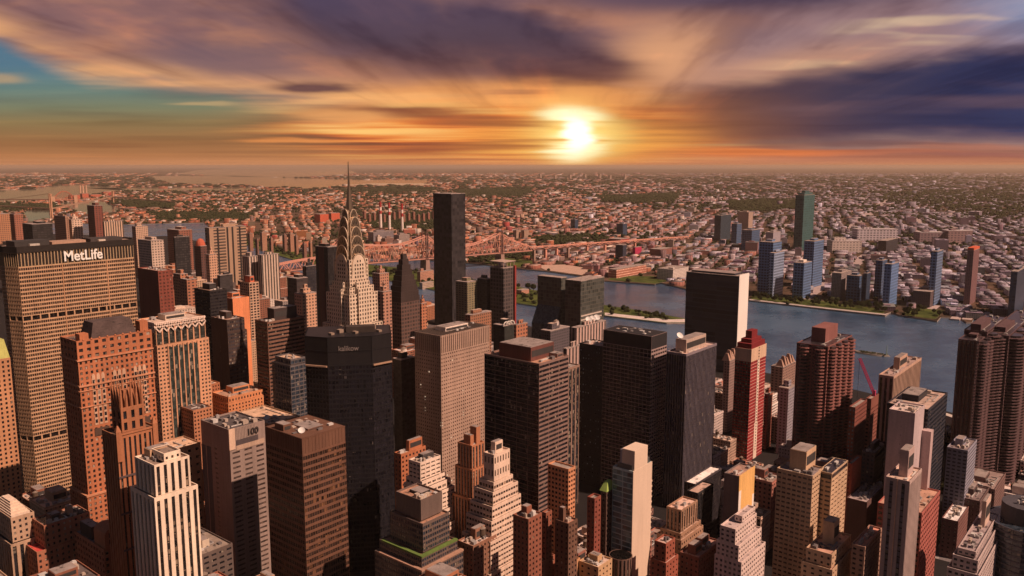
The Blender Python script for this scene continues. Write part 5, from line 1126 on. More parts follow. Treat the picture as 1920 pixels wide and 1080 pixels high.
# ------------------------------------------------------------------ middle distance, this side of the river
FW = farwall
M = lambda c, **k: farwall(c, **k)
r = simple('slab_tower', 'tall plain black residential monolith rising over the river', (812, 846, 872, 364), D=1600, mat=FW((.040, .034, .036, 1), (.010, .010, .012), 6, 6.8, .86, .8, (.1, .1, .1, 1), rough=.35), vb=612, cat='skyscraper', ph=[], phrase='the black monolith')
r = simple('un_slab', 'dark glass slab with a white end wall standing at the water', (1287, 1386, 1404, 519), H=154, mat=FW((.060, .066, .090, 1), (.012, .016, .026), 40, 7.2, 2, .72, (.35, .28, .25, 1), rough=.3), vb=650, cat='skyscraper', ph=[(.1, .1, .9, .92, 3)], phrase='the slab with the white end wall')
r.name = 'glass_slab'
x0, y0, x1, y1 = r['fx']; m = MB(); m.box(x0 + .3, y0 - .5, 0, x1 + .2, y0 + .4, r['z1'] + 2.5); m.build('end_wall', wall((.88, .80, .74, 1), dirt=.08), r)
m = MB(); m.box(x0 - .4, y0 + 2, r['z1'] - 9, x0 + .2, y1 - 2, r['z1'] - 2); m.build('louvre', wall((.10, .09, .10, 1)), r)
GG = FW((.12, .115, .095, 1), (.026, .032, .030), 5.2, 5.6, .86, .8, (.5, .44, .42, 1), rough=.3)
r = simple('glass_hotel', 'greenish glass hotel block with a sloping glass skirt', (1008, 1052, 1063, 522), H=154, mat=GG, vb=610, ph=[], phrase='the sloping glass hotel')
x0, y0, x1, y1 = r['fx']; z = r['z1']; m = MB(); m.add([(x0 - 14, y0, 0), (x0, y0, 0), (x0, y0, z * .72), (x0 - 14, y0, z * .55), (x0 - 14, y1, 0), (x0, y1, 0), (x0, y1, z * .72), (x0 - 14, y1, z * .55)], [(0, 1, 2, 3), (7, 6, 5, 4), (3, 2, 6, 7), (0, 3, 7, 4)]); m.build('glass_skirt', FW((.09, .10, .10, 1), (.035, .05, .055), 2.4, 3, .9, .8, rough=.2), r)
r = simple('glass_hotel', 'brown green glass hotel tower with pale bands on its right face', (1060, 1089, 1133, 528), H=155, mat=GG, vb=618, ph=[], phrase='the banded glass hotel')
x0, y0, x1, y1 = r['fx']; z = r['z1']
for dz in (52, 58):
    m = MB(); m.box(x0 + 1, y0 - .4, z - dz, x1 - 6, y0 + .1, z - dz + 2.2); m.build('pale_band', wall((.55, .46, .4, 1)), r)
# stepped pyramid topped dark tower
r = simple('pyramid_tower', 'dark ribbed tower tapering to a steep stepped black pyramid top', (729, 752, 787, 568), D=1330, mat=FW((.14, .08, .065, 1), (.012, .010, .010), 6, 6.2, .7, .55, (.04, .03, .03, 1)), vb=630, cat='skyscraper', ph=[], phrase='the stepped pyramid tower', rc=(.06, .04, .04, 1))
x0, y0, x1, y1 = r['fx']; z = r['z1']; top = float(at_d(757, 478, 1340)[2]); n = 9
for k in range(n):
    f0 = k / n; a = .46 * (f0 ** 1.25); m = MB(); m.box(x0 + a * (x1 - x0), y0 + a * (y1 - y0), z + (top - z) * f0, x1 - a * (x1 - x0), y1 - a * (y1 - y0), z + (top - z) * (k + 1) / n); m.build('pyramid_step', wall((.05, .034, .032, 1)), r)
r = simple('dark_slab', 'black slab with a reddish vertical middle strip left of the steel spire', (591, 614, 634, 464), D=1300, mat=FW((.018, .016, .018, 1), (.008, .008, .009), 3, 3.6, .8, .8, (.35, .2, .15, 1), rough=.4), vb=614, phrase='the black slab with the red strip', ph=[(.1, .2, .5, .8, 4)])
x0, y0, x1, y1 = r['fx']; m = MB(); m.box(x0 - .5, y0 + .3 * (y1 - y0), 0, x0 + .2, y0 + .75 * (y1 - y0), r['z1']); m.build('wall_strip', wall((.13, .06, .05, 1)), r)
r = simple('unfinished_tower', 'unfinished dark tower with a red hoist mast and frame on its top', (919, 944, 965, 504), D=1280, mat=FW((.12, .09, .085, 1), (.010, .010, .012), 6, 6, .7, .65, (.2, .17, .16, 1)), vb=610, ph=[], phrase='the unfinished tower')
x0, y0, x1, y1 = r['fx']; z = r['z1']; m = MB(); m.box(x1 - 3, y0 - 3, 0, x1 + .5, y0 - .1, z + 3); m.build('hoist_mast', wall((.34, .05, .045, 1)), r)
FRM = wall((.45, .33, .28, 1)); m = MB()
for X in np.linspace(x0 + 1, x1 - 1, 4):
    for Y in (y0 + 1, y1 - 1): m.bar((X, Y, z), (X, Y, z + 10), .5)
m.box(x0 - 1, y0 - 1, z + 9.5, x1 + 1, y1 + 1, z + 10.6); m.build('formwork', FRM, r)
simple('dark_block', 'shorter dark glass block tucked beside the unfinished tower', (895, 913, 922, 524), D=1300, mat=FW((.05, .05, .055, 1), (.012, .013, .016), 3, 3.5, .8, .7, (.3, .26, .25, 1)), vb=600, phrase='the shorter dark glass block')
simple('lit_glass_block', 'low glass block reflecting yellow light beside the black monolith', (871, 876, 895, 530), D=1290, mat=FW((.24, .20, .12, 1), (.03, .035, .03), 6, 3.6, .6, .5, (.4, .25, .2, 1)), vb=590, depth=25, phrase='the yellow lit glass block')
MID = [('brick_block', 'ornate orange brown brick crown block behind the tan grid slab', (872, 882, 921, 592), 900, (.36, .17, .10, 1), 610), ('brick_block', 'orange brick block at the foot of the unfinished tower', (962, 968, 989, 610), 1120, (.46, .19, .11, 1), 640),
       ('dark_block', 'dark green glass block with white roof arches', (925, 946, 964, 612), 980, (.03, .036, .03, 1), 660), ('office_block', 'grey glass grid block with a white roof tank', (1014, 1032, 1068, 622), 960, (.12, .10, .11, 1), 660),
       ('ribbed_tower', 'pale vertically ribbed tower carrying three satellite dishes', (1071, 1080, 1136, 616), 1000, (.60, .42, .36, 1), 640), ('ribbed_tower', 'lower pale ribbed shoulder next to the dish tower', (1056, 1062, 1088, 655), 900, (.52, .36, .31, 1), 690),
       ('dark_block', 'dark block with light roof and water tank between black tower and tan slab', (737, 752, 778, 676), 800, (.04, .032, .03, 1), 835), ('grey_slab', 'pale blue grey slab left of the reddish balcony tower', (1460, 1479, 1492, 730), 880, (.34, .31, .36, 1), 830),
       ('gothic_block', 'old gothic brick apartment house with crowded gables near the water', (1446, 1468, 1492, 690), 980, (.34, .21, .17, 1), 720), ('gothic_block', 'lower gothic brick apartment house behind the crimson tower', (1357, 1368, 1386, 678), 960, (.30, .20, .18, 1), 740),
       ('brick_block', 'small red brick block right of the crimson tower', (1434, 1440, 1449, 740), 900, (.40, .13, .09, 1), 770),
       ('brick_block', 'brown red paired apartment block by the upper river', (313, 335, 360, 432), 2300, (.30, .12, .08, 1), 457), ('black_slab', 'flat black apartment slab left of the pointed brown tower', (325, 327, 355, 445), 1850, (.014, .013, .016, 1), 515),
       ('brown_tower', 'thin brown tower with a rust red dome cap', (364, 376, 388, 462), 1750, (.13, .06, .05, 1), 520), ('banded_slab', 'broad tan banded apartment slab with two dark seams', (384, 392, 461, 428), 1900, (.42, .27, .18, 1), 515),
       ('white_tower', 'pale vertical striped apartment tower, left of a pair', (454, 466, 484, 482), 1650, (.60, .46, .38, 1), 550), ('white_tower', 'pale vertical striped apartment tower, right and taller of a pair', (483, 490, 523, 479), 1640, (.62, .47, .37, 1), 550),
       ('dark_block', 'dark square office block with pale roof edge left of the black slab with red strip', (538, 556, 577, 523), 1500, (.06, .042, .042, 1), 570), ('dark_block', 'navy black slab with stepped top against the black slab', (567, 574, 592, 500), 1600, (.022, .022, .032, 1), 545),
       ('stepped_block', 'peach stepped apartment block with a roof turret', (552, 566, 593, 552), 1350, (.62, .36, .24, 1), 590), ('dark_block', 'dark office block with striped storeys in the middle distance', (407, 412, 436, 517), 1450, (.045, .038, .04, 1), 550),
       ('white_block', 'white and orange stepped block before the banded slab', (385, 392, 407, 478), 1650, (.62, .36, .24, 1), 512), ('white_block', 'white gridded block with a dark box behind the lettered slab', (258, 283, 307, 452), 1700, (.60, .45, .36, 1), 495),
       ('brown_tower', 'tall red brown tower rising above the lettered slab', (163, 176, 192, 386), 2300, (.22, .07, .05, 1), 442), ('white_block', 'pale tan block with ribbed front above the lettered slab', (192, 195, 231, 416), 2200, (.66, .44, .31, 1), 440),
       ('tan_tower', 'tan tower with a dark box on top above the lettered slab', (101, 122, 128, 406), 2300, (.38, .21, .14, 1), 445), ('white_block', 'stepped white tower beside the dark topped tan tower', (124, 134, 154, 412), 2350, (.70, .50, .38, 1), 442),
       ('orange_block', 'orange brown old apartment block at the upper left edge', (-30, -8, 18, 402), 2300, (.46, .22, .12, 1), 445), ('brown_tower', 'red brown apartment block near the upper left edge', (14, 26, 42, 402), 2400, (.36, .14, .09, 1), 445), ('black_slab', 'black flat topped block above the roof of the lettered slab', (42, 60, 98, 421), 2000, (.02, .017, .017, 1), 440),
       ('white_block', 'pale tan twin block before the upper river', (247, 254, 277, 425), 2350, (.58, .38, .27, 1), 446), ('brick_block', 'orange brick group right of the rust red gridded tower', (325, 338, 352, 515), 1500, (.48, .20, .11, 1), 570), ('brick_block', 'lower orange brick group beside the plain black box', (338, 350, 369, 525), 1400, (.40, .17, .10, 1), 575),
       ('brick_tower', 'pinkish stepped brick tower right of the steel spire', (698, 712, 729, 514), 1500, (.50, .25, .17, 1), 575), ('brick_tower', 'orange brick tower half hidden behind the stepped pyramid tower', (784, 790, 800, 570), 1400, (.50, .20, .11, 1), 610), ('brick_block', 'lower salmon brick block between spire and stepped pyramid tower', (706, 718, 734, 548), 1300, (.46, .24, .17, 1), 600), ('brick_block', 'rust brown brick row across the island', (1020, 1022, 1023, 590), 1900, (.4, .2, .1, 1), 600)][:-1]
for i, (nm, lb, px, D, c, vb) in enumerate(MID):
    bay = (3.4, 4.0, 5.0)[i % 3]; dark = c[0] < .08
    kw = dict(vert=True) if 'ribbed' in lb or 'striped apartment' in lb else {}
    st_f = 3.4 if D < 1100 else 5.4
    if 'seams' in lb: bay, st_f = 60, 7.0
    elif D >= 1100: bay *= 1.5
    mat = FW(c, (.012, .011, .012), bay if not kw else 6.4, st_f, .5 if not dark else .8, .5 if not dark else .6, ((.5, .36, .28, 1), (.34, .25, .2, 1), (.6, .46, .38, 1))[i % 3], **kw)
    r = simple(nm, lb, px, D=D, mat=mat, vb=vb, ph=[(.2 + .1 * (i % 3), .25, .6 + .1 * (i % 3), .75, 4 + i % 4)] if 'stepped' not in lb else [(.25, .25, .75, .75, 7), (.4, .4, .6, .6, 14)], phrase='the ' + ' '.join(lb.split()[:4]))
    x0, y0, x1, y1 = r['fx']; z = r['z1']
    if 'dishes' in lb:
        for k in range(3): dish(r, x0 + (x1 - x0) * (.5 + .14 * k), y0 + 4, z + 1, 4.2, -2.2)
    if 'dome' in lb:
        m = MB()
        for k in range(5): t0, t1 = k * math.pi / 10, (k + 1) * math.pi / 10; m.cyl((x0 + x1) / 2, (y0 + y1) / 2, z + 16 * math.sin(t0), z + 16 * math.sin(t1), 10 * math.cos(t0), max(.2, 10 * math.cos(t1)), 12)
        m.build('dome', wall((.5, .12, .07, 1)), r)
    if 'seams' in lb:
        for fx in (.22, .48, .62, .82):
            m = MB(); m.box(x0 + fx * (x1 - x0) - 2.2, y0 - .4, 0, x0 + fx * (x1 - x0) + 2.2, y0 + .2, z); m.build('dark_seam', wall((.03, .025, .025, 1)), r)
    if 'roof arches' in lb:
        for k in range(3):
            m = MB(); ca = x0 + (x1 - x0) * (.2 + .3 * k)
            pr = [(ca + 5 * math.cos(t), y0 + .5, z + 5 * math.sin(t)) for t in np.linspace(0, math.pi, 9)]
            for a, b in zip(pr, pr[1:]): m.bar(a, b, .5)
            m.build('roof_arch', wall((.75, .68, .62, 1)), r)
    if 'water tank' in lb or 'roof tank' in lb: tank(r, (x0 + x1) / 2, y0 + 6, z + 1, 1.3, wall((.7, .6, .55, 1)))
    if 'gables' in lb or 'gothic' in lb:
        for k in range(5):
            m = MB(); X = x0 + (x1 - x0) * (k + .5) / 5; m.prism([(X - 3, y0), (X + 3, y0), (X + 3, y0 + 10), (X - 3, y0 + 10)], z, z + 9 + 3 * (k % 2), 0, .3); m.build('gable', wall((.42, .26, .2, 1)), r)
# ------------------------------------------------------------------ far shore towers
FW = farwall
GB = lambda c, w=(.012, .024, .044): FW(c, w, 7.2, 6.8, .74, .62, (.36, .32, .33, 1), rough=.3)
def far(name, label, px, vbase, mat, ph=None, group=None, cat='building', depth=None, phm=None):
    """px as before; the tower stands where its foot is seen (picture row vbase)"""
    C = at_z(px[1], vbase, 3); D = float(C @ fw)
    return simple(name, label, px, D=D, mat=mat, ph=ph, vb=vbase, depth=depth, cat=cat, group=group, phm=phm)
def faced(name, label, uL, uR, vt, vb, mat, ph=(.2, .3, .4, .7, 8), depth=55):
    """long block whose front is square to the river view"""
    p = at_z(uL, vb, 3); D = float(p @ fw); W_ = (uR - uL) * D / F; H_ = float(at_d(uL, vt, D)[2])
    root = thing(name, label, 'building', (p[0], p[1], 0)); root.rotation_euler = (0, 0, -YAW)
    for nm, b, mt in (('wall', (0, 0, 0, W_, depth, H_), mat), ('roof', (-.5, -.5, H_, W_ + .5, depth + .5, H_ + 1.2), roofm((.50, .44, .44, 1))), ('penthouse', (ph[0] * W_, ph[1] * depth, H_ + 1.1, ph[2] * W_, ph[3] * depth, H_ + ph[4]), mat)):
        m = MB(); m.box(*b); o = m.build(nm, mt); o.parent = root
    q = p + rt * W_ + fw * depth; xs, ys = sorted((p[0], q[0])), sorted((p[1], q[1]))
    keep(xs[0], ys[0], xs[1], ys[1], H_, (uL, vt, uR, vb), 'the ' + name.replace('_', ' '))
r = far('green_glass_tower', 'lone tall green glass tower with a stepped top far across the river', (1492, 1508, 1528, 366), 470, FW((.05, .14, .14, 1), (.010, .040, .044), 9.0, 9.0, .74, .7, (.2, .25, .25, 1), rough=.3), ph=[(.12, .12, .88, .88, 7), (.3, .3, .7, .7, 14)], cat='skyscraper')
r.name = 'green_glass_tower'
B1, B2, B3, B4 = GB((.15, .25, .44, 1)), GB((.09, .155, .28, 1)), GB((.34, .42, .58, 1)), GB((.045, .07, .12, 1))  # blue of the sky these glass towers reflect, put into their wall colours
far('riverside_tower', 'blue grey riverside slab tower, rear half of the tall pair left of the park', (1424, 1450, 1466, 455), 554, B1)
far('riverside_tower', 'pale gridded riverside tower in front of the tall blue pair', (1443, 1452, 1471, 475), 558, B3)
far('riverside_tower', 'mid height riverside tower with a white roof and red podium', (1488, 1508, 1523, 494), 561, B1, phm=wall(WHITE))
far('riverside_tower', 'taller grey blue tower behind the white roofed riverside tower', (1508, 1527, 1545, 453), 540, B1)
far('riverside_block', 'tan gridded riverside block of middle height', (1560, 1578, 1597, 513), 564, FW((.34, .27, .26, 1), (.03, .03, .035), 3.6, 3.3, .6, .5))
far('riverside_block', 'blue banded riverside block joined to the tan gridded block', (1588, 1612, 1620, 518), 567, B2)
far('riverside_block', 'dark narrow riverside block beside the blue banded block', (1619, 1626, 1633, 513), 566, B4)
far('riverside_tower', 'bluish riverside tower, dimmer twin behind the bright gridded one', (1642, 1655, 1664, 489), 562, B2)
far('riverside_tower', 'bright blue gridded riverside tower standing above the lawn corner', (1659, 1672, 1686, 496), 577, GB((.18, .30, .54, 1), (.02, .05, .11)))
far('riverside_tower', 'slim pale blue tower with a dark podium near the docks', (1746, 1758, 1769, 472), 574, GB((.20, .30, .48, 1)))
far('podium_block', 'long dark brick podium block at the slim pale blue tower foot', (1712, 1745, 1764, 548), 577, FW((.12, .085, .09, 1), (.02, .02, .025), 4, 3.6, .5, .5))
far('red_capped_tower', 'dark tower with a lit mauve side and orange red capped top near the docks', (1814, 1826, 1837, 470), 572, FW((.24, .12, .12, 1), (.02, .02, .03), 4, 3.2, .6, .5), phm=wall((.62, .12, .06, 1)), ph=[(.0, .0, 1, 1, 5)])
far('dark_tower', 'dark blue tower on the far shore, rightmost of the riverside towers', (1896, 1908, 1926, 510), 600, B4)
far('glass_tower', 'dark teal office tower inland with vertical lines', (1340, 1352, 1371, 404), 452, GB((.035, .055, .065, 1)))
far('glass_tower', 'narrow blue grey office tower right of the dark teal tower', (1372, 1382, 1391, 420), 460, B2)
far('tan_tower', 'tan slab with a sunlit edge inland behind the blue offices', (1384, 1404, 1412, 398), 432, FW((.42, .30, .24, 1), (.1, .07, .06), 4, 3.4, .3, .5))
far('glass_block', 'broad blue glass office block inland of the riverside pair', (1391, 1410, 1425, 432), 471, B2)
far('grey_block', 'plain mauve grey block left of the green glass tower', (1436, 1450, 1464, 436), 455, FW((.34, .30, .34, 1), (.2, .18, .2), 5, 4, .4, .4))
faced('warehouse', 'long white warehouse with rows of windows far inland', 1607, 1683, 430, 451, FW((.66, .58, .62, 1), (.06, .05, .07), 14, 10, .6, .5))
faced('warehouse', 'long dim brick warehouse inland right of the white warehouse', 1724, 1776, 436, 455, FW((.28, .19, .21, 1), (.05, .04, .05), 14, 10, .55, .5))
faced('warehouse', 'brick warehouse with a stepped roof inland, rightmost of the long row', 1777, 1823, 433, 456, FW((.34, .22, .22, 1), (.05, .04, .05), 14, 10, .55, .5))
faced('cream_block', 'cream stepped industrial block before the long white warehouse', 1560, 1615, 452, 474, FW((.66, .55, .50, 1), (.1, .08, .08), 12, 9, .5, .4), (.1, .2, .5, .8, 12))
far('unfinished_block', 'dark unfinished frame building among the riverside towers', (1647, 1662, 1684, 452), 474, FW((.05, .045, .055, 1), (.01, .01, .012), 5, 4, .8, .7), ph=[])
far('brick_warehouse', 'long red brick river warehouse with a bright banded front', (1141, 1156, 1212, 506), 522, FW((.40, .15, .10, 1), (.55, .38, .3), 7, 7, .8, .22, (.42, .2, .15, 1)), ph=[])
far('white_garage', 'white gridded parking block behind the slab with the white end wall', (1258, 1262, 1291, 506), 526, FW((.72, .62, .56, 1), (.08, .07, .07), 5, 4, .6, .5, (.6, .5, .45, 1)), ph=[(.1, .1, .2, .4, 4)], depth=50)
far('dark_block', 'dark navy office block with white edge in the flat warehouse district', (1154, 1168, 1175, 460), 489, FW((.03, .035, .06, 1), (.012, .016, .028), 3, 3.5, .8, .7), ph=[])
far('magenta_block', 'small vivid magenta block in the warehouse district', (1186, 1191, 1203, 464), 479, FW((.42, .03, .09, 1), (.3, .02, .06), 5, 4, .4, .4), ph=[])
far('brick_block', 'broad brick factory block right of the magenta block', (1218, 1238, 1260, 468), 483, FW((.30, .12, .10, 1), (.05, .04, .04), 5, 4.5, .5, .5), ph=[])
far('dark_block', 'dark slate tower block inland above the bridge ramp', (1156, 1168, 1176, 420), 443, B4)
far('dark_block', 'slate grey tower block inland above the right bridge tower', (1070, 1078, 1084, 412), 430, B4)
far('tan_block', 'tan apartment block near the bridge, left of two', (962, 968, 976, 432), 447, FW((.46, .30, .22, 1)), ph=[])
far('tan_block', 'tan apartment block near the bridge, right of two', (977, 983, 992, 432), 447, FW((.46, .30, .22, 1)), ph=[])
far('red_hall', 'red shed hall with a white end under the bridge ramp', (1140, 1164, 1180, 449), 457, FW((.34, .05, .05, 1), (.3, .05, .05), 6, 6, .3, .3, (.4, .1, .08, 1)), ph=[])
far('red_block', 'vivid orange red apartment block beyond the spire', (597, 600, 616, 402), 418, FW((.55, .11, .055, 1), (.25, .06, .04), 5, 4, .4, .4, (.5, .12, .07, 1)), ph=[], depth=50, group='orange red blocks beyond the spire')
far('red_block', 'vivid orange red apartment block beyond the spire', (618, 621, 637, 400), 415, FW((.55, .11, .055, 1), (.25, .06, .04), 5, 4, .4, .4, (.5, .12, .07, 1)), ph=[], depth=50, group='orange red blocks beyond the spire')
for i in range(15):                                          # brick housing towers round the power station
    u = 680 + i * 9.2; v = 397 + (i * 5) % 7
    far('housing_tower', 'brown brick housing tower in the row behind the striped chimneys', (u, u + 3.2, u + 6.5, v), v + 17, FW((.30, .12, .085, 1), (.08, .05, .04), 5, 4, .4, .4), ph=[(.3, .3, .7, .7, 4)], group='brick housing towers behind the chimneys')
for i in range(9):                                          # island slabs left of the spire
    u = (464, 478, 487, 504, 529, 540, 551, 566, 578)[i]; v = (438, 449, 436, 447, 441, 439, 443, 458, 455)[i]
    far('island_slab', 'brown apartment slab on the river island behind the pale twin towers', (u, u + 4, u + (10, 7, 13, 8, 9, 11, 8, 9, 7)[i], v), v + 32 + i % 4, FW(((.36, .17, .11, 1), (.26, .12, .085, 1), (.44, .22, .14, 1))[i % 3], (.06, .04, .035), 5, 3.4, .5, .5), group='apartment slabs on the island')
for i in range(7):
    u = 1010 + i * 26 + (i * 11) % 9; v = 326 + (i * 3) % 4
    far('far_tower', 'tiny pale tower block on the hazy skyline under the sun', (u, u + 2.5, u + 6, v), v + 8, FW((.40, .28, .22, 1)), ph=[], group='tower blocks on the hazy skyline')

# ------------------------------------------------------------------ power station with banded chimneys
WHT, REDP = wall((.80, .68, .62, 1), dirt=.15), wall((.42, .035, .04, 1), dirt=.15)
for u, v0, v1, w in ((714, 378, 430, 2.9), (730.5, 380, 433, 2.7), (754.5, 382, 437, 2.6)):
    b = at_z(u, v1, 3); D = float(b @ fw); t = at_d(u, v0, D); h = t[2] - 3
    root = thing('chimney', {714: 'red and white banded power station chimney, leftmost and tallest of three', 730.5: 'red and white banded power station chimney, middle of three', 754.5: 'red and white banded power station chimney nearest the black monolith'}[u], 'chimney', (b[0], b[1], 3), 'banded chimneys')
    rr = w * 1.9
    rad = lambda f: rr * (1.35 - .35 * f)
    for f0, f1, m_ in ((0, .56, WHT), (.56, .68, REDP), (.68, .80, WHT), (.80, .90, REDP), (.90, 1, REDP)):
        m = MB(); m.cyl(b[0], b[1], 3 + h * f0, 3 + h * f1, rad(f0), rad(f1), 16); m.build('shaft' if f0 < .5 else 'painted_band', m_, root)
for lb, px, vb, c in (('grey power station hall behind the right of the spire', (690, 700, 738, 436), 456, (.20, .17, .18, 1)), ('tall grey boiler house beside the nearest chimney', (738, 748, 768, 441), 458, (.28, .22, .20, 1)), ('pale lit end block of the power station', (704, 708, 716, 444), 459, (.62, .48, .40, 1)), ('dark sloped conveyor house of the power station', (716, 722, 742, 447), 459, (.20, .11, .09, 1))):
    far('power_station_hall', lb, px, vb, FW(c, tuple(k * .6 for k in c[:3]), 12, 12, .4, .3, (.3, .25, .24, 1)), ph=[(.2, .2, .6, .8, 6)])

# ------------------------------------------------------------------ the cantilever bridge
def cantilever():
    steel = wall((.68, .32, .24, 1), rough=.5, dirt=.2); dk = wall((.16, .085, .075, 1)); stone = wall((.36, .23, .19, 1))
    A = at_z(697, 491, 42); B = at_z(994, 468.5, 42)
    ax = B - A; L = np.linalg.norm(ax[:2]); ax = ax / L
    lat = np.array((-ax[1], ax[0], 0)); lat /= np.linalg.norm(lat)
    root = thing('cantilever_bridge', 'salmon pink cantilever truss bridge with two peaked towers crossing the river', 'bridge', (A[0], A[1], 0))
    S = lambda u, v: run(A, ax, u)                           # metres along the axis at a picture column
    def ztop(u, v):
        p = A + ax * S(u, v); d = float(p @ fw); return float(at_d(u, v, d)[2])
    prof = [(520, 496), (560, 488), (600, 482), (636, 452), (660, 458), (697, 459.5), (715, 460), (735, 459), (752, 458), (766, 454.5), (779, 450), (789, 446), (797, 440), (806, 449), (820, 456), (840, 462), (858, 463), (872, 461.5), (890, 457), (905, 452), (918, 446), (929, 440), (937, 436), (945, 443), (958, 449.5), (972, 455), (984, 459), (991, 462), (994, 464)]
    us = [p[0] for p in prof]; zs = [ztop(*p) for p in prof]; ss = [S(u, 0) for u in us]
    s0, s1 = ss[0], ss[-1]; N = 52; st = np.linspace(s0, s1, N + 1); zt = np.maximum(np.interp(st, ss, zs), 50)
    zd = np.interp(st, [s0, ss[5], s1], [36, 40, 41])
    P = lambda i, off, z: A * np.array((1, 1, 0)) + np.array((ax[0], ax[1], 0)) * st[i] + lat * off + np.array((0, 0, z))
    for off in (-11, 11):
        m = MB()
        for i in range(N):
            m.bar(P(i, off, zt[i]), P(i + 1, off, zt[i + 1]), 1.5); m.bar(P(i, off, zd[i]), P(i + 1, off, zd[i + 1]), 1.1)
            m.bar(P(i, off, zd[i]), P(i, off, zt[i]), .5)
            if i % 2 == 0: m.bar(P(i, off, zd[i]), P(i + 1, off, zt[i + 1]), .75)
            else: m.bar(P(i, off, zt[i]), P(i + 1, off, zd[i + 1]), .75)
        m.build('truss', steel, root)
    m = MB()
    for i in range(N):
        a, b, c, d = P(i, -12, zd[i] - 3), P(i, 12, zd[i] - 3), P(i + 1, 12, zd[i + 1] - 3), P(i + 1, -12, zd[i + 1] - 3); up = np.array((0, 0, 5.5))
        m.add([a, b, c, d, a + up, b + up, c + up, d + up], [(0, 3, 2, 1), (4, 5, 6, 7), (0, 4, 7, 3), (1, 2, 6, 5)])
    m.build('deck', dk, root)
    for u, v in ((636, 449), (797, 434), (937, 431)):
        s = S(u, 0); c = A + ax * s; zt_ = ztop(u, v)
        m = MB()
        for off in (-12.5, 12.5):
            for o2 in (-3, 3):
                q = c + lat * off + ax * o2; m.bar((q[0], q[1], 36), (q[0], q[1], zt_ - 4), 1.4)
            q = c + lat * off; m.cyl(q[0], q[1], zt_ - 5, zt_ + 5, 2.2, .3, 6)
        for z in (62, 80, zt_ - 6):
            a, b = c + lat * -12.5, c + lat * 12.5; m.bar((a[0], a[1], z), (b[0], b[1], z), 1.2)
        m.build('tower', dk, root)
        for off in (-12, 12):
            m = MB(); q = c + lat * off
            m.prism([tuple((q + ax * a + lat * b)[:2]) for a, b in ((-8, -6), (8, -6), (8, 6), (-8, 6))], -1, 36, 0, .8); m.build('pier', stone, root)
        m = MB(); a, b = c + lat * -9, c + lat * 9; m.bar((a[0], a[1], 31), (b[0], b[1], 31), 4); m.build('pier_arch', stone, root)
    # viaduct running on over the far shore
    v2 = thing('viaduct', 'long steel approach viaduct running inland from the cantilever bridge', 'viaduct', (B[0], B[1], 0))
    pts = [at_z(u, v, z) for u, v, z in ((998, 468, 42), (1060, 463.5, 40), (1160, 456.5, 34), (1235, 451, 26), (1290, 447.5, 18))]
    m = MB(); tr = MB(); k = 0
    for p, q in zip(pts, pts[1:]):
        m.bar(p, q, 3.0); n = max(2, int(np.linalg.norm(q - p) / 28))
        for off in (-6, 6):
            a, b = p + lat * off + np.array((0, 0, 9.0)), q + lat * off + np.array((0, 0, 9.0)); tr.bar(a, b, 1.0)
            for i in range(n):
                t0, t1 = p + (q - p) * i / n + lat * off, p + (q - p) * (i + 1) / n + lat * off
                tr.bar(t0 + np.array((0, 0, 9.0 * (i % 2))), t1 + np.array((0, 0, 9.0 * ((i + 1) % 2))), .7)
    m.build('deck', dk, v2); tr.build('truss', steel, v2)
    for p, q in zip(pts, pts[1:]):
        for f in np.arange(.05, 1, .34):
            c = p + (q - p) * f; pm = MB(); pm.box(c[0] - 4, c[1] - 4, 0, c[0] + 4, c[1] + 4, c[2] - 2); pm.build('pier', stone if f < .1 else steel, v2)
cantilever()
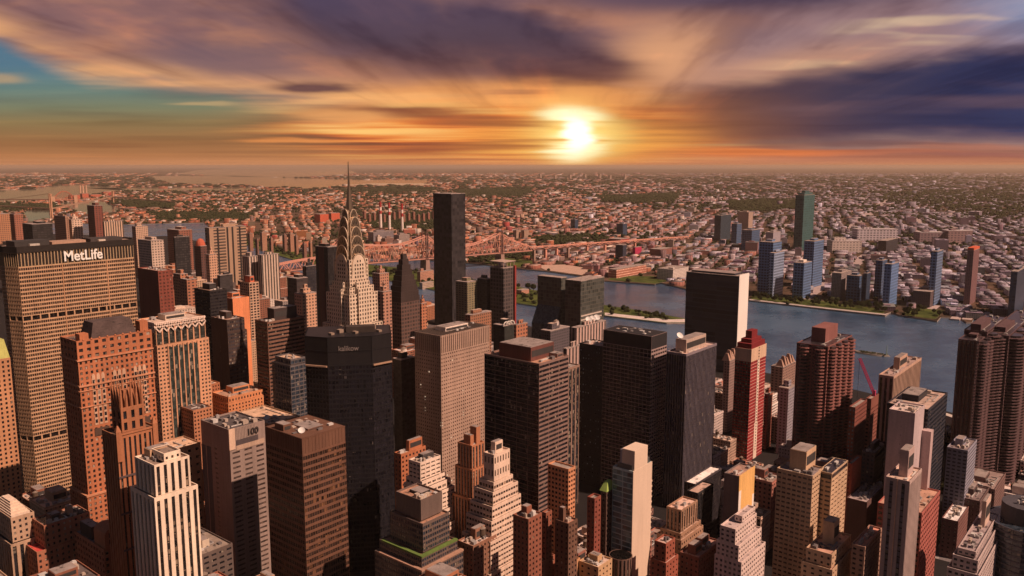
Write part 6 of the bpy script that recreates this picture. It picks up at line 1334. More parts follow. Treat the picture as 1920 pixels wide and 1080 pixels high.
# ------------------------------------------------------------------ suspension bridge, arch bridge and viaduct at the far left
def suspension():
    st_ = wall((.55, .30, .19, 1)); z0 = 38
    a0, a1 = at_z(97, 409, 0), at_z(212, 382, 0)
    root = thing('suspension_bridge', 'distant suspension bridge with two stout towers beyond the lettered slab', 'bridge', (a0[0], a0[1], 0))
    tops = []
    for (p, u, v, w) in ((a0, 97, 363, 9), (a1, 212, 358, 10)):
        d = float(p @ fw); zt = float(at_d(u, v, d)[2]); tops.append(np.array((p[0], p[1], zt)))
        for s in (-1, 1):
            m = MB(); q = p + rt * s * w * .55 ; m.box(q[0] - w * .42, q[1] - w * .42, 0, q[0] + w * .42, q[1] + w * .42, zt); m.build('tower', st_, root)
        m = MB(); m.bar(p - rt * w * .6 + upv * (zt - 5), p + rt * w * .6 + upv * (zt - 5), 4); m.build('tower_brace', st_, root)
    ends = [at_z(-60, 383, z0), at_z(330, 379.5, z0)]
    zdk = [np.array((ends[0][0], ends[0][1], z0)), np.array((a0[0], a0[1], z0 + 20)), np.array((a1[0], a1[1], z0 + 20)), np.array((ends[1][0], ends[1][1], z0))]
    m = MB()
    for p, q in zip(zdk, zdk[1:]): m.bar(p, q, 3.6)
    m.build('deck', wall((.42, .26, .18, 1)), root)
    m = MB()
    for p, q, sag in ((zdk[0], tops[0], .1), (tops[0], tops[1], 1), (tops[1], zdk[3], .1)):
        prev = None
        for i in range(15):
            f = i / 14; r_ = p + (q - p) * f; lowz = z0 + 26
            if sag == 1: r_ = r_.copy(); r_[2] = lowz + (tops[0][2] * (1 - f) + tops[1][2] * f - lowz) * (2 * f - 1) ** 2
            if prev is not None: m.bar(prev, r_, 1.1)
            prev = r_
    m.build('cable', st_, root)
    rv = thing('viaduct', 'low far viaduct crossing the strait left of the suspension bridge', 'viaduct', tuple(at_z(0, 380, 0)))
    p, q = at_z(-80, 374.5, 30), at_z(92, 374, 30); m = MB(); m.bar(p, q, 4); m.build('deck', wall((.22, .12, .09, 1)), rv)
    for f in np.linspace(.05, .97, 9):
        c = p + (q - p) * f; m = MB(); m.box(c[0] - 5, c[1] - 5, 0, c[0] + 5, c[1] + 5, 28); m.build('pier', wall((.40, .27, .2, 1)), rv)
    ab = thing('arch_bridge', 'distant reddish steel arch bridge beside the suspension bridge', 'bridge', tuple(at_z(120, 377, 0)))
    p, q = at_z(99, 376, 25), at_z(141, 374, 25); pk = 75; m = MB(); prev = None
    for i in range(17):
        f = i / 16; r_ = p + (q - p) * f + upv * (pk * 4 * f * (1 - f))
        if prev is not None: m.bar(prev, r_, 3.2); 
        if 0 < i < 16: m.bar(r_, p + (q - p) * f, 1.2)
        prev = r_
    m.bar(p, q, 3); m.build('arch', wall((.42, .13, .08, 1)), ab)
    for (u, c) in ((92, p), (146, q)):
        m = MB(); m.box(c[0] - 14, c[1] - 14, 0, c[0] + 14, c[1] + 14, 60); m.build('abutment', wall((.5, .3, .2, 1)), ab)
suspension()
for k, (u, v0, v1) in enumerate(((151, 347, 362), (156, 347.5, 362), (162, 347, 362))):
    b = at_z(u, v1, 3); t = at_d(u, v0, float(b @ fw)); root = thing('chimney', 'slim pale stack of the far red plant at the strait', 'chimney', (b[0], b[1], 3), 'stacks of the far red plant'); m = MB(); m.cyl(b[0], b[1], 3, t[2], 12, 8, 10); m.build('shaft', wall((.6, .36, .25, 1)), root)
for k, (u0, u1, v, vb) in enumerate(((128, 150, 366, 374), (150, 166, 363, 372), (166, 190, 365, 371), (190, 214, 360, 367))):
    far('red_plant_block', ('large arched roof red plant block at the strait', 'tall red boiler block of the plant at the strait', 'long red block right of the plant boilers', 'flat red wharf block right end of the plant')[k], (u0, u0 + 4, u1, v), vb, FW((.48, .12, .07, 1), (.3, .08, .05), 14, 12, .3, .3, (.5, .14, .08, 1)), ph=[])

# ------------------------------------------------------------------ Manhattan infill blocks
ZB = np.full((270, 480), 1e9)
def raster(poly, depth):
    """count and mark picture cells (quarter size) where this quad is nearest"""
    P = np.array([proj(p)[:2] for p in poly]) / 4.0
    x0, y0 = np.floor(P.min(0)).astype(int); x1, y1 = np.ceil(P.max(0)).astype(int)
    x0, y0 = max(x0, 0), max(y0, 0); x1, y1 = min(x1, 480), min(y1, 270)
    if x1 <= x0 or y1 <= y0: return 0
    gx, gy = np.meshgrid(np.arange(x0, x1) + .5, np.arange(y0, y1) + .5)
    s = None; ok = np.ones_like(gx, bool); n = len(P)
    cr = [(P[(i + 1) % n][0] - P[i][0]) * (gy - P[i][1]) - (P[(i + 1) % n][1] - P[i][1]) * (gx - P[i][0]) for i in range(n)]
    pos = np.all([c >= 0 for c in cr], 0) | np.all([c <= 0 for c in cr], 0)
    sub = ZB[y0:y1, x0:x1]; w = pos & (sub > depth); sub[w] = depth
    return int(w.sum())
def box_faces(f, H):
    x0, y0, x1, y1 = f
    return [[(x0, y0, 0), (x1, y0, 0), (x1, y0, H), (x0, y0, H)], [(x0, y0, 0), (x0, y1, 0), (x0, y1, H), (x0, y0, H)], [(x0, y0, H), (x1, y0, H), (x1, y1, H), (x0, y1, H)]]
for h in HEROES:
    d = proj((h['foot'][0], h['foot'][1], 0))[2]
    for q in box_faces(h['foot'], h['H']): raster(q, d)
ENV = [(-60, 452), (250, 452), (300, 500), (600, 520), (625, 580), (712, 545), (800, 575), (880, 615), (1000, 640), (1140, 660), (1290, 700), (1440, 710), (1500, 735), (1800, 800), (1980, 860)]
def env(u): return float(np.interp(u, [e[0] for e in ENV], [e[1] for e in ENV]))
shore = np.array(man)
def inside_man(x, y):
    p = np.array((x, y)); c = False; poly = man + [fl(2500, 500), fl(2500, -2500), fl(-3500, -2500), fl(-4500, 2500)]
    j = len(poly) - 1
    for i in range(len(poly)):
        if (poly[i][1] > y) != (poly[j][1] > y) and x < (poly[j][0] - poly[i][0]) * (y - poly[i][1]) / (poly[j][1] - poly[i][1]) + poly[i][0]: c = not c
        j = i
    return c
PAL = [((.40, .16, .085, 1), 'orange brown brick'), ((.27, .11, .07, 1), 'red brown brick'), ((.50, .33, .22, 1), 'tan brick'), ((.64, .50, .41, 1), 'cream'), ((.17, .12, .105, 1), 'dark brown'), ((.30, .25, .24, 1), 'grey'), ((.72, .60, .52, 1), 'white'), ((.05, .045, .05, 1), 'black glass')]
PAL_R = [((.33, .14, .11, 1), 'red brick'), ((.24, .13, .11, 1), 'dark red brown brick'), ((.45, .31, .25, 1), 'tan brick'), ((.56, .46, .44, 1), 'pale'), ((.15, .11, .11, 1), 'dark brown'), ((.30, .26, .28, 1), 'mauve grey'), ((.68, .58, .55, 1), 'white'), ((.05, .048, .06, 1), 'black glass')]
ROOFS = [((.58, .42, .33, 1), 'tan'), ((.34, .25, .21, 1), 'brown'), ((.14, .11, .105, 1), 'dark'), ((.66, .55, .50, 1), 'pale'), ((.50, .22, .16, 1), 'reddish')]
cand = []
fr = random.Random(11)
ST, AV = 80.0, 118.0
for bi in range(-14, 28):
    for bj in range(-12, 44):
        X0, Y0 = bi * AV + 9, bj * ST + 9
        c = np.array((X0 + AV / 2, Y0 + ST / 2, 0)); f = c @ fw
        if f < 240 or f > 2500: continue
        if abs(c @ rt) > f * .70 + 80: continue
        big = f > 1100
        X = X0
        while X < X0 + AV - 18:
            w = fr.uniform(24, 44) if big else fr.uniform(15, 30)
            w = min(w, X0 + AV - 18 - X)
            if w < 9: break
            for row in ((0,) if big and fr.random() < .5 else (0, 1)):
                dd = (ST - 18) / 2 - .5 if not (big and row == 0 and fr.random() < .3) else ST - 20
                Ya = Y0 + row * (ST - 18) / 2
                r_ = fr.random()
                Hh = (fr.uniform(18, 40) if r_ < .55 else fr.uniform(40, 72) if r_ < .9 else fr.uniform(72, 105)) if f < 1100 else (fr.uniform(20, 50) if r_ < .5 else fr.uniform(50, 95) if r_ < .86 else fr.uniform(95, 135))
                cand.append((f, X, Ya, X + w - .6, Ya + dd - fr.uniform(0, 5), Hh))
            X += w
cand.sort()
kept = []
for f, x0, y0, x1, y1, Hh in cand:
    if any(x0 < h['foot'][2] + 4 and x1 > h['foot'][0] - 4 and y0 < h['foot'][3] + 4 and y1 > h['foot'][1] - 4 for h in HEROES): continue
    if not inside_man((x0 + x1) / 2, (y0 + y1) / 2) or not inside_man(x1 + 15, y0 - 15): continue
    u0, u1 = sorted((proj((x0, y1, 0))[0], proj((x1, y0, 0))[0]))
    if u1 < -40 or u0 > 1960: continue
    if f < 760 and 1700 < (u0 + u1) / 2 < 1960 and proj((x0, y0, 0))[1] > 925: Hh = min(Hh, 14)
    w0 = proj((x0, y0, 0))[2]
    for _ in range(14):
        vt = min(proj((x0, y0, Hh))[1], proj((x1, y1, Hh))[1], proj((x0, y1, Hh))[1], proj((x1, y0, Hh))[1])
        bad = vt < env((u0 + u1) / 2) - (8 if f > 1500 else 0)
        for h in HEROES:
            if bad: break
            a, b, c_, e = h['vis']
            hw = proj((h['foot'][0], h['foot'][1], 0))[2]
            if w0 < hw + 5 and u1 > a + 1 and u0 < c_ - 1 and vt < e - 2 and Hh > 9: bad = True
        if not bad: break
        Hh *= .82
        if Hh < 8: break
    if Hh < 8: continue
    kept.append((w0, (x0, y0, x1, y1), Hh))
kept.sort(key=lambda k: k[0])
vis = []
for w0, f, Hh in kept:
    n = sum(raster(q, w0 + 1) for q in box_faces(f, Hh))
    vis.append((n, w0, f, Hh))
FILL = sorted([v for v in vis if v[0] >= 3], key=lambda v: -v[0])[:300]
print('INFILL', len(cand), len(kept), len(FILL), sum(v[0] for v in vis))
used_labels = {}
def rel_phrase(f):
    c = np.array(((f[0] + f[2]) / 2, (f[1] + f[3]) / 2)); best = sorted(HEROES, key=lambda h: np.hypot((h['foot'][0] + h['foot'][2]) / 2 - c[0], (h['foot'][1] + h['foot'][3]) / 2 - c[1]))
    for h in best[:1]:
        dlt = c - np.array(((h['foot'][0] + h['foot'][2]) / 2, (h['foot'][1] + h['foot'][3]) / 2)); a, b = dlt @ rt[:2], dlt @ fw[:2]
        w = 'right of' if a > abs(b) else 'left of' if -a > abs(b) else 'behind' if b > 0 else 'in front of'
        return w + ' ' + h['phrase']
for n, w0, f, Hh in FILL:
    rr_ = random.Random(int(f[0] * 13 + f[1] * 7))
    x0, y0, x1, y1 = f; u = proj((x0, y0, Hh))[0]
    pal = PAL if u < 1000 else PAL_R
    ci = rr_.choices(range(8), (6, 5, 5, 3, 3, 2, 2, 1) if u < 700 else (5, 5, 4, 3, 4, 2, 2, 1.2))[0]
    col, cn = pal[ci]; j = rr_.uniform(.8, 1.2); q5 = lambda v: round(v * 40) / 40
    rc, rn = ROOFS[rr_.choices(range(5), (4, 3, 2, 3, 1.3))[0]]
    sz = 'low' if Hh < 30 else 'mid rise' if Hh < 65 else 'tall'
    lb = f'{sz} {cn} building with {rn} roof {rel_phrase(f)}'
    words = lb.split()
    if len(words) > 16: lb = ' '.join(f'{sz} {cn} building {rel_phrase(f)}'.split()[:16])
    grp = None
    used_labels.setdefault(lb, []).append(f)
    if w0 < 1150:
        root = thing('apartment_block' if ci != 7 else 'office_block', lb, 'building', (x0, y0, 0)); m = MB(); wm = wall(col)
        stl = rr_.random()
        s = dict(bay=rr_.choice((3.0, 3.4, 3.8)), wf=rr_.choice((.38, .45, .5)), hf=rr_.choice((.45, .5, .55)), st=rr_.choice((3.3, 3.5, 3.8)), dep=.4)
        if ci == 7: s.update(wf=.85, hf=.68, dep=.2)
        elif stl > .85: s.update(wf=.78, hf=.45)
        gm = (GLD, GL, GLW)[rr_.randrange(3)]
        lev = [(0, Hh, f)]
        if Hh > 38 and rr_.random() < .55 and x1 - x0 > 13:
            k = Hh * rr_.uniform(.68, .86); g_ = rr_.uniform(1.5, 3.5); lev = [(0, k, f), (k, Hh, (x0 + g_, y0 + g_, x1 - g_ * .6, y1 - g_))]
        for lo, hi, bx in lev:
            section(m, root, bx, lo, hi - 1.2, gm, **s); section(m, root, bx, hi - 1.2, hi, gm, bands=False, blank='SW'); deck(root, bx, hi, roofm(rc), m, name='roof' if hi == Hh else 'terrace')
            if rr_.random() < .5:
                cm = MB(); cm.box(bx[0] - .35, bx[1] - .35, hi - 1.9, bx[2] + .2, bx[1] + .05, hi - 1.15); cm.box(bx[0] - .35, bx[1] + .05, hi - 1.9, bx[0] + .05, bx[3], hi - 1.15); cm.build('cornice', wall(tuple(min(.8, c * 1.4) for c in col[:3]) + (1,)), root)
        m.build('wall', wm, root)
        tb = lev[-1][2]; kk = max(3, min(13, int((x1 - x0) * (y1 - y0) / 45)))
        rooftop(root, (tb[0] + .8, tb[1] + .8, tb[2] - .8, tb[3] - .8), Hh - 1.1, int(x0 + y0), rr_.random() < .8, kk if n > 12 else 2, 1 if rr_.random() < .6 and n > 8 and ci != 7 else 0, wm)
    else:
        root = thing('apartment_block' if ci != 7 else 'office_block', lb, 'building', (x0, y0, 0)); m = MB()
        lev = [(0, Hh, f)]
        if Hh > 50 and rr_.random() < .5: lev = [(0, Hh * .75, f), (Hh * .75, Hh, (x0 + 4, y0 + 4, x1 - 4, y1 - 4))]
        for lo, hi, bx in lev: m.box(bx[0], bx[1], lo, bx[2], bx[3], hi)
        m.build('wall', farwall(col, (.02, .015, .013), (3.4, 4.2, 5.0)[rr_.randrange(3)], 3.4, .5, .5, rc), root)
        bx = lev[-1][2]
        p = MB(); w_, d_ = bx[2] - bx[0], bx[3] - bx[1]; p.box(bx[0] + .25 * w_, bx[1] + .3 * d_, Hh - .02, bx[0] + .65 * w_, bx[1] + .75 * d_, Hh + rr_.uniform(3, 8)); p.build('penthouse', wall(col), root)
        p = MB(); p.box(bx[0] - .3, bx[1] - .3, Hh - .05, bx[2] + .3, bx[3] + .3, Hh + .6); p.build('roof', roofm(rc), root)
for o in COL.objects:                                        # look-alikes that nothing tells apart share a group
    if o.get('label') in used_labels and len(used_labels[o['label']]) > 1: o['group'] = 'look alike blocks ' + ' '.join(o['label'].split()[-6:])
# ------------------------------------------------------------------ the low city across the river
def in_poly(x, y, poly):
    x, y = np.asarray(x), np.asarray(y); c = np.zeros(x.shape, bool); j = len(poly) - 1
    for i in range(len(poly)):
        xi, yi, xj, yj = poly[i][0], poly[i][1], poly[j][0], poly[j][1]
        t = ((yi > y) != (yj > y)) & (x < (xj - xi) * (y - yi) / (yj - yi + 1e-9) + xi); c ^= t; j = i
    return c
def projn(x, y, z):
    q = np.stack([x, y, np.full_like(x, z) - CAM_Z if np.isscalar(z) else z - CAM_Z], -1); w = q @ FV
    return 960 + F * (q @ rt) / w, 540 - F * (q @ UV) / w, w
nr = np.random.RandomState(3)
QP = que + [fl(8000, 1500), fl(60000, 30000), fl(60000, 90000), fl(-60000, 90000), fl(-60000, 12000), fl(-9000, 6200)]
PONDS = [[(-300, 360), (0, 356), (50, 355), (115, 347), (165, 347), (215, 350), (235, 357), (120, 372), (60, 378), (0, 379), (-300, 384)], [(105, 380), (190, 376), (215, 385), (225, 396), (170, 403), (120, 391)], [(38, 394), (95, 394), (100, 412), (50, 416)],
         [(500, 314), (640, 313), (670, 325), (560, 333), (440, 331), (330, 326), (370, 319)], [(286, 330), (440, 329.5), (560, 334), (690, 337), (812, 336), (800, 344), (818, 347.5), (690, 348), (640, 349), (600, 354), (520, 352), (450, 346), (330, 345), (288, 338)], [(150, 352), (470, 352), (478, 358), (255, 358.5)],
         [(1408, 562), (1480, 570), (1548, 578), (1655, 590), (1662, 580), (1560, 566), (1470, 557), (1410, 552)], [(1692, 590), (1733, 596), (1754, 598), (1772, 582), (1720, 577), (1700, 580)], [(1140, 525), (1228, 532), (1262, 526), (1225, 518), (1150, 517)], [(905, 494), (968, 501), (1004, 500), (996, 488), (930, 482)], [(1022, 506), (1090, 515.5), (1120, 506), (1060, 496), (1005, 497)]]
PARKS = [[(1364, 377), (1488, 374), (1490, 392), (1420, 398), (1370, 396)], [(1655, 362), (1925, 352), (1925, 378), (1700, 386), (1655, 378)], [(1760, 386), (1925, 380), (1925, 416), (1820, 412)], [(1126, 368), (1270, 364), (1265, 380), (1130, 380)], [(680, 404), (812, 398), (812, 434), (700, 428)], [(860, 356), (1000, 352), (990, 368), (860, 370)], [(0, 384), (115, 386), (110, 395), (0, 396)], [(215, 376), (330, 380), (320, 392), (240, 390)], [(630, 352), (812, 352), (812, 360), (640, 361)], [(280, 398), (470, 400), (470, 412), (300, 414)], [(1000, 445), (1140, 440), (1130, 456), (1010, 462)], [(520, 474), (580, 472), (580, 490), (520, 492)], [(870, 478), (1000, 470), (1000, 486), (880, 494)]]
def masks(x, y):
    u, v, w = projn(x, y, 3.0)
    pond = np.zeros(len(x), bool); park = np.zeros(len(x), bool)
    for p in PONDS: pond |= in_poly(u, v, p)
    for p in PARKS: park |= in_poly(u, v, p)
    return u, v, w, pond, park
LANES = [((1594, 430), (1662, 374), 5), ((1714, 470), (1724, 388), 3.2), ((1805, 480), (1783, 392), 2.6), ((1240, 452), (1120, 392), 2.4), ((1500, 560), (1640, 470), 2.6), ((1300, 500), (1480, 420), 2.4)]
for (ua, va), (ub, vb_), hw_ in LANES:
    p, q = at_z(ua, va, 3.2), at_z(ub, vb_, 3.2); d_ = (q - p) / np.linalg.norm(q - p); n_ = np.array((-d_[1], d_[0], 0)) * (14 + hw_ * 3)
    sheet('avenue', [tuple(k[:2]) for k in (p - n_, q - n_, q + n_, p + n_)], 3.2 + hw_ * .02, wall((.40, .31, .30, 1)), .2)
hero_far = [h for h in HEROES if h['d'] > 1500]
def clear_of_heroes(x, y, r):
    ok = np.ones(len(x), bool)
    for h in hero_far:
        a, b, c, d = h['foot']; ok &= ~((x > a - r) & (x < c + r) & (y > b - r) & (y < d + r))
    return ok
DIST = [(nr.uniform(-.7, .7), nr.uniform(1500, 15000), nr.uniform(0, math.pi / 2)) for _ in range(46)]
DC = np.array([(f * a, f, (.32 if a > .02 else .95) + (t - .78) * (.10 if f < 6000 else .5)) for a, f, t in DIST])
def scatter(n, f0, f1, pitch, dens):
    """lots on rotated street grids"""
    f = np.sqrt(nr.uniform(f0 ** 2, f1 ** 2, n)); a = nr.uniform(-.69, .69, n) * f
    k = np.argmin((a[:, None] - DC[None, :, 0]) ** 2 + (f[:, None] - DC[None, :, 1]) ** 2, 1); th = DC[k, 2]
    x = a * rt[0] + f * fw[0]; y = a * rt[1] + f * fw[1]
    c, s = np.cos(th), np.sin(th)
    lx = np.round((x * c + y * s) / pitch[0]); ly = np.round((-x * s + y * c) / pitch[1])
    key = lx * 100003 + ly * 7 + k; _, ix = np.unique(key, return_index=True)
    lx, ly, c, s, th = lx[ix], ly[ix], c[ix], s[ix], th[ix]
    street = (np.mod(lx, 8) == 0) | (np.mod(ly, 3) == 0)
    X = lx * pitch[0]; Y = ly * pitch[1]
    x = X * c - Y * s + nr.uniform(-1, 1, len(X)) * pitch[0] * .1; y = X * s + Y * c + nr.uniform(-1, 1, len(X)) * pitch[1] * .12
    keepm = ~street & (nr.rand(len(x)) < dens)
    return x[keepm], y[keepm], th[keepm]
QPAL = np.array([(.50, .17, .09), (.36, .12, .07), (.50, .32, .23), (.62, .50, .42), (.72, .62, .56), (.22, .14, .12), (.34, .29, .29), (.16, .13, .14), (.50, .22, .13), (.40, .06, .05)])
QROOF = np.array([(.74, .64, .58), (.48, .36, .30), (.26, .20, .18), (.60, .46, .38), (.14, .12, .12), (.82, .76, .72), (.44, .20, .14)])
def boxes_mesh(x, y, th, w, d, h, z0=2.5):
    c, s = np.cos(th), np.sin(th); V_ = []
    for sx, sy, top in ((-1, -1, 0), (1, -1, 0), (1, 1, 0), (-1, 1, 0), (-1, -1, 1), (1, -1, 1), (1, 1, 1), (-1, 1, 1)):
        lx, ly = sx * w / 2, sy * d / 2
        V_.append(np.stack([x + lx * c - ly * s, y + lx * s + ly * c, z0 + h * top], 1))
    V_ = np.stack(V_, 1); n = len(x); base = np.arange(n)[:, None, None] * 8
    Q = np.array([(4, 5, 6, 7), (0, 1, 5, 4), (1, 2, 6, 5), (2, 3, 7, 6), (3, 0, 4, 7)])[None] + base
    return V_.reshape(-1, 3), Q.reshape(-1, 4)
def fast_mesh(name, v, q, cols, mat):
    me = bpy.data.meshes.new(name); me.vertices.add(len(v)); me.vertices.foreach_set('co', v.ravel().astype(np.float32))
    k = q.shape[1]; me.loops.add(q.size); me.loops.foreach_set('vertex_index', q.ravel().astype(np.int32))
    me.polygons.add(len(q)); me.polygons.foreach_set('loop_start', np.arange(0, q.size, k, dtype=np.int32))
    try: me.polygons.foreach_set('loop_total', np.full(len(q), k, np.int32))
    except Exception: pass
    if cols is not None:
        at = me.attributes.new('paint', 'FLOAT_COLOR', 'FACE'); at.data.foreach_set('color', np.concatenate([cols, np.ones((len(cols), 1))], 1).ravel().astype(np.float32))
    me.materials.append(mat); me.update(calc_edges=True); me.validate()
    o = bpy.data.objects.new(name, me); COL.objects.link(o); return o
def paint_mat(name, rough=.85, windows=True):
    m, nt, b = _new(name); at = nt.nodes.new('ShaderNodeAttribute'); at.attribute_name = 'paint'; g_, (x, y, z), (nx, ny, nz) = _pos(nt)
    n1 = noise(nt, vec(nt, x * .05, y * .05, z * .05), 1, 3, .6); k = (n1 - .5) * .8 + 1.0
    c = mixc(nt, at.outputs['Color'], vec(nt, k, k, k), 1.0, 'MULTIPLY')
    if windows:
        wz = ((z / 3.6).fract() - .5).abs().lt(.25); wx = (((x + y) / 5.0).fract() - .5).abs().lt(.25)
        c = mixc(nt, c, (.035, .03, .03, 1), wz * wx * nz.lt(.5) * .75)
    nt.links.new(c, b.inputs['Base Color']); b.inputs['Roughness'].default_value = rough; b.inputs['Specular IOR Level'].default_value = .15
    return m
PAINT = paint_mat('painted_masonry')
ALL = []
for f0, f1, n, pitch, dens, wr, hr in ((1700, 3000, 36000, (20, 28), .90, (14, 20.5), (5, 12)), (3000, 5200, 60000, (24, 34), .92, (17, 24), (5, 12)), (5200, 9000, 70000, (34, 46), .86, (20, 34), (5, 12)), (9000, 16000, 44000, (76, 92), .70, (26, 62), (6, 15)), (16000, 34000, 22000, (220, 260), .6, (50, 140), (8, 22))):
    x, y, th = scatter(n, f0, f1, pitch, dens)
    u, v, w_, pond, park = masks(x, y)
    lane = np.zeros(len(x), bool)
    for (ua, va), (ub, vb_), hw_ in LANES:
        t_ = np.clip(((u - ua) * (ub - ua) + (v - va) * (vb_ - va)) / ((ub - ua) ** 2 + (vb_ - va) ** 2), 0, 1); lane |= np.hypot(u - ua - t_ * (ub - ua), v - va - t_ * (vb_ - va)) < hw_
    ok = in_poly(x, y, QP) & ~pond & ~(park & (nr.rand(len(x)) < np.where(u > 1600, .62, .92))) & ~lane & clear_of_heroes(x, y, 18) & (u > -80) & (u < 2000)
    ok &= in_poly(x + 14, y - 14, QP) & in_poly(x - 14, y - 14, QP)
    x, y, th = x[ok], y[ok], th[ok]; k = len(x)
    W = nr.uniform(*wr, k); Dp = nr.uniform(*wr, k) * 1.1; Hh = nr.uniform(*hr, k)
    big = nr.rand(k) < np.where(u[ok] > 980, .26, .10) * (1 if f0 < 3000 else .5); W[big] *= nr.uniform(1.8, 3.6, big.sum()); Dp[big] *= nr.uniform(1.4, 2.2, big.sum()); Hh[big] += 2.5
    tall = nr.rand(k) < (.05 if f0 < 5200 else .02); Hh[tall] *= nr.uniform(1.6, 3.6, tall.sum())
    ALL.append((x, y, th, W, Dp, Hh))
x, y, th, W, Dp, Hh = (np.concatenate(a) for a in zip(*ALL))
# warmer light at the left, cooler at the right, tinted into the house colours
u, v, w_ = projn(x, y, 3.0)
vol = W * Hh / w_ ** 1.0 * np.where((u > -10) & (u < 1930), 1, 0)
cool = np.clip((u - 900) / 700 + nr.uniform(-.4, .4, len(u)), 0, 1)
pi_ = nr.choice(len(QPAL), len(x), p=(.24, .16, .12, .08, .06, .09, .04, .03, .16, .02)); WC = QPAL[pi_] * nr.uniform(.75, 1.2, (len(x), 1))
grey = WC.mean(1, keepdims=True) * np.array((.95, .92, 1.28)); WC = WC * (1 - .75 * cool[:, None]) + grey * .75 * cool[:, None]
ri_ = nr.choice(len(QROOF), len(x), p=(.20, .19, .14, .18, .11, .12, .06)); RC = QROOF[ri_] * nr.uniform(.8, 1.1, (len(x), 1)); RC = RC * np.where(u[:, None] < 950, np.array((1.05, .72, .54)), np.where(u[:, None] < 1250, np.array((1.02, .82, .72)), 1.0)); RC = RC * (1 - .7 * cool[:, None]) + RC.mean(1, keepdims=True) * np.array((.90, .83, 1.06)) * .7 * cool[:, None]; RC *= np.where(u[:, None] > 1250, .70, .84) * nr.uniform(.45, 1.1, (len(x), 1)) ** .8
# the largest in the picture stand as objects of their own
d_ok = (w_ < 6000); order = np.argsort(-(vol * d_ok))[:290]; own = np.zeros(len(x), bool); own[order] = True
vv, qq = boxes_mesh(x[~own], y[~own], th[~own], W[~own], Dp[~own], Hh[~own])
cols = np.repeat(WC[~own][:, None, :], 5, 1); cols[:, 0, :] = RC[~own]
o = fast_mesh('low_rise_district', vv, qq, cols.reshape(-1, 3), PAINT); setting(o, 'stuff')
names = ['orange brick', 'red brown brick', 'tan', 'cream', 'white', 'dark brown', 'grey', 'dark grey', 'terracotta', 'crimson']
rn = ['white roof', 'tan roof', 'brown roof', 'sandy roof', 'dark roof', 'bright white roof', 'red roof']
for i in order:
    c_, s_ = math.cos(th[i]), math.sin(th[i])
    key = (int(pi_[i]), int(ri_[i]))
    zone = 'near the river' if w_[i] < 2600 else 'inland'
    sd = 'right of the bridge' if u[i] > 1000 else 'left of the bridge'
    lb = f'{names[pi_[i]]} low building, {rn[ri_[i]]}, {zone}, {sd}'
    root = thing('low_rise_building', lb, 'building', (x[i], y[i], 2.5), f'{names[pi_[i]]} {rn[ri_[i]]} low buildings {zone} {sd}')
    root.rotation_euler = (0, 0, th[i])
    def part(nm, mat, x0, y0, z0, x1, y1, z1):
        o = bpy.data.objects.new(nm, unit_box(mat)); COL.objects.link(o); o.parent = root; o.location = (x0, y0, z0); o.scale = (x1 - x0, y1 - y0, z1 - z0)
    q_ = lambda c: tuple(float(round(k * 20) / 20 + .01) for k in c) + (1,)
    w2, d2, h = W[i] / 2, Dp[i] / 2, Hh[i]
    part('wall', farwall(q_(WC[i]), (.03, .026, .026), 4.2, 3.6, .5, .45), -w2, -d2, 0, w2, d2, h)
    part('roof', roofm(q_(RC[i])), -w2 - .2, -d2 - .2, h, w2 + .2, d2 + .2, h + .5)
    r_ = random.Random(int(i)); 
    part('penthouse', roofm(q_(WC[i])), -w2 * .5, -d2 * .4, h + .48, w2 * r_.uniform(-.1, .3), d2 * r_.uniform(0, .5), h + r_.uniform(2, 4.5))

# ------------------------------------------------------------------ trees
def leaf_mat():
    m, nt, b = _new('leaves'); g_, (x, y, z), nrm = _pos(nt)
    n1 = noise(nt, vec(nt, x * .03, y * .03, z * .1), 1, 3, .7); n2 = noise(nt, vec(nt, x * .6, y * .6, z * .6), 1, 2, .6)
    nt.links.new(mixc(nt, (.011, .016, .007, 1), (.046, .050, .018, 1), (n1 * .6 + n2 * .5).ss(.35, .75)), b.inputs['Base Color'])
    b.inputs['Roughness'].default_value = .9; b.inputs['Specular IOR Level'].default_value = .1
    return m
LEAF = leaf_mat(); BARK = wall((.09, .065, .05, 1))
ico_v = []; 
g5 = (1 + 5 ** .5) / 2
for a in (-1, 1):
    for b in (-g5, g5): ico_v += [(0, a, b), (a, b, 0), (b, 0, a)]
ico_v = np.array(ico_v) / math.sqrt(1 + g5 * g5)
ico_f = []
from itertools import combinations
ed = lambda i, j: abs(np.linalg.norm(ico_v[i] - ico_v[j]) - 1.0515) < .02
for t in combinations(range(12), 3):
    if ed(t[0], t[1]) and ed(t[1], t[2]) and ed(t[0], t[2]):
        n_ = np.cross(ico_v[t[1]] - ico_v[t[0]], ico_v[t[2]] - ico_v[t[0]]); ico_f.append(t if n_ @ ico_v[t[0]] > 0 else (t[0], t[2], t[1]))
ico_f = np.array(ico_f)
def clumps(x, y, z, r, hz, seed=1):
    k = np.random.RandomState(seed); n = len(x)
    vv = ico_v[None] * (1 + k.uniform(-.35, .35, (n, 12, 1))) * r[:, None, None]
    vv[:, :, 2] *= (hz / r)[:, None]
    vv += np.stack([x, y, z], 1)[:, None, :]
    return vv.reshape(-1, 3), (ico_f[None] + np.arange(n)[:, None, None] * 12).reshape(-1, 3)
TX = []
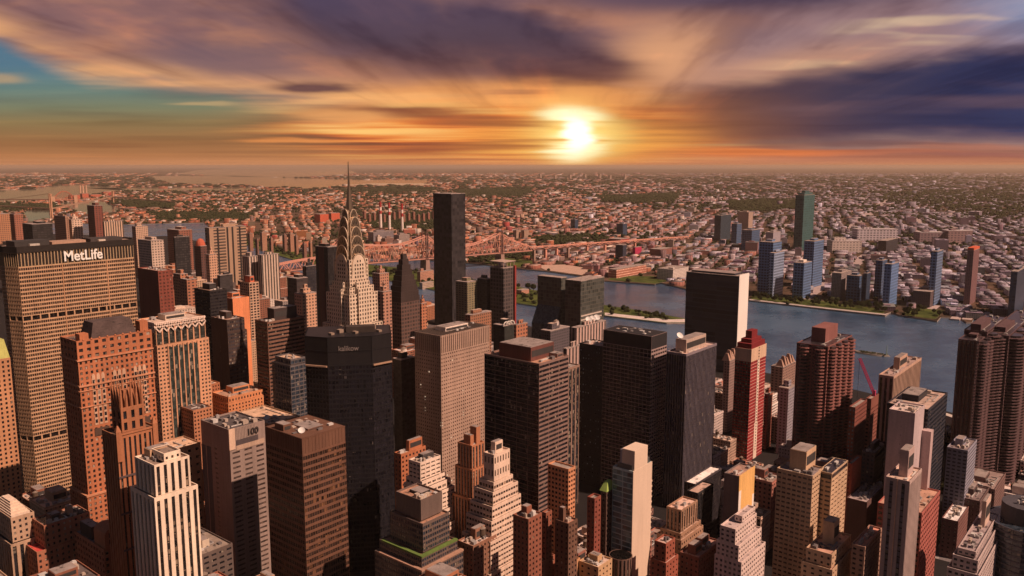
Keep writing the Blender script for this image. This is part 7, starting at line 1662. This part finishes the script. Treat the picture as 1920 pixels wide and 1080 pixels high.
for f0, f1, n, rad in ((1750, 3200, 9000, (4, 8)), (3200, 6000, 22000, (5, 11)), (6000, 11000, 20000, (9, 22)), (11000, 24000, 12000, (25, 70))):
    f = np.sqrt(nr.uniform(f0 ** 2, f1 ** 2, n)); a = nr.uniform(-.68, .68, n) * f
    tx = a * rt[0] + f * fw[0]; ty = a * rt[1] + f * fw[1]
    u2, v2, w2, pond, park = masks(tx, ty)
    clus = np.sin(tx * .004 + 1.3) * np.sin(ty * .0037 + .4) + .6 * np.sin(tx * .011 + ty * .008)
    ok = in_poly(tx, ty, QP) & ~pond & ((park & (u2 < 1600)) | (park & (nr.rand(n) < .5)) | (nr.rand(n) < np.clip(.22 + .35 * clus, .03, .7) * (.95 if f0 < 3000 else 1.1))) & clear_of_heroes(tx, ty, 8)
    TX.append((tx[ok], ty[ok], nr.uniform(*rad, ok.sum())))
    # fuller cover inside the parks
    pk = park & in_poly(tx, ty, QP) & ~pond & (u2 < 1600)
    for rep in range(2):
        TX.append((tx[pk] + nr.uniform(-30, 30, pk.sum()), ty[pk] + nr.uniform(-30, 30, pk.sum()), nr.uniform(*rad, pk.sum())))
# island trees
poly = RI; n = 2600
bx = np.array(poly); tx = nr.uniform(bx[:, 0].min(), bx[:, 0].max(), n); ty = nr.uniform(bx[:, 1].min(), bx[:, 1].max(), n)
ok = in_poly(tx, ty, poly) & in_poly(tx - 16, ty, poly) & in_poly(tx, ty - 16, poly) & in_poly(tx + 12, ty, poly) & in_poly(tx, ty + 12, poly)
TX.append((tx[ok], ty[ok], nr.uniform(3, 6.5, ok.sum())))
tx, ty, tr = (np.concatenate(a) for a in zip(*TX))
hz = np.minimum(tr * .8, 9 + tr * .12)
v1, f1 = clumps(tx, ty, 2.5 + hz * .9, tr, hz, 4)
setting(fast_mesh('far_woods', v1, f1, None, LEAF), 'stuff')
# trees one can tell apart: river parks, island, the street below
def tree_mesh(seed):
    k = np.random.RandomState(seed); t = MB(); t.cyl(0, 0, 0, 4.2, .45, .28, 7)
    tips = []
    for i in range(6):
        a = i * 1.05 + k.uniform(-.3, .3); e = np.array((math.cos(a) * k.uniform(1.5, 2.6), math.sin(a) * k.uniform(1.5, 2.6), k.uniform(5.5, 8.2))); t.bar((0, 0, 3.6), e, .12); tips.append(e)
    tm = t.build('trunk', BARK).data
    n = 420; c = []
    while len(c) < n:
        p = k.uniform(-1, 1, 3); 
        if np.linalg.norm(p) > 1 or np.linalg.norm(p) < .35: continue
        if math.sin(p[0] * 5 + seed) * math.sin(p[1] * 5) * math.sin(p[2] * 5) > .34: continue
        c.append(np.array((p[0] * 3.9, p[1] * 3.9, 7.2 + p[2] * 3.3)))
    c = np.array(c); v_, f_ = clumps(c[:, 0], c[:, 1], c[:, 2], k.uniform(.35, .85, n), k.uniform(.25, .55, n), seed)
    cm = fast_mesh('crown', v_, f_, None, LEAF); return tm, cm.data
protos = [tree_mesh(s) for s in (1, 2, 3)]
for o in list(COL.objects):
    if o.name.split('.')[0] in ('trunk', 'crown') and o.parent is None: bpy.data.objects.remove(o)
def plant(p, s, i, label, group):
    root = thing('tree', label, 'tree', (p[0], p[1], p[2]), group); root.scale = (s, s, s); root.rotation_euler = (0, 0, i * 1.7)
    for nm, me in zip(('trunk', 'crown'), protos[i % 3]):
        o = bpy.data.objects.new(nm, me); COL.objects.link(o); o.parent = root
tr_ = random.Random(5)
for i in range(70):
    u_ = 1412 + 250 * tr_.random(); f_ = (u_ - 1405) / 255; v_ = 557 + f_ * 24 + tr_.uniform(-4.5, 5)
    plant(at_z(u_, v_, 3.3), tr_.uniform(.8, 1.5), i, 'leafy tree on the riverside lawn below the blue towers', 'trees on the riverside lawn')
for i in range(24):
    plant(at_z(1694 + 70 * tr_.random(), 578 + 16 * tr_.random(), 3.3), tr_.uniform(.8, 1.5), i, 'leafy tree on the small lawn by the docks', 'trees on the small dock lawn')
for i in range(26):
    t = tr_.random(); plant(at_z(1140 + 110 * t, 576 + 20 * t + tr_.uniform(-1, 5), 2.7), tr_.uniform(.7, 1.1), i, 'small tree in the row along the island tip', 'trees along the island tip')
for i, (u_, v_) in enumerate(((972, 541), (990, 545), (1000, 547), (966, 556), (982, 560), (996, 566))):
    plant(at_z(u_, v_, 2.7), 1.9 if i in (1, 2) else 1.3, i, 'large round tree by the hospital building on the island', 'large trees on the island')
for i in range(26):
    t = tr_.random(); p = at_z(1752 + 110 * t, 1018 - 52 * t + tr_.uniform(-4, 4), 3); plant(p, tr_.uniform(.9, 1.4), i, 'street tree beside the lit street below the tenement rows', 'trees along the lit street')
for i in range(12):
    p = at_z(1768 + 40 * tr_.random(), 918 + 10 * tr_.random(), 3); plant(p, tr_.uniform(.9, 1.3), i, 'tree between the blue grey block and the tenement row', 'trees behind the tenement row')

# ------------------------------------------------------------------ island building and docks
far('island_hall', 'low hospital hall with a red roof on the island lawn', (968, 978, 992, 545), 552, FW((.50, .24, .17, 1), (.12, .07, .06), 5, 4, .4, .4, (.56, .22, .15, 1)), ph=[])
far('island_block', 'long salmon banded hospital block on the island beside the black monolith', (782, 788, 813, 510), 528, FW((.52, .26, .18, 1), (.09, .05, .045), 5, 4, .6, .5), ph=[(.1, .2, .3, .6, 8)])
far('island_drum', 'low pale hospital wing at the island edge beside the black monolith', (786, 792, 813, 531), 541, FW((.50, .36, .28, 1), (.1, .08, .07), 5, 4, .9, .4), ph=[])
for k, (u_, v_) in enumerate(((1735, 590), (1790, 600), (1812, 601), (1842, 603))):
    p = at_z(u_, v_, 1.2); q = at_z(u_ + (14 if k else 20), v_ - 16, 1.2); d = q - p; L = np.linalg.norm(d); d /= L; n_ = np.array((-d[1], d[0], 0)) * 9
    m = MB(); m.prism([tuple((a)[:2]) for a in (p - n_, q - n_, q + n_, p + n_)][::-1], -1, 3.2 + .1 * k); o = m.build('pier', wall((.46, .36, .34, 1))); tag(o, ('broad wooden pier beside the small dock lawn', 'narrow pier left of the ferry docks', 'middle pier of the ferry docks', 'pier nearest the fluted riverside tower')[k], 'pier')
# reef with a beacon in the river
p = at_z(1632, 664, 0); d_ = at_z(1672, 668, 0) - at_z(1600, 658, 0); L = np.linalg.norm(d_); d_ /= L; n_ = np.array((-d_[1], d_[0], 0))
root = thing('river_reef', 'small bare rock reef with a beacon mast in the river', 'islet', (p[0], p[1], 0)); m = MB()
pts = [tuple((p + d_ * L * .5 * math.cos(t) * (1 + .12 * math.sin(3 * t)) + n_ * 11 * math.sin(t))[:2]) for t in np.linspace(0, 2 * math.pi, 22, endpoint=False)]
m.prism(pts, -1, 2.4, 0, .86); m.build('rock', wall((.20, .17, .15, 1)), root)
k = np.random.RandomState(2); c = np.array([p + d_ * k.uniform(-.4, .4) * L + n_ * k.uniform(-6, 6) for _ in range(60)]); v_, f_ = clumps(c[:, 0] - p[0], c[:, 1] - p[1], np.full(60, 2.6), k.uniform(1, 2.6, 60), k.uniform(.7, 1.6, 60), 3); o = fast_mesh('scrub', v_, f_, None, LEAF); o.parent = root
b = at_z(1662, 666, 2); m = MB(); m.cyl(b[0], b[1], 2, 19, .9, .4, 8); m.build('beacon_mast', wall((.30, .42, .36, 1)), root)

# ------------------------------------------------------------------ the lit street below and its traffic
a = at_z(1742, 1034, 3.0); bq = at_z(1905, 952, 3.0); yy = (a[1] + bq[1]) / 2
setting(sheet('pavement', [(a[0] - 10, yy - 17), (bq[0] + 20, yy - 17), (bq[0] + 20, yy + 17), (a[0] - 10, yy + 17)], 3.14, wall((.34, .29, .28, 1)), .3))
setting(sheet('road', [(a[0] - 10, yy - 11), (bq[0] + 20, yy - 11), (bq[0] + 20, yy + 11), (a[0] - 10, yy + 11)], 3.15, wall((.19, .165, .17, 1)), .1))
for k in range(int((bq[0] - a[0]) / 6)):
    for off in (-3.6, 0, 3.6):
        m = MB(); X = a[0] + k * 6; m.box(X, yy + off - .08, 3.15, X + 2.6, yy + off + .08, 3.156); setting(m.build('lane_marking', wall((.7, .65, .6, 1))))
CARC = [((.72, .70, .68, 1), 'white'), ((.62, .40, .04, 1), 'yellow'), ((.03, .03, .035, 1), 'black'), ((.30, .30, .32, 1), 'silver'), ((.35, .04, .04, 1), 'red')]
def car(col, cn):
    root = thing('car', f'{cn} car on the lit street below the tenement rows', 'car', (0, 0, 0), f'{cn} cars on the lit street')
    m = MB(); m.prism([(-2.2, -.85), (2.2, -.85), (2.2, .85), (-2.2, .85)], .35, .95, 0, .97); m.build('body', wall(col, rough=.3, dirt=.05), root)
    m = MB(); m.prism([(-1.3, -.78), (1.0, -.78), (1.0, .78), (-1.3, .78)], .93, 1.45, 0, .78); m.build('cabin', GLD, root)
    for sx in (-1.4, 1.4):
        for sy in (-.8, .8):
            w = MB(); n = 10; pr = [(sx + .34 * math.cos(2 * math.pi * i / n), .34 + .34 * math.sin(2 * math.pi * i / n)) for i in range(n)]
            w.add([(q[0], sy - .1, q[1]) for q in pr] + [(q[0], sy + .1, q[1]) for q in pr], [tuple(range(n)), tuple(range(2 * n - 1, n - 1, -1))] + [(i, n + i, n + (i + 1) % n, (i + 1) % n) for i in range(n)]); w.build('wheel', wall((.02, .02, .02, 1)), root)
    return root
CARS = [car(*c) for c in CARC]; ci_ = 0; first = set()
def copy_tree(o, parent=None):
    c = o.copy(); COL.objects.link(c); c.parent = parent
    for ch in o.children: copy_tree(ch, c)
    return c
for k in range(22):
    q = CARS[tr_.choice((0, 1, 1, 2, 2, 3, 4))]
    o = q if q.name not in first else copy_tree(q)
    first.add(q.name)
    o.location = (a[0] + 8 + k * (bq[0] - a[0] - 10) / 22 + tr_.uniform(-2, 2), yy + (-5.4, -1.8, 1.8, 5.4, 9.4, -9.4)[tr_.randrange(6)], 3.15); o.rotation_euler = (0, 0, tr_.choice((0, math.pi)))
for q in CARS:
    if q.name not in first:
        for ch in list(q.children): bpy.data.objects.remove(ch)
        bpy.data.objects.remove(q)
# riverside expressway seen between the slabs
rvw = thing('elevated_expressway', 'elevated riverside expressway between the dark glass slab and the fluted tower', 'expressway', tuple(at_z(1785, 790, 3))); p, q = at_z(1740, 772, 12), at_z(1812, 796, 12); m = MB(); m.bar(p, q, 4.5); m.build('deck', wall((.55, .47, .42, 1)), rvw)
for f_ in np.linspace(.05, .95, 9):
    c = p + (q - p) * f_; m = MB(); m.box(c[0] - 1, c[1] - 1, 2, c[0] + 1, c[1] + 1, 8); m.build('pier', wall((.4, .35, .33, 1)), rvw)

# ------------------------------------------------------------------ evening air
HZ = bpy.data.materials.new('evening_air'); HZ.use_nodes = True; nt = HZ.node_tree; nt.nodes.clear()
pv = nt.nodes.new('ShaderNodeVolumePrincipled'); pv.inputs['Color'].default_value = (.98, .76, .58, 1); pv.inputs['Density'].default_value = 2.1e-5; pv.inputs['Anisotropy'].default_value = .1
ou = nt.nodes.new('ShaderNodeOutputMaterial'); nt.links.new(pv.outputs[0], ou.inputs['Volume'])
m = MB(); m.box(-90000, -90000, -8, 90000, 90000, 345); hz_ = m.build('haze', HZ); setting(hz_, 'stuff')
for o in COL.objects:
    for k in ('fx', 'z1'):
        if k in o: del o[k]
print('OBJECTS TOTAL', len(COL.objects))
